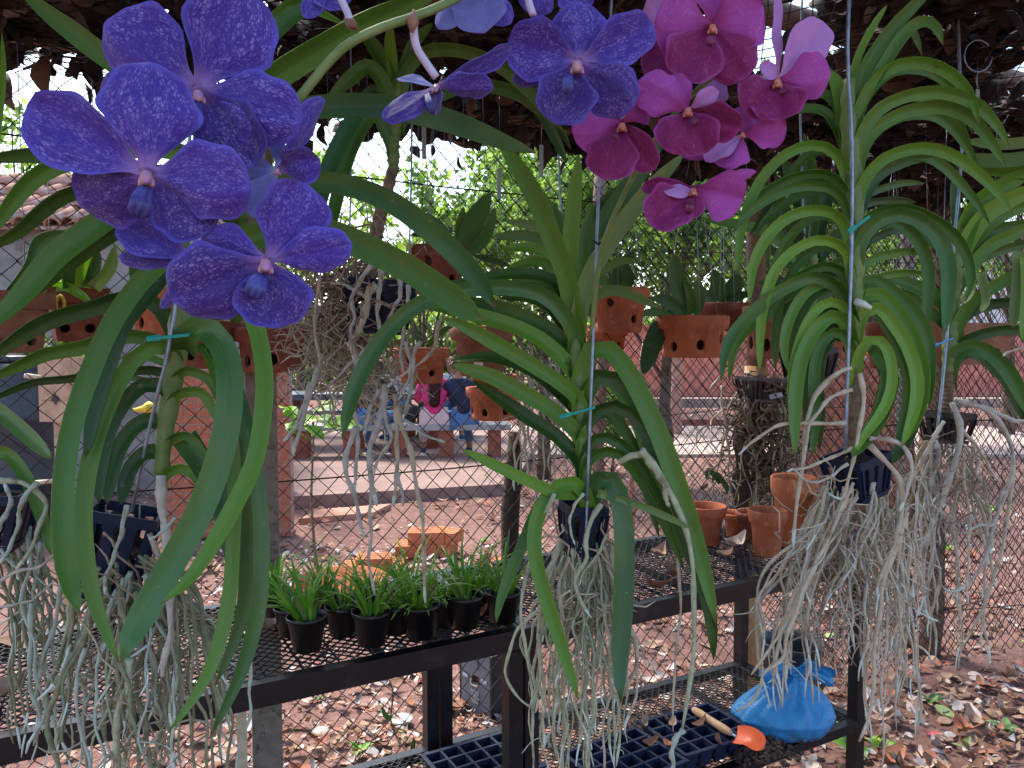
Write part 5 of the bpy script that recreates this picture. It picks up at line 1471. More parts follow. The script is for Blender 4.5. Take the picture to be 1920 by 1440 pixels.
for spec in [
 ([(1520,480),(1502,380),(1468,296)], 36, D, D+.03, 'd', 8), ([(1521,480),(1516,370),(1508,250)], 26, D, D, 'd', 8), ([(1522,480),(1528,370),(1514,255)], 22, D, D, 'm', 12),
 ([(1523,480),(1545,390),(1562,325)], 30, D, D, 'd', 8), ([(1519,490),(1470,400),(1428,338)], 32, D, D, 'd', 12), ([(1519,505),(1470,432),(1418,400)], 28, D, D, 'd', 14),
 ([(1518,515),(1450,440),(1400,424),(1318,410)], 24, D, D-.1, 'm', 18), ([(1524,505),(1570,440),(1605,428)], 26, D, D, 'd', 14), ([(1518,540),(1470,480),(1430,470)], 24, D, D, 'd', 16),
 ([(1520,560),(1560,500),(1610,490)], 24, D, D, 'd', 16), ([(1518,570),(1470,530),(1420,530)], 22, D, D, 'd', 16), ([(1519,580),(1560,545),(1600,540)], 22, D, D, 'd', 16)]:
    pts, w, d0, d1, tn = spec[:5]; leaf(t, pts, w, d0, d1, tn, *spec[5:])
basket(t, P(1516,650,D), .09, .07, 10, 0, 'basket_b')
wire(t, [(1505,-40),(1500,200),(1516,650)], D, 4)
LW, RW, CLASP = 1.0, .8, 0
# ------------------------------------------------------------------ terracotta pots
def bool_holes(mb, cutters, name):
    """cut drain holes: cutters = list of (azimuth, height, radius, reach)"""
    me = mb.mesh(name); o = bpy.data.objects.new('tmp_pot', me); col.objects.link(o)
    cm = MB()
    for (a, z, r, reach) in cutters:
        u = Vector((math.cos(a), math.sin(a), 0))
        cm.tube([u*reach*.45+Vector((0,0,z)), u*reach*1.3+Vector((0,0,z))], r, 14)
    cme = cm.mesh('tmp_cut', smooth=False); co = bpy.data.objects.new('tmp_cut', cme); col.objects.link(co)
    md = o.modifiers.new('cut', 'BOOLEAN'); md.object = co; md.solver = 'EXACT'; md.operation = 'DIFFERENCE'
    dg = bpy.context.evaluated_depsgraph_get()
    out = bpy.data.meshes.new_from_object(o.evaluated_get(dg)); out.name = name
    bpy.data.objects.remove(o); bpy.data.objects.remove(co)
    bpy.data.meshes.remove(me); bpy.data.meshes.remove(cme)
    return out

def pot_profile(r, h, foot, rim, rimh, th=.008):
    rb = r*foot
    def rad(z): return rb+(r-rim-rb)*(z/h)
    return [(rb-.004, 0), (rb, .004), (rad(h-rimh), h-rimh-.003), (rad(h-rimh)+rim*.9, h-rimh), (r, h-rimh*.5), (r, h-.003), (r-.003, h),
            (r-th, h-.002), (rad(h*.6)-th, h*.6), (rb-th, th), (.001, th)]
POTS = {}
def pot_type(key, r, h, foot, rim, rimh, holes, square=False):
    mb = MB(); mb.lathe(pot_profile(r, h, foot, rim, rimh), seg=36)
    POTS[key] = (bool_holes(mb, [(a, z*h, hr, r) for (a, z, hr) in holes], 'pot_'+key) if holes else mb.mesh('pot_'+key), r, h)
A = -math.pi/2
pot_type('bowl', .095, .085, .80, .011, .026, [(A+.15,.30,.0105),(A+1.05,.46,.0105),(A-.75,.26,.0105),(A-1.5,.3,.0105),(A+1.5,.3,.0105)])
pot_type('deep', .085, .105, .74, .010, .03, [(A+.5,.3,.010),(A-.5,.66,.010),(A-1.4,.3,.010)])
pot_type('plain', .075, .125, .66, .009, .034, [])
def pot(x, yrim, ybot, w, d, label, mat='terra', kind='bowl', rot=0, group='terracotta pots hung along the fence', leaves=(), wires=True, name=None, tilt=0):
    me, r, h = POTS[kind]
    R_ = w/F*d/2; H_ = (ybot-yrim)/F*d
    c = P(x, yrim, d); loc = Vector((c.x, c.y, c.z-H_))
    t = root(name or ('potted_orchid' if leaves else 'terracotta_pot'), loc, label, 'pot', group, rot)
    o = put('pot', me.copy(), M[mat], t)
    o.scale = (R_/r, R_/r, H_/h); o.rotation_euler = (tilt, 0, 0)
    mb = MB().lathe([(R_*.70,-H_*.4),(R_*.84,0),(R_*.5,.008),(.002,.012)], (0,0,H_*.84), 20)
    rnd = random.Random(int(x*7+yrim))
    for _ in range(30):
        a = rnd.uniform(0,6.28); q = R_*.75*rnd.random()**.5
        mb.box((q*math.cos(a), q*math.sin(a), H_*.86+.006), (rnd.uniform(.01,.025), rnd.uniform(.008,.016), .012), Matrix.Rotation(rnd.uniform(0,3), 3, Vector((rnd.random(),rnd.random(),rnd.random()+.1)).normalized()))
    tag(put('bark_chunks', mb, M['bark'], t, False), kind='stuff')
    if wires:
        for a in (.4, 2.5, 4.6):
            a -= rot
            put('hanging_wire', MB().tube([(R_*.96*math.cos(a), R_*.96*math.sin(a), H_*.9), (R_*.5*math.cos(a), R_*.5*math.sin(a), H_+.25), (0,0,max(.4, ROOFZ-.02-loc.z))], .0011, 5), M['wire'], t, False)
    t.rotation_euler = (0, 0, 0)
    o.rotation_euler = (tilt, 0, rot)
    for sp_ in leaves:
        pts, lw, tn = sp_[:3]
        leaf(t, pts, lw, d-.02, d-.02-(sp_[3] if len(sp_) > 3 else .03), tn, sp_[4] if len(sp_) > 4 else 10, None, .45, fold=.2, base=.5)
    return t
def pd(x, n=.60): return bd(x, n)
pot(306, 540, 628, 122, 1.80, 'pinkish clay bowl with a thick rim left of the teal clip', 'terra', 'bowl', .3, leaves=(
    ([(300,545),(325,560),(345,590),(352,600)], 30, 'm'), ([(268,545),(255,510),(262,470)], 24, 't'), ([(300,540),(310,505),(330,490)], 22, 'p'), ([(285,540),(278,520),(262,512)], 16, 'l')))
pot(372, 602, 690, 150, 1.98, 'reddish clay bowl directly behind the left orchid stem', 'terra_d', 'bowl', .0, leaves=(
    ([(420,600),(400,612),(385,650)], 30, 't'), ([(430,600),(455,585),(470,570)], 24, 'm')))
pot(512, 614, 697, 142, 2.0, 'red brown clay bowl with two drain holes before the grey post', 'terra_d', 'bowl', .15, leaves=(
    ([(530,612),(560,590),(600,585)], 16, 'p'), ([(500,612),(520,595),(545,600)], 16, 'm')))
pot(822, 462, 552, 112, 2.15, 'brown clay pot with a yellow tie hanging above the root mass', 'terra_d', 'deep', .2, leaves=(
    ([(872,475),(884,425),(920,362)], 40, 't'), ([(868,475),(862,430),(870,388)], 20, 'm'), ([(880,478),(912,440),(928,388)], 22, 't'), ([(850,470),(820,425),(770,395)], 26, 't'), ([(845,470),(800,440),(770,440)], 18, 'd'), ([(890,480),(930,490),(960,500)], 12, 'd')))
t = root('yellow_tie', P(768, 465, 2.1), 'yellow ribbon knotted on the rim of the brown pot', 'ribbon')
for (a, b_) in (((747,432),(768,462)), ((768,462),(758,480)), ((768,462),(772,482))):
    put('ribbon', MB().box(((P(*a,2.1)+P(*b_,2.1))/2), (.009,.003,(P(*a,2.1)-P(*b_,2.1)).length), (P(*b_,2.1)-P(*a,2.1)).to_track_quat('Z','Y').to_matrix()), M['yel'], t, smooth=False)
put('knot', MB().lathe([(.004,-.008),(.012,0),(.004,.008)], P(768,462,2.09), 10), M['yel'], t)
pot(790, 652, 718, 106, 2.25, 'orange clay pot hanging just above the seated people', 'terra', 'deep', .1, leaves=(
    ([(800,650),(830,620),(850,612)], 12, 'm'), ([(822,650),(826,680),(818,690)], 14, 'd', -.02), ([(790,650),(775,610),(770,590)], 12, 't')))
pot(903, 612, 705, 122, 2.45, 'tapering brown clay pot with a yellow and white tag', 'terra_br', 'plain', .1, leaves=(
    ([(900,610),(880,580),(850,575)], 14, 'm'), ([(930,612),(950,590),(975,590)], 16, 'l')))
t = root('plant_tag', P(905, 630, 2.34), 'yellow and white plastic tag clipped to the tapering pot', 'tag')
put('tag_strip', MB().box(P(906, 629, 2.34), (.020,.003,.046)), M['yel'], t, smooth=False)
put('tag_foot', MB().box(P(897, 690, 2.36), (.028,.003,.035)), M['white'], t, smooth=False)
pot(930, 702, 757, 92, 2.52, 'small orange clay pot nested in the low clay bowl', 'terra', 'plain', 0, wires=False)
pot(927, 726, 786, 108, 2.52, 'orange clay bowl holding a smaller clay pot', 'terra', 'bowl', .35, wires=False)
pot(1160, 541, 624, 116, 2.55, 'square shouldered orange clay pot right of the pink orchid wire', 'terra', 'deep', .05, leaves=(
    ([(1150,542),(1165,500),(1190,470)], 24, 'd'), ([(1180,542),(1175,510),(1160,490)], 22, 'd'), ([(1140,540),(1120,505),(1122,480)], 20, 'm')))
pot(1136, 618, 656, 84, 2.85, 'low clay pot peeking out below the square shouldered pot', 'terra', 'bowl', .5, wires=False)
pot(1298, 592, 670, 136, 2.62, 'round orange clay bowl with one dark drain hole over the fence', 'terra', 'bowl', -.1, leaves=(
    ([(1290,592),(1272,530),(1262,478)], 36, 'd'), ([(1282,590),(1255,566),(1222,558)], 24, 'd'), ([(1293,592),(1296,560),(1284,525)], 18, 'm'), ([(1305,592),(1312,555),(1308,520)], 20, 't'),
    ([(1245,598),(1226,640),(1206,702)], 36, 'd', .0), ([(1270,592),(1225,585),(1190,592)], 16, 'm')))
pot(1352, 569, 620, 116, 3.0, 'brown clay bowl with dark leaved plants behind the round bowl', 'terra_d', 'bowl', .2, leaves=(
    ([(1335,568),(1345,535),(1338,505)], 28, 't'), ([(1350,568),(1372,545),(1385,512)], 34, 't'), ([(1355,568),(1385,556),(1408,550)], 18, 'd'), ([(1340,568),(1312,545),(1305,525)], 22, 't')))
pot(1450, 574, 672, 112, 2.75, 'brown clay pot hidden by the arching leaves beside the tan post', 'terra_br', 'bowl', .2)
pot(1556, 604, 672, 96, 3.0, 'clay pot glimpsed left of the right orchid stem', 'terra', 'bowl', .2)
pot(1668, 604, 690, 90, 3.05, 'dark clay pot behind the right orchid leaves', 'terra_d', 'deep', .2)
# rectangular planters
def planter(x0, x1, yt, yb, d0, d1, label, mat, holes):
    a, b_ = P(x0, yt, d0), P(x1, yt, d1)
    h = (yb-yt)/F*(d0+d1)/2
    u = (b_-a); u.z = 0; L_ = u.length; u.normalize(); nn = Vector((-u.y, u.x, 0)); dp = .16
    zt = (a.z+b_.z)/2; zb = zt-h
    t = root('clay_planter', Vector((a.x, a.y, zb)), label, 'planter', 'clay planters hung along the fence')
    def q(s, w, z): return Vector((a.x, a.y, z))+u*s+nn*w
    mb = MB(); th = .014; tp = .015
    for (s0, s1, w0, w1, e0, e1) in ((0,L_,0,th,tp,0),):
        pass
    # outer shell with open top, walls tapering to the foot
    o_ = [q(tp,tp,zb),q(L_-tp,tp,zb),q(L_-tp,dp-tp,zb),q(tp,dp-tp,zb),q(0,0,zt),q(L_,0,zt),q(L_,dp,zt),q(0,dp,zt)]
    i_ = [q(tp+th,tp+th,zb+th),q(L_-tp-th,tp+th,zb+th),q(L_-tp-th,dp-tp-th,zb+th),q(tp+th,dp-tp-th,zb+th),q(th,th,zt),q(L_-th,th,zt),q(L_-th,dp-th,zt),q(th,dp-th,zt)]
    mb.v += o_+i_
    for f in ((0,3,2,1),(0,1,5,4),(1,2,6,5),(2,3,7,6),(3,0,4,7),(8,9,10,11),(8,12,13,9),(9,13,14,10),(10,14,15,11),(11,15,12,8),(4,5,13,12),(5,6,14,13),(6,7,15,14),(7,4,12,15)): mb.face(list(f))
    off = base_of(t)
    me = mb.mesh('planter_tmp', off, False); o = bpy.data.objects.new('tmp_pot', me); col.objects.link(o)
    cm = MB()
    for (fs, fz) in holes:
        p = q(L_*fs, 0, zb+h*fz)-off; cm.tube([p-nn*.03, p+nn*.06], .012, 12)
    cme = cm.mesh('tmp_cut', smooth=False); co = bpy.data.objects.new('tmp_cut', cme); col.objects.link(co)
    md = o.modifiers.new('cut', 'BOOLEAN'); md.object = co; md.solver = 'EXACT'
    out = bpy.data.meshes.new_from_object(o.evaluated_get(bpy.context.evaluated_depsgraph_get()))
    bpy.data.objects.remove(o); bpy.data.objects.remove(co)
    put('planter_body', out, M[mat], t)
    rh = h*.28
    for (s0, s1, w0, w1) in ((-.006,L_+.006,-.008,-.0005),(-.006,L_+.006,dp+.0005,dp+.008)):
        put('rim_band', MB().hexa([q(s0,w0,zt-rh),q(s1,w0,zt-rh),q(s1,w1,zt-rh),q(s0,w1,zt-rh),q(s0,w0,zt+.001),q(s1,w0,zt+.001),q(s1,w1,zt+.001),q(s0,w1,zt+.001)]), M[mat], t, smooth=False)
    put('bark_chunks', MB().hexa([q(tp+th+.002,tp+th+.002,zb+h*.3),q(L_-tp-th-.002,tp+th+.002,zb+h*.3),q(L_-tp-th-.002,dp-tp-th-.002,zb+h*.3),q(tp+th+.002,dp-tp-th-.002,zb+h*.3),
        q(th+.004,th+.004,zt-h*.15),q(L_-th-.004,th+.004,zt-h*.15),q(L_-th-.004,dp-th-.004,zt-h*.15),q(th+.004,dp-th-.004,zt-h*.15)]), M['bark'], t, smooth=False)
    for s in (.08, .92):
        put('hanging_wire', MB().tube([q(L_*s,dp/2,zt-.02), q(L_*s,dp/2,ROOFZ-.02)], .0012, 5), M['wire'], t)
    return t
t = planter(-50, 96, 546, 662, 1.62, 1.76, 'long brown clay planter at the far left behind the arching leaves', 'terra_br', [(.75,.2),(.3,.2)])
leaf(t, [(20,560),(60,500),(80,450),(150,435)], 26, 1.7, 1.72, 't', 10, tip=.5)
leaf(t, [(70,545),(95,500),(100,470)], 22, 1.72, 1.72, 'p', 10, tip=.5)
t = planter(92, 200, 540, 640, 1.86, 1.93, 'red brown clay planter with a yellow plastic ring', 'terra_d', [(.25,.25),(.7,.25)])
for g in (([(140,540),(135,500),(150,470)], 36, 't'), ([(155,540),(158,500),(170,455)], 24, 'l'), ([(165,540),(178,500),(185,470)], 20, 't'), ([(175,542),(205,505),(215,460)], 22, 'p'), ([(92,538),(125,538),(150,552),(170,566)], 18, 'l')):
    leaf(t, g[0], g[1], 1.86, 1.83, g[2], 10, None, .5)
t = root('plastic_ring', P(113, 575, 1.83), 'small yellow plastic ring hooked on the red brown planter', 'ring')
q = [P(113+8*math.cos(a*.5236), 570+16*math.sin(a*.5236), 1.83) for a in range(13)]
put('ring', MB().tube(q, .0035, 8), M['yel'], t)
planter(1700, 1790, 560, 640, 2.9, 2.95, 'clay planter in the shade behind the far right orchid', 'terra_d', [(.3,.3)])
planter(1795, 1908, 606, 684, 2.3, 2.36, 'pale brown clay planter hanging at the far right', 'terra_br', [(.72,.3)])

# ------------------------------------------------------------------ clay pots standing on the right bench
def stand_pot(x, yb, w, hpx, label, mat='terra', kind='plain', rot=0, empty_=True, z=.936):
    b_ = G(x, yb, z); d = (b_-CAM).dot(FWD)
    me, r, h = POTS[kind]
    t = root('terracotta_pot', b_, label, 'pot', 'clay pots standing on the bench')
    o = put('pot', me.copy(), M[mat], t); R_ = w/F*d/2; H_ = hpx/F*d
    o.scale = (R_/r, R_/r, H_/h); o.rotation_euler = (0,0,rot)
    return t
stand_pot(1322, 1018, 78, 72, 'clay pot with a rim at the far edge of the right bench', 'terra', 'plain')
stand_pot(1380, 1004, 54, 44, 'small dark orange clay pot between two larger ones on the bench', 'terra_o', 'plain')
stand_pot(1438, 1040, 72, 86, 'tall clay pot nearest the front among those on the right bench', 'terra', 'plain')
stand_pot(1412, 1010, 66, 52, 'clay pot behind the tall one on the right bench', 'terra_d', 'plain')
stand_pot(1486, 1022, 84, 130, 'large orange clay pot half hidden behind hanging roots', 'terra_o', 'plain')
stand_pot(1560, 1040, 70, 110, 'dull brown clay pot behind the thickest of the right roots', 'terra_br', 'plain')

# ------------------------------------------------------------------ black seedling pots
sr = random.Random(9)
BL = []
for k in range(6):
    L_ = (.075,.09,.11,.065,.095,.065)[k]; bnd = (.4,.8,1.5,.6,1.2,1.9)[k]
    pts = []
    p = Vector((0,0,0)); a = .08
    for i in range(8):
        pts.append(p.copy()); p = p+Vector((math.sin(a),0,math.cos(a)))*L_/7; a += bnd/7
    mb = MB(); ribbon(mb, pts, lambda t: .0025*(1-t**2.5)+.0003, cup=lambda t, u: .3*abs(u), thick=.0005, nac=2, ref=Vector((1,0,.2)))
    me = mb.mesh('blade'); me.materials.append(M['grass']); BL.append(me)
BLD = []
for me in BL[:3]:
    m2 = me.copy(); m2.materials.clear(); m2.materials.append(M['lf_pale']); BLD.append(m2)
spm = MB().lathe([(.024,0),(.027,.001),(.0365,.060),(.040,.0605),(.040,.0665),(.0385,.068),(.0375,.0665),(.0345,.058),(.0245,.004),(.001,.004)], seg=28).mesh('small_pot'); spm.materials.append(M['potblack'])
ssm = MB().lathe([(.0330,.050),(.0340,.0545),(.02,.057),(.001,.058)], seg=18).mesh('potting_soil'); ssm.materials.append(M['soil'])
def seedling(x, yb, w, label, n=26, hs=1.0, zrot=0):
    b_ = G(x, yb, .9375); d = (b_-CAM).dot(FWD)
    s = w/F*d/.080
    t = root('potted_seedling', b_, label, 'pot', 'black pots of grassy seedlings on the bench', zrot)
    t.scale = (s, s, s)
    put('pot', spm, None, t); put('soil', ssm, None, t)
    lean = (sr.uniform(-.22,.22), sr.uniform(-.22,.22)); sp_ = sr.uniform(.7, 1.5)
    for k in range(n):
        o = put('leaf', sr.choice(BL if k % 7 else BLD), None, t)
        a = sr.uniform(0, 6.28); q = .018*sr.random()**.6
        o.location = (q*math.cos(a), q*math.sin(a), .052)
        o.rotation_euler = (Matrix.Rotation(lean[0],3,'X') @ Matrix.Rotation(lean[1],3,'Y') @ Matrix.Rotation(a+sr.uniform(-.6,.6),3,'Z') @ Matrix.Rotation(sr.uniform(-.05,.38)*sp_,3,'Y') @ Matrix.Rotation(sr.uniform(-.15,.15),3,'X')).to_euler()
        z = hs*sr.uniform(.55, 1.3); o.scale = (z, z, z)
    for k in range(3):
        a = sr.uniform(0,6.28)
        put('bulb', MB().tube([(.012*math.cos(a),.012*math.sin(a),.05),(.013*math.cos(a),.013*math.sin(a),.062),(.014*math.cos(a),.014*math.sin(a),.072)], [.004,.0042,.0015], 7), M['lf_pale'], t, False)
    return t
for (x, yb, w, n, hs, lab) in [
 (576,1217,77,34,1.2,'black seedling pot nearest the left front of the bench'),
 (697,1207,76,26,1.15,'front black seedling pot under a long hanging root'),
 (789,1194,76,30,1.2,'black seedling pot with tall grass pierced by two hanging roots'),
 (872,1175,73,30,1.15,'black seedling pot with an upright dark green tuft beside the curled leaf'),
 (642,1190,66,26,1.25,'black seedling pot in the second row behind the gap of the front two'),
 (546,1190,64,18,.9,'black seedling pot tucked behind the nearest left one'),
 (520,1166,62,30,1.3,'black seedling pot closest to the grey fence post'),
 (742,1186,64,24,1.1,'black seedling pot squeezed between two front pots'),
 (828,1172,62,22,1.1,'black seedling pot behind the one pierced by roots'),
 (943,1165,70,28,1.2,'black seedling pot at the right end before the pink orchid roots'),
 (902,1150,62,20,1.0,'rear black seedling pot beside the rust coloured leaf'),
 (606,1162,62,26,1.2,'rear black seedling pot at the left of the back row'),
 (690,1160,62,24,1.2,'rear black seedling pot in the middle of the back row'),
 (770,1152,62,24,1.2,'rear black seedling pot before the hollow bricks')]:
    seedling(x, yb, w, lab, int(n*sr.uniform(1.1,1.5)), hs*1.08, sr.uniform(0,6))
# terracotta dish standing behind the seedlings on the bench
b_ = G(640, 1125, .937)
t = root('clay_dish', b_, 'shallow orange clay dish behind the grassy seedling pots', 'dish')
put('dish', MB().lathe([(.075,0),(.085,.004),(.115,.045),(.122,.047),(.122,.055),(.112,.055),(.08,.010),(.001,.009)], seg=36), M['terra_o'], t, False)

# curled dry leaves lying on the bench
for (x, y, L_, az, mi, lab) in [(900,1162,.055,.3,3,'curled amber dry leaf on the bench edge beside the seedling pots'),(938,1160,.05,1.2,0,'pale dry leaf lying beside the amber one on the bench'),
   (512,1185,.06,.1,0,'crumpled tan leaf near the grey post on the bench'),(1380,1030,.085,.5,2,'large pale dry leaf beside the tall clay pot'),(1362,1048,.05,.2,0,'tan dry leaf before the clay pots on the bench'),
   (1235,1048,.07,.9,0,'arched tan leaf on the middle of the right bench'),(1225,1110,.075,2.8,1,'brown dry leaf near the front of the right bench'),(1260,1085,.06,1.8,1,'brown curled leaf behind another on the right bench'),
   (905,1075,.08,1.4,3,'rust coloured leaf standing among the seedling pots'),(60,1225,.09,.6,0,'tan leaf on the mesh at the far left of the bench'),(20,1310,.08,.2,0,'pale brown leaf on the near left corner of the bench')]:
    p = G(x, y, .945); mb = MB()
    dry_leaf(mb, p+Vector((0,0,.008)), L_, L_*.34, az, -.25, .2, .9, mi, rg)
    tag(put('dry_leaf', mb, LIT, off=p), lab, 'leaf', 'dry leaves lying on the benches')

# ------------------------------------------------------------------ lower shelf: seed trays, trowel, bag, bucket
def tray(c, rz, nx_, ny_, cs, h, label):
    t = root('seed_tray', c, label, 'tray', 'navy plastic seed trays on the lower shelf', rz)
    w, l = nx_*cs, ny_*cs
    mb = MB()
    top = MB(); th = .0035
    for i in range(nx_+1):
        x = -w/2+i*cs; hh = .012 if i in (0, nx_) else .007
        put('rib', MB().box((x, 0, h-.002), (hh, l+.012, .004)), M['basket'], t, False, smooth=False)
    for j in range(ny_+1):
        y = -l/2+j*cs; hh = .012 if j in (0, ny_) else .007
        put('rib', MB().box((0, y, h-.0015), (w+.012, hh, .0042)), M['basket'], t, False, smooth=False)
    cm = MB(); a, b_ = cs/2-.003, cs/2-.011
    v = [(-b_,-b_,.002),(b_,-b_,.002),(b_,b_,.002),(-b_,b_,.002),(-a,-a,h-.004),(a,-a,h-.004),(a,a,h-.004),(-a,a,h-.004)]
    iv = [(x_*.93,y_*.93,z_+.0015) for (x_,y_,z_) in v]
    cm.v += [Vector(q) for q in v+iv]
    for f in ((0,3,2,1),(0,1,5,4),(1,2,6,5),(2,3,7,6),(3,0,4,7),(8,9,10,11),(8,12,13,9),(9,13,14,10),(10,14,15,11),(11,15,12,8),(4,5,13,12),(5,6,14,13),(6,7,15,14),(7,4,12,15)): cm.face(list(f))
    cme = cm.mesh('cell', smooth=False); cme.materials.append(M['basket'])
    dm_ = MB().box((0,0,.012), (b_*1.75,b_*1.75,.014)).mesh('cell_soil', smooth=False); dm_.materials.append(M['soil'])
    for i in range(nx_):
        for j in range(ny_):
            o = put('cell', cme, None, t); o.location = (-w/2+(i+.5)*cs, -l/2+(j+.5)*cs, 0)
            if sr.random() < .6:
                o = put('soil', dm_, None, t); o.location = (-w/2+(i+.5)*cs, -l/2+(j+.5)*cs, 0)
    return t
zs = .418
c = G(1308, 1398, zs); tray(Vector((c.x, c.y, zs)), BROT-R(2), 5, 4, .052, .055, 'navy seed tray with the orange trowel lying across it')
c2 = Vector((c.x, c.y, zs))-Vector((math.cos(BROT),math.sin(BROT),0))*.285
tray(c2+Vector((.01,-.02,0)), BROT+R(3), 5, 4, .052, .055, 'navy seed tray under the roots of the pink flowered orchid')
c3 = G(905, 1462, zs); tray(Vector((c3.x, c3.y, zs)), BROT+R(1), 5, 4, .052, .055, 'navy seed tray showing at the bottom edge left of the middle orchid')
TW = ['at the far corner','by the trowel handle','beside the thick green root','near the front rim','in a middle cell','against the bench leg','by the orange blade','under the pink orchid roots']
for k in range(8):
    p = G(1170+250*sr.random(), 1340+80*sr.random(), zs+.06); mb = MB()
    dry_leaf(mb, p, sr.uniform(.03,.06), .012, sr.uniform(0,6), sr.uniform(-.6,.6), sr.uniform(-.6,.6), .8, sr.choice((0,1,1,3,6)), sr)
    tag(put('dry_leaf', mb, LIT, off=p), 'small crumpled dry leaf dropped in the seed trays '+TW[k], 'leaf', 'dry leaves in the seed trays')
# trowel
M['orange'] = simple('orange_blade', (.80,.13,.035), (.72,.11,.03), 20, .45)
M['handle'] = simple('trowel_handle', (.52,.31,.16), (.45,.26,.13), 40, .6)
a, b_ = G(1300, 1330, zs+.075), G(1372, 1376, zs+.075)
t = root('garden_trowel', a, 'garden trowel with a wooden handle and orange blade', 'trowel')
put('handle', MB().tube(cr([a, a.lerp(b_,.3), a.lerp(b_,.7), b_], 10), [.008,.0115,.012,.011,.0105,.0105,.011,.012,.012,.010,.006], 10), M['handle'], t)
e = G(1432, 1404, zs+.072)
put('ferrule', MB().tube([b_, b_.lerp(e,.25)+Vector((0,0,-.004))], .004, 8), M['wire'], t)
mb = MB(); ribbon(mb, cr([b_.lerp(e,.15), b_.lerp(e,.6)+Vector((0,0,.012)), e], 10), lambda t_: .029*(.92+.08*sst(0,.4,t_))*(1 if t_ < .55 else math.sqrt(max(.02, 1-((t_-.55)/.45)**3))), cup=lambda t_, u: .35*u*u, thick=.002, nac=8, ref=Vector((-.25,-.55,.8)).normalized())
put('blade', mb, M['orange'], t)
# bucket
bz = G(1484, 1285, zs); dbk = (bz-CAM).dot(FWD)
bz = Vector((bz.x, bz.y, zs))
Rb = 58/F*dbk; Hb = .155
t = root('plastic_bucket', bz, 'grey black nursery bucket behind the blue bag', 'bucket')
M['bucketm'] = simple('grey_bucket', (.035,.04,.046), (.05,.055,.062), 10, .5, .1)
put('bucket_wall', MB().lathe([(Rb*.78,0),(Rb*.82,.004),(Rb*.93,Hb*.78),(Rb*.96,Hb*.79),(Rb*.97,Hb-.004),(Rb,Hb-.002),(Rb,Hb+.004),(Rb*.95,Hb+.003),(Rb*.91,Hb*.76),(Rb*.78,.006),(.001,.006)], seg=36), M['bucketm'], t, False)
put('soil', MB().lathe([(Rb*.84,Hb*.45),(Rb*.5,Hb*.5),(.001,Hb*.5)], seg=24), M['soil'], t, False)
# blue bag
def bag_mat():
    m, nt, N, L, b = nodes('blue_bag_plastic')
    co = coords(nt)
    n1 = noise_(nt, 9, 5, co, .65, .6); n2 = noise_(nt, 34, 4, co, .6, .8)
    c = mixc(nt, ramp_(nt, n1, .3, .7), (.020,.200,.470), (.045,.300,.620))
    sep = N.new('ShaderNodeSeparateXYZ'); L.new(co, sep.inputs[0])
    dirt = math_(nt, 'MULTIPLY', ramp_(nt, sep.outputs[2], .05, .0), ramp_(nt, n2, .38, .6))
    c = mixc(nt, math_(nt, 'MULTIPLY', dirt, .8), c, (.05,.03,.02))
    L.new(c, b.inputs['Base Color']); b.inputs['Roughness'].default_value = .42
    cr1 = N.new('ShaderNodeTexVoronoi'); cr1.feature = 'DISTANCE_TO_EDGE'; cr1.inputs['Scale'].default_value = 16
    mpv = N.new('ShaderNodeVectorMath'); mpv.operation = 'ADD'; L.new(co, mpv.inputs[0])
    cmv = N.new('ShaderNodeCombineXYZ'); L.new(math_(nt, 'MULTIPLY', n1, .12), cmv.inputs[0]); L.new(math_(nt, 'MULTIPLY', n2, .05), cmv.inputs[2]); L.new(cmv.outputs[0], mpv.inputs[1]); L.new(mpv.outputs[0], cr1.inputs['Vector'])
    hh_ = math_(nt, 'ADD', math_(nt, 'ADD', n1, math_(nt, 'MULTIPLY', n2, .4)), math_(nt, 'MULTIPLY', ramp_(nt, cr1.outputs['Distance'], .0, .2), .16))
    bump_(nt, b, hh_, .75, .008)
    translucent(nt, b, (.02,.25,.6), .15)
    return m
M['bag'] = bag_mat()
bb = G(1512, 1392, zs); bb = Vector((bb.x, bb.y, zs)); dbg = (bb-CAM).dot(FWD)
bb = bb+BN*.085
t = root('blue_bag', bb, 'tied blue plastic sack bulging on the lower shelf', 'bag')
mb = MB(); nseg, nring = 96, 40
Rx, Ry, Hh = 100/F*dbg, .095, .165
prof = []
for j in range(nring+1):
    f = j/nring
    if f < .78: s = f/.78; rr_ = min(1, .80+.5*s)**1 if s < .4 else (1-.86*sst(.36,1.05,s)); z = Hh*(s**1.25)
    else: s = (f-.78)/.22; rr_ = .17-.05*sst(0,.4,s)+.20*sst(.4,1,s); z = Hh+.028*s
    prof.append((rr_, z, f))
for (rr_, z, f) in prof:
    for k in range(nseg):
        a = 2*math.pi*k/nseg
        pl = 1+(.17*sst(.28,.75,f))*(math.sin(a*9+1.3)+.6*math.sin(a*17+.4))*(1 if f < .8 else 1.9)*.6
        pl *= 1+.035*abs(noise.noise((math.cos(a)*5+f*3, math.sin(a)*5, f*6)))-.03*abs(noise.noise((math.cos(a)*9, math.sin(a)*9-f*5, f*5)))+.05*noise.noise((math.cos(a)*2, math.sin(a)*2, f*4))+.02*noise.noise((math.cos(a)*7, math.sin(a)*7, f*11))
        sh = .035*sst(.3,.75,f)
        zz = z*(1+.06*noise.noise((math.cos(a)*1.5, math.sin(a)*1.5, 9)))+(.02*math.sin(a*3) if f > .93 else 0)
        zz += .03*sst(.3,.6,f)*(1-sst(.66,.8,f))*(.5+.5*math.cos(a-2.7))
        mb.v.append(bb+Vector((rr_*Rx*pl*math.cos(a)+sh, rr_*Ry*pl*math.sin(a)*1.05, max(zz, .001))))
n_ = nseg
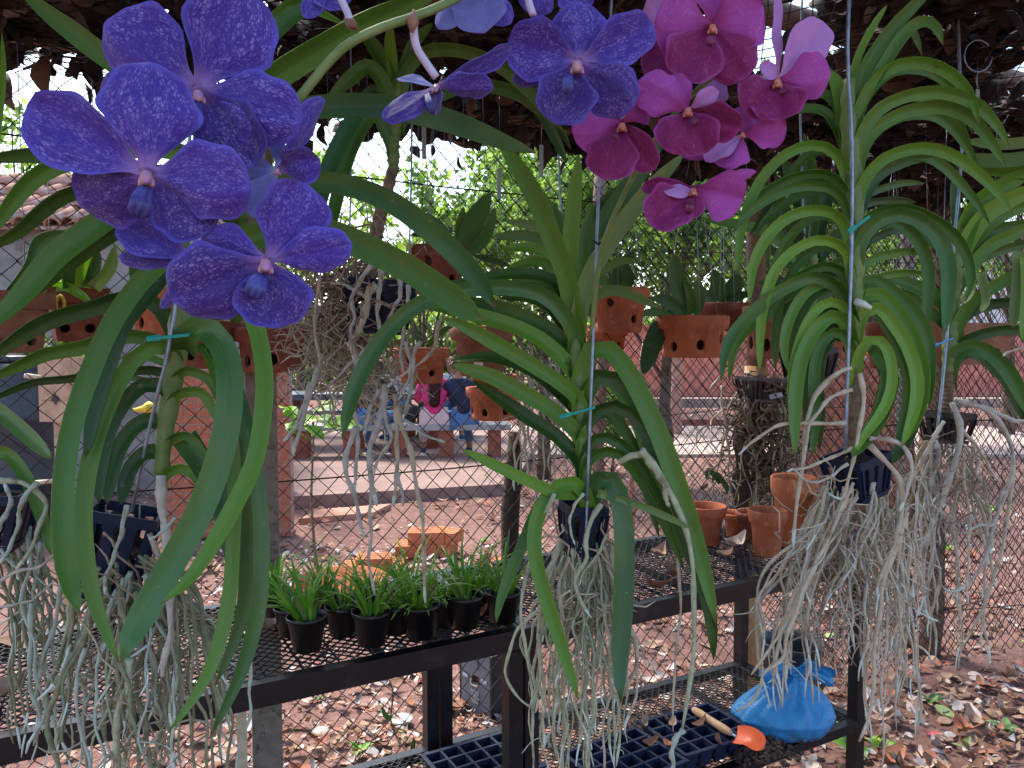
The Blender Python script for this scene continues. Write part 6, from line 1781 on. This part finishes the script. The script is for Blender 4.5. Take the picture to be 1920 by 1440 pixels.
for j in range(nring):
    for k in range(nseg):
        k2 = (k+1) % nseg
        mb.face([j*n_+k, j*n_+k2, (j+1)*n_+k2, (j+1)*n_+k])
mb.face([k for k in range(nseg)][::-1])
put('sack', mb, M['bag'], t)
kn = bb+Vector((.035, 0, Hh+.012))
put('knot', MB().tube([kn+Vector((.022*math.cos(a*.7), .016*math.sin(a*.7), .003*math.sin(a))) for a in range(10)], .007, 8), M['bag'], t)
for sg in (-1, 1):
    mb = MB(); ribbon(mb, cr([kn, kn+Vector((sg*.035,-.012,.012)), kn+Vector((sg*.075,-.022,.006)), kn+Vector((sg*.105,-.022,-.016))], 10), lambda t_: .012+.014*sst(0,.7,t_), cup=lambda t_, u: .5*math.sin(u*4), thick=.001, nac=8, ruffle=.2, seed=sg)
    put('bag_ear', mb, M['bag'], t)
# soil heap on the lower mesh
mb = MB(); c = G(1420, 1412, zs)
for _ in range(260):
    p = c+Vector((rg.gauss(0,.05), rg.gauss(0,.035), abs(rg.gauss(0,.006))+.004)); s = rg.uniform(.006,.018)
    mb.box(p, (s, s*rg.uniform(.5,1), s*.6), Matrix.Rotation(rg.uniform(0,3), 3, Vector((rg.random(),rg.random(),rg.random()+.1)).normalized()))
tag(put('spilled_soil', mb, M['soil'], smooth=False), 'dark crumbs of soil spilled before the blue bag', 'soil', kind='stuff')

# ------------------------------------------------------------------ card box, lid, stem, weeds on the ground
M['card'] = simple('grey_card', (.14,.14,.16), (.105,.105,.125), 8, .8, .2, 60)
M['cardd'] = simple('dark_card', (.022,.022,.030), (.030,.030,.038), 8, .75)
M['ivory'] = simple('ivory_card', (.62,.52,.38), (.55,.45,.32), 10, .8)
a, b_, c_ = G(862, 1322), G(922, 1352), G(985, 1322)
u = b_-a; v = (c_-b_).normalized()*u.length*1.05
h = 1.6-( (1232-640)/F)*((b_-CAM).dot(FWD)); h = max(.24, min(.4, h))
t = root('card_box', a, 'grey card box with a torn hole lying beyond the fence', 'box')
th = .012
def bx(p0, p1, z0, z1, mat, nm, inw):
    n2 = inw.normalized()*th
    put(nm, MB().hexa([Vector((*p0.xy,z0)),Vector((*p1.xy,z0)),Vector((*(p1+n2).xy,z0)),Vector((*(p0+n2).xy,z0)),Vector((*p0.xy,z1)),Vector((*p1.xy,z1)),Vector((*(p1+n2).xy,z1)),Vector((*(p0+n2).xy,z1))]), mat, t, smooth=False)
# front panel with a square hole, built of four strips
un = u.normalized(); L_ = u.length
for (f0, f1, g0, g1) in ((0,1,.0,.47),(0,1,.60,1.0),(0,.40,.4705,.5995),(.62,1,.4705,.5995)):
    bx(a+u*f0, a+u*f1, h*g0+.004, h*g1+.004, M['card'], 'front_panel', v)
bx(b_, b_+v, .004, h+.004, M['cardd'], 'side_panel', -u); bx(a+v, a, .004, h+.004, M['cardd'], 'side_panel', u)
bx(a+u+v, a+v, .004, h+.004, M['cardd'], 'back_panel', -v)
put('inside', MB().hexa([Vector((*(a+u*.06+v*.06).xy,.01)),Vector((*(a+u*.94+v*.06).xy,.01)),Vector((*(a+u*.94+v*.9).xy,.01)),Vector((*(a+u*.06+v*.9).xy,.01)),Vector((*(a+u*.06+v*.06).xy,h*.9)),Vector((*(a+u*.94+v*.06).xy,h*.9)),Vector((*(a+u*.94+v*.9).xy,h*.9)),Vector((*(a+u*.06+v*.9).xy,h*.9))]), simple('rusty_inside', (.10,.03,.018), (.06,.02,.014), 10, .9), t, smooth=False)
put('lid_flap', MB().hexa([Vector((*(a+u*.05).xy,h+.006)),Vector((*(b_).xy,h+.006)),Vector((*(b_+v).xy,h+.006)),Vector((*(a+v).xy,h+.006)),Vector((*(a+u*.05).xy,h+.011)),Vector((*b_.xy,h+.011)),Vector((*(b_+v).xy,h+.011)),Vector((*(a+v).xy,h+.011))]), M['ivory'], t, smooth=False)
nf = -v.normalized()
def on(f, g, w, hh, mat, nm):
    c0 = a+u*f+nf*.0035
    put(nm, MB().box(Vector((c0.x, c0.y, h*g)), (w, .002, hh), Matrix.Rotation(math.atan2(u.y,u.x),3,'Z')), mat, t, smooth=False)
M['printm'] = simple('pale_print', (.34,.33,.30), (.28,.27,.25), 30, .8)
M['tape'] = simple('pale_tape', (.42,.45,.52), (.36,.39,.46), 30, .5)
on(.20,.56,.032,.014,M['tape'],'tape'); on(.78,.58,.036,.016,M['tape'],'tape')
on(.60,.86,.003,h*.26,M['cardd'],'slit')
for k in range(6): on(.50+(.01 if k % 2 else 0), .36-.035*k, .052-.006*(k % 3), .0055, M['printm'], 'print_line')
put('torn_edge', MB().tube(cr([a+u*.40+nf*.004+Vector((0,0,h*.60)), a+u*.40+nf*.006+Vector((0,0,h*.47)), a+u*.62+nf*.006+Vector((0,0,h*.465))], 8), .003, 5), M['ivory'], t)
p = G(753, 1356)
t = root('jar_cover', p, 'round pale plastic lid lying on the red earth', 'lid')
put('disc', MB().lathe([(.040,.012),(.046,.014),(.046,.022),(.040,.024),(.036,.020),(.001,.020)], p, 24), simple('pale_lid', (.62,.72,.68), (.55,.64,.60), 20, .5), t)
t = root('thin_vine', G(770, 1470), 'thin dark vine stem rising before the red earth under the bench', 'vine')
put('stem', MB().tube(cr([P(772,1470,2.6),P(768,1420,2.6),P(745,1385,2.62),P(733,1350,2.63),P(737,1300,2.63),P(730,1275,2.62)], 20), .003, 6), M['stem_b'], t)
leaf(t, [(770,1430),(774,1405),(776,1382)], 10, 2.6, 2.6, 'm', 10, tip=.4); leaf(t, [(733,1350),(722,1340),(716,1325)], 9, 2.62, 2.62, 'm', 10, tip=.4)
def weed(x, y, s, n, label, tones='mb', seed=0):
    p = G(x, y); r = random.Random(seed+int(x))
    t = root('weed', p, label, 'weed', 'green weeds on the red earth')
    for k in range(n):
        a = r.uniform(0,6.28); l = s*r.uniform(.7,1.3)
        e = p+Vector((math.cos(a)*l, math.sin(a)*l, l*r.uniform(.25,.9)))
        m_ = p.lerp(e,.5)+Vector((0,0,l*.22)); mb = MB()
        w_ = l*r.uniform(.16,.24)
        ribbon(mb, cr([p+Vector((0,0,.004)), m_, e], 8), lambda t_: w_*math.sin(math.pi*min(.98,max(.04,t_**.8))), cup=lambda t_, u: .25*abs(u), thick=.0006, nac=4, ref=Vector((0,-.3,1)).normalized())
        put('leaf', mb, M[TONE[r.choice(tones)]], t)
    return t
weed(1612, 1432, .10, 8, 'broad green weed at the foot of the right bench leg', 'mb', 1)
weed(1650, 1410, .07, 7, 'light green weed behind the right bench leg', 'lb', 2)
weed(962, 1400, .09, 7, 'green weed beside the middle bench legs', 'm', 3)
weed(672, 1415, .05, 8, 'small pale green sprig among the fallen leaves', 'pb', 4)
weed(1885, 1375, .06, 9, 'bluish green sprig low at the right edge', 'tp', 5)
weed(1742, 1320, .05, 7, 'thin green sprig between the leaves at the right', 'tm', 6)
weed(1770, 1035, .10, 7, 'green weed far back in the yard at the right', 'ml', 7)
weed(1850, 965, .13, 8, 'tuft of grass by the path at the right', 'lb', 8)
weed(905, 1020, .07, 5, 'little green weed behind the hollow bricks', 'ml', 9)

# bricks lying in the yard behind the bench
def slab_pile(x, y, items, label):
    p = G(x, y)
    t = root('clay_brick_pile', p, label, 'bricks', 'orange clay bricks lying in the yard')
    for (dx, dy, z, L_, W_, H_, rz) in items:
        rot = Matrix.Rotation(rz, 3, 'Z'); c0 = p+Vector((dx,dy,z+H_/2+.002))
        o = put('clay_brick', MB().box(c0, (L_, W_, H_), rot), M['terra_o'], t, smooth=False)
        for k in range(3):
            put('groove', MB().box(c0+rot @ Vector((0,(-.3+.3*k)*W_,H_/2+.0012)), (L_*.94,.008,.002), rot), M['terra_d'], o, smooth=False)
    return t
slab_pile(795, 1040, [(-.06,0,0,.30,.20,.09,.1),(.10,.03,0,.26,.19,.09,-.25),(.02,.02,.092,.27,.18,.09,.05),(.16,.04,.092,.22,.17,.085,-.4)], 'stack of orange hollow bricks in the yard behind the seedlings')
slab_pile(700, 1068, [(-.05,0,0,.28,.18,.05,.3),(.10,.05,0,.24,.18,.05,-.1),(.0,.02,.052,.24,.17,.04,.1)], 'low pile of pale orange clay slabs left of the hollow bricks')
slab_pile(930, 1065, [(0,0,0,.26,.16,.05,.5)], 'single orange clay slab half hidden by the seedling pots')

# ------------------------------------------------------------------ hanging labels, wires, ring under the roof
for (x, y0, y1, d, lab) in ((795,232,298,2.1,'bluish metal label hanging left of the pale tree gap'),(936,316,372,2.2,'bluish metal label hanging above the pale leaved orchid'),(1015,272,332,2.25,'grey metal label hanging under the roof edge left of the vertical leaf'),(1832,168,250,2.0,'pale plastic label hanging at the upper right')):
    t = root('hanging_label', P(x, (y0+y1)/2, d), lab, 'label', 'blank labels hanging under the roof')
    put('plate', MB().box(P(x,(y0+y1)/2,d), (.012/1450*1450, .0015, (y1-y0)/F*d), Matrix.Rotation(R(15),3,'Z')), simple('label_plate', (.36,.44,.48), (.30,.37,.42), 30, .4), t, smooth=False)
    put('wire', MB().tube([P(x,y0-2,d), P(x+1,y0-60,d), Vector((P(x,0,d).x, P(x,0,d).y, ROOFZ))], .0009, 5), M['wire'], t)
t = root('wire_ring', P(1838, 105, 1.72), 'thin wire ring hooked on the strand at upper right', 'ring')
put('ring', MB().tube([P(1834+26*math.cos(a*.35), 105+30*math.sin(a*.35), 1.72) for a in range(17)], .0016, 6), M['wire'], t)
put('hook', MB().tube([P(1834,135,1.72), P(1830,150,1.72), P(1834,165,1.72)], .0014, 6), M['wire'], t)
k = 0
SW = ['just right of the big violet petals','beside the one by the violet petals','crossing the dark leaf under the flower stalk','left of the fan of green leaves','beside the stem of the tall orchid','above the edge-on violet flower','close right of the one above the edge-on flower','under the long dark leaf, first','under the long dark leaf, middle','under the long dark leaf, rightmost','behind the centre violet flower','over the round clay bowl, left','over the round clay bowl, right','over the brown clay bowl','beside the blotched brown pole','at the top between the two violet petals']
for (x, y0, y1, d) in ((540,-30,210,1.9),(556,-30,150,1.9),(612,60,280,2.0),(668,40,160,2.0),(688,170,330,2.0),(802,20,150,2.1),(812,20,150,2.1),(832,230,330,2.1),(868,240,330,2.2),(905,230,330,2.2),(1046,250,460,2.4),(1355,400,570,2.5),(1372,380,570,2.5),(1398,300,520,2.6),(1735,240,420,2.6),(320,-30,60,1.9)):
    t = root('hanging_strand', P(x, y0, d), 'thin wire strand from the roof '+SW[k], 'wire', 'thin wire strands hanging from the roof'); k += 1
    top = P(x, y0, d); top.z = max(top.z, ROOFZ-.03)
    put('strand', MB().tube([top, P(x+2, (y0+y1)/2, d), P(x+5, y1, d)], .0010, 5), M['wire'], t)
t = root('blue_scrap', P(1672, 165, 2.3), 'scrap of blue plastic caught in the dark roof leaves', 'scrap')
mb = MB(); ribbon(mb, cr([P(1664,140,2.3),P(1672,162,2.3),P(1680,185,2.3)], 6), lambda t_: .022, cup=lambda t_, u: .3*math.sin(u*3), thick=.001)
put('scrap', mb, M['clip_b'], t)

# black moss basket on the tan post, with bark slab and hanging fibre
dd = bd(1415, .70)-.09
t = root('mounted_orchid', P(1425, 740, dd), 'dry epiphyte in a black basket tied to the tan post', 'plant')
basket(t, P(1428, 708, dd), .14, .085, 20, 4, 'basket_b')
tangle(t, 200, 1425, 780, 60, 70, dd+.02, .09, 4, 'rt_dark', 71, L_=.16)
tangle(t, 160, 1435, 880, 50, 80, dd+.02, .07, 3, 'rt_dark', 72, name='hanging_fibre', L_=.2)
mb = MB(); ribbon(mb, cr([P(1395,800,dd-.01),P(1392,870,dd-.01),P(1390,930,dd),P(1396,1000,dd+.01)], 14), lambda t_: .032*(1+.2*math.sin(t_*14)), cup=lambda t_, u: -.4*u*u+.1*math.sin(u*9+t_*20), thick=.014, nac=8, ruffle=.1, seed=5)
put('bark_slab', mb, simple('dark_bark', (.075,.045,.032), (.04,.025,.02), 30, .95, 1, 60, bdist=.01), t)
curtain(t, 18, 1345, 1480, 690, 780, 1340, 1480, 820, 1010, dd, .05, 5, 9, ['rt_tan','rt_thin','rt_grey'], 73, .008, (0,2), .2)
put('metal_tag', MB().box(P(1455,742,dd-.08), (.05,.002,.018), Matrix.Rotation(R(-12),3,'Y')), simple('grey_tag', (.35,.38,.42), None, 20, .4), t, smooth=False)
for g in ([(1352,905),(1330,882),(1325,900)], [(1370,925),(1345,890),(1335,905)]):
    leaf(t, g, 10, dd, dd, 'd', 20)
aroot(t, [(1360,630),(1335,640),(1312,650)], 9, dd-.1, 'rt_tan', False); aroot(t, [(1316,636),(1314,652),(1310,664)], 9, dd-.12, 'rt_grey')
aroot(t, [(1500,585),(1430,620),(1365,690),(1330,730)], 8, dd-.05, 'rt_tan', False)
# dark dead trunk piece in mid distance by the middle orchid
p = P(960, 900, 2.75)
t = root('dead_stump', Vector((p.x, p.y, 0)), 'dark rotten upright branch behind the fence left of the pink orchid basket', 'stump')
put('branch', MB().tube([Vector((p.x+.01*math.sin(i*1.4), p.y, z)) for i, z in enumerate((0,.3,.6,.8,1.0,1.15,1.28))], [.034,.032,.035,.03,.034,.03,.02], 10), M['bark'], t)

# ------------------------------------------------------------------ people at the picnic table
M['skin'] = simple('brown_skin', (.36,.19,.12), (.32,.165,.105), 20, .55)
M['pink'] = simple('pink_shirt', (.62,.03,.19), (.52,.024,.15), 14, .8, .4, 30, bdist=.006)
M['navy'] = simple('navy_shirt', (.014,.020,.060), (.010,.014,.042), 14, .85, .4, 30, bdist=.006)
M['wshirt'] = simple('white_shirt', (.62,.64,.70), (.55,.57,.63), 14, .85, .3, 30, bdist=.006)
M['blackcl'] = simple('black_jacket', (.016,.016,.022), (.024,.024,.03), 14, .85, .4, 30, bdist=.006)
M['jeans'] = simple('blue_jeans', (.090,.20,.42), (.065,.15,.34), 18, .9, .4, 60, bdist=.004)
M['paletr'] = simple('pale_trousers', (.66,.54,.54), (.58,.46,.47), 14, .9, .3, 30)
M['hair'] = simple('dark_brown_hair', (.055,.022,.016), (.030,.014,.012), 40, .8, .6, 80, spec=.1)
M['hairb'] = simple('black_hair', (.012,.010,.012), (.02,.016,.016), 40, .8, .6, 80, spec=.1)
M['shoe'] = simple('blue_shoe', (.02,.05,.14), (.03,.07,.18), 20, .7)
M['sole'] = simple('white_sole', (.7,.7,.7), None, 10, .7)

def skin_obj(name, verts, edges, mat, parent, sub=2, rootv=0):
    off = base_of(parent) if parent is not None else Vector((0,0,0))
    me = bpy.data.meshes.new(name)
    me.from_pydata([tuple(Vector(v[0])-off) for v in verts], edges, [])
    o = bpy.data.objects.new(name, me); col.objects.link(o)
    md = o.modifiers.new('skin', 'SKIN'); md.use_smooth_shade = True
    if len(me.skin_vertices) == 0: raise RuntimeError('no skin layer')
    for i, v in enumerate(verts):
        s = me.skin_vertices[0].data[i]
        r_ = v[1]; s.radius = (r_, r_) if not isinstance(r_, tuple) else r_
        s.use_root = (i == rootv)
    sb = o.modifiers.new('sub', 'SUBSURF'); sb.levels = sub; sb.render_levels = sub
    dg = bpy.context.evaluated_depsgraph_get()
    out = bpy.data.meshes.new_from_object(o.evaluated_get(dg)); out.name = name
    bpy.data.objects.remove(o); bpy.data.meshes.remove(me)
    out.polygons.foreach_set('use_smooth', [True]*len(out.polygons))
    return put(name, out, mat, parent)

def person(x, d, yaw, label, shirt, trousers, hair, hairlen, seat=SEATZ, lean=(0,0), armr='table', sleeves=.5, turn=0):
    """seated figure; yaw 0 = back to the camera, facing +Y"""
    p = P(x, 800, d); base = Vector((p.x, p.y, FZ))
    rot = Matrix.Rotation(yaw, 3, 'Z')
    t = root('person', base, label, 'person', 'people at the picnic table')
    def w(v): return base + rot @ Vector(v)
    S = seat-FZ
    hp = Vector((0,0,S+.09)); ch = hp+Vector((lean[0]*.6, .05+lean[1]*.6, .30)); nk = hp+Vector((lean[0], .06+lean[1], .50)); hd = nk+Vector((lean[0]*.3, .03, .17))
    J = {'pelvis': hp, 'belly': hp.lerp(ch,.5), 'chest': ch, 'neck': nk, 'jaw': nk+Vector((0,.02,.075)), 'head': hd, 'crown': hd+Vector((0,0,.085))}
    V = [(w(hp),.125),(w(J['belly']),.118),(w(ch),.128),(w(nk+Vector((0,-.005,-.03))),.075),(w(J['neck']+Vector((0,0,.03))),.052),(w(J['jaw']),.068),(w(hd),.094),(w(J['crown']),.062)]
    E = [(0,1),(1,2),(2,3),(3,4),(4,5),(5,6),(6,7)]
    arms = {}
    for sg in (-1, 1):
        sh = ch+Vector((sg*.165, 0, .13)); el = sh+Vector((sg*.07, .12, -.24)); wr = el+Vector((-sg*.10, .24, .05)); ha = wr+Vector((-sg*.03,.06,0))
        i0 = len(V)
        V += [(w(sh),.055),(w(el),.040),(w(wr),.027),(w(ha),.030)]
        E += [(2,i0),(i0,i0+1),(i0+1,i0+2),(i0+2,i0+3)]
        for f in range(4):
            k1 = ha+Vector((-.024+.016*f, .045, .002)); k2 = k1+Vector((0,.032-.004*abs(f-1.5),-.012))
            j = len(V); V += [(w(k1),.0085),(w(k2),.007)]; E += [(i0+3,j),(j,j+1)]
        th_ = ha+Vector((-sg*.035,.012,0)); j = len(V); V += [(w(th_),.010),(w(th_+Vector((-sg*.012,.025,-.004))),.008)]; E += [(i0+3,j),(j,j+1)]
        arms[sg] = (sh, el, wr)
    legs = {}
    for sg in (-1, 1):
        hj = hp+Vector((sg*.09, .03, -.02)); kn_ = hj+Vector((sg*.06, .40, .02)); an = kn_+Vector((sg*.01,-.30 if sg*turn > 0 else -.16,-S+.0)); an.z = .085; to = an+Vector((sg*.03,.14,-.045))
        i0 = len(V); V += [(w(hj),.095),(w(kn_),.062),(w(an),.042),(w(to),.036)]; E += [(0,i0),(i0,i0+1),(i0+1,i0+2),(i0+2,i0+3)]
        legs[sg] = (hj, kn_, an, to)
    body = skin_obj('body', V, E, M['skin'], t)
    # face
    fd = Vector((0, 1, 0))
    fc = MB()
    for sg in (-1, 1):
        e_ = hd+Vector((sg*.033,.086,.0)); fc.lathe([(.001,-.010),(.011,0),(.001,.010)], w(e_), 8)
    put('eyes', fc, M['sole'], t)
    put('nose', MB().tube([w(hd+Vector((0,.09,.01))), w(hd+Vector((0,.112,-.022))), w(hd+Vector((0,.095,-.03)))], [.008,.014,.010], 8), M['skin'], t)
    put('mouth', MB().tube([w(hd+Vector((-.024,.088,-.055))), w(hd+Vector((0,.097,-.055))), w(hd+Vector((.024,.088,-.055)))], .005, 6), M['lip_p'], t)
    for sg in (-1, 1):
        put('ear', MB().lathe([(.001,-.026),(.012,-.01),(.014,.012),(.001,.026)], w(hd+Vector((sg*.096,-.005,-.005))), 8), M['skin'], t)
    # shirt
    SV = [(w(hp+Vector((0,0,-.02))),.140),(w(J['belly']),.134),(w(ch),.146),(w(nk+Vector((0,-.005,-.035))),.082)]
    SE = [(0,1),(1,2),(2,3)]
    for sg in (-1, 1):
        sh, el, wr = arms[sg]; i0 = len(SV)
        e_ = sh.lerp(el, min(1, sleeves*2)) 
        SV += [(w(sh),.070),(w(e_),.058)]; SE += [(2,i0),(i0,i0+1)]
        if sleeves > .5: SV.append((w(el.lerp(wr,(sleeves-.5)*2)),.042)); SE.append((i0+1,i0+2))
    skin_obj('shirt', SV, SE, M[shirt], t)
    TV = [(w(hp+Vector((0,0,-.03))),.150)]; TE = []
    for sg in (-1, 1):
        hj, kn_, an, to = legs[sg]; i0 = len(TV)
        TV += [(w(hj),.108),(w(kn_),.076),(w(an+Vector((0,0,.05))),.060)]; TE += [(0,i0),(i0,i0+1),(i0+1,i0+2)]
    skin_obj('trousers', TV, TE, M[trousers], t)
    for sg in (-1, 1):
        hj, kn_, an, to = legs[sg]
        skin_obj('shoe', [(w(an+Vector((0,-.035,-.035))),.045),(w(an+Vector((0,.05,-.04))),.046),(w(to+Vector((0,.03,.0))),.036)], [(0,1),(1,2)], M['shoe'], t)
        q = an+Vector((0,.055,-.078)); put('sole', MB().box(w(q), (.085,.25,.014), rot), M['sole'], t, smooth=False)
    # hair
    HV = [(w(hd+Vector((0,-.012,.035))),.104),(w(hd+Vector((0,-.045,-.03))),.092)]
    HE = [(0,1)]
    if hairlen > 0:
        z = 0
        for i in range(1, 5):
            f = i/4
            yb_ = (hd.y-.07)*(1-f)+(ch.y-.165)*f; HV.append((w(Vector((hd.x, yb_, hd.z-.03-hairlen*f))), .098-.02*f)); HE.append((len(HV)-2, len(HV)-1))
    else:
        HV.append((w(hd+Vector((0,-.12,.03))), .035)); HE.append((1,2))
        HV.append((w(hd+Vector((0,-.15,-.06))), .028)); HE.append((2,3))
    skin_obj('hair', HV, HE, M[hair], t)
    return t
person(815, 9.95, R(4), 'seated person in a pink shirt with long brown hair seen from behind', 'pink', 'paletr', 'hair', .52, lean=(0,.04))
person(868, 9.95, R(18), 'seated person in a navy shirt and blue jeans leaning over the table', 'navy', 'jeans', 'hairb', 0, lean=(-.03,.05), turn=-1)
person(700, 9.92, R(-6), 'seated person in a black jacket and jeans behind the hanging roots', 'blackcl', 'jeans', 'hairb', .15, lean=(.02,.08), sleeves=.9)
person(848, 12.05, R(180), 'person in a white shirt facing us across the picnic table', 'wshirt', 'jeans', 'hairb', 0, lean=(0,.06))
person(748, 12.05, R(176), 'person in a white shirt writing at the far side of the table', 'wshirt', 'jeans', 'hairb', 0, lean=(.03,.12))
p = P(765, 790, 10.0)
t = root('backpack', Vector((p.x, p.y+.1, SEATZ)), 'black bag lying on the bench left of the pink shirt', 'bag')
skin_obj('bag_body', [(Vector((p.x-.06,p.y+.15,SEATZ+.13)),.125),(Vector((p.x+.05,p.y+.15,SEATZ+.14)),.13),(Vector((p.x+.12,p.y+.13,SEATZ+.11)),.10)], [(0,1),(1,2)], M['blackcl'], t)
put('strap', MB().tube(cr([Vector((p.x-.08,p.y+.02,SEATZ+.2)),Vector((p.x,p.y-.02,SEATZ+.28)),Vector((p.x+.1,p.y+.0,SEATZ+.2))], 8), .012, 6), M['blackcl'], t)
p = P(600, 757, 10.75)
t = root('notebook', Vector((p.x, p.y, FZ+.762)), 'open white papers on the dark picnic table', 'paper')
put('page', MB().box((p.x, p.y, FZ+.766), (.30,.21,.006)), M['white'], t, smooth=False)
put('page', MB().box((p.x+.32, p.y+.03, FZ+.766), (.30,.21,.006)), M['white'], t, smooth=False)
# lime leaved shrub between fence and shelter
p = P(585, 800, 4.6)
t = root('leafy_shrub', Vector((p.x, p.y, 0)), 'lime green broad leaved shrub in front of the shelter table', 'shrub')
r = random.Random(12)
put('stem', MB().tube([Vector((p.x+.01*math.sin(i), p.y, i*.14)) for i in range(9)], [.012-.0008*i for i in range(9)], 7), M['stem_b'], t)
for (x, y) in [(545,775),(560,800),(575,792),(600,770),(615,762),(608,790),(628,800),(640,795),(548,805),(655,800),(590,812),(535,768)]:
    c = P(x, y, 4.6+r.uniform(-.08,.08)); s_ = Vector((p.x, p.y, c.z-.08))
    mb = MB(); l = r.uniform(.055,.08)
    dv = Vector((r.uniform(-1,1), r.uniform(-.6,.4), r.uniform(-.3,.2))).normalized()*l
    ribbon(mb, cr([c-dv, c+Vector((0,0,.012)), c+dv], 8), lambda t_: l*.62*math.sin(math.pi*min(.97,max(.05,t_))), cup=lambda t_, u: .2*abs(u), thick=.0008, nac=4, ref=Vector((0,-.6,.8)))
    put('leaf', mb, M['lf_lime'], t)
    put('twig', MB().tube([s_, c-dv], .003, 5), M['stem'], t)
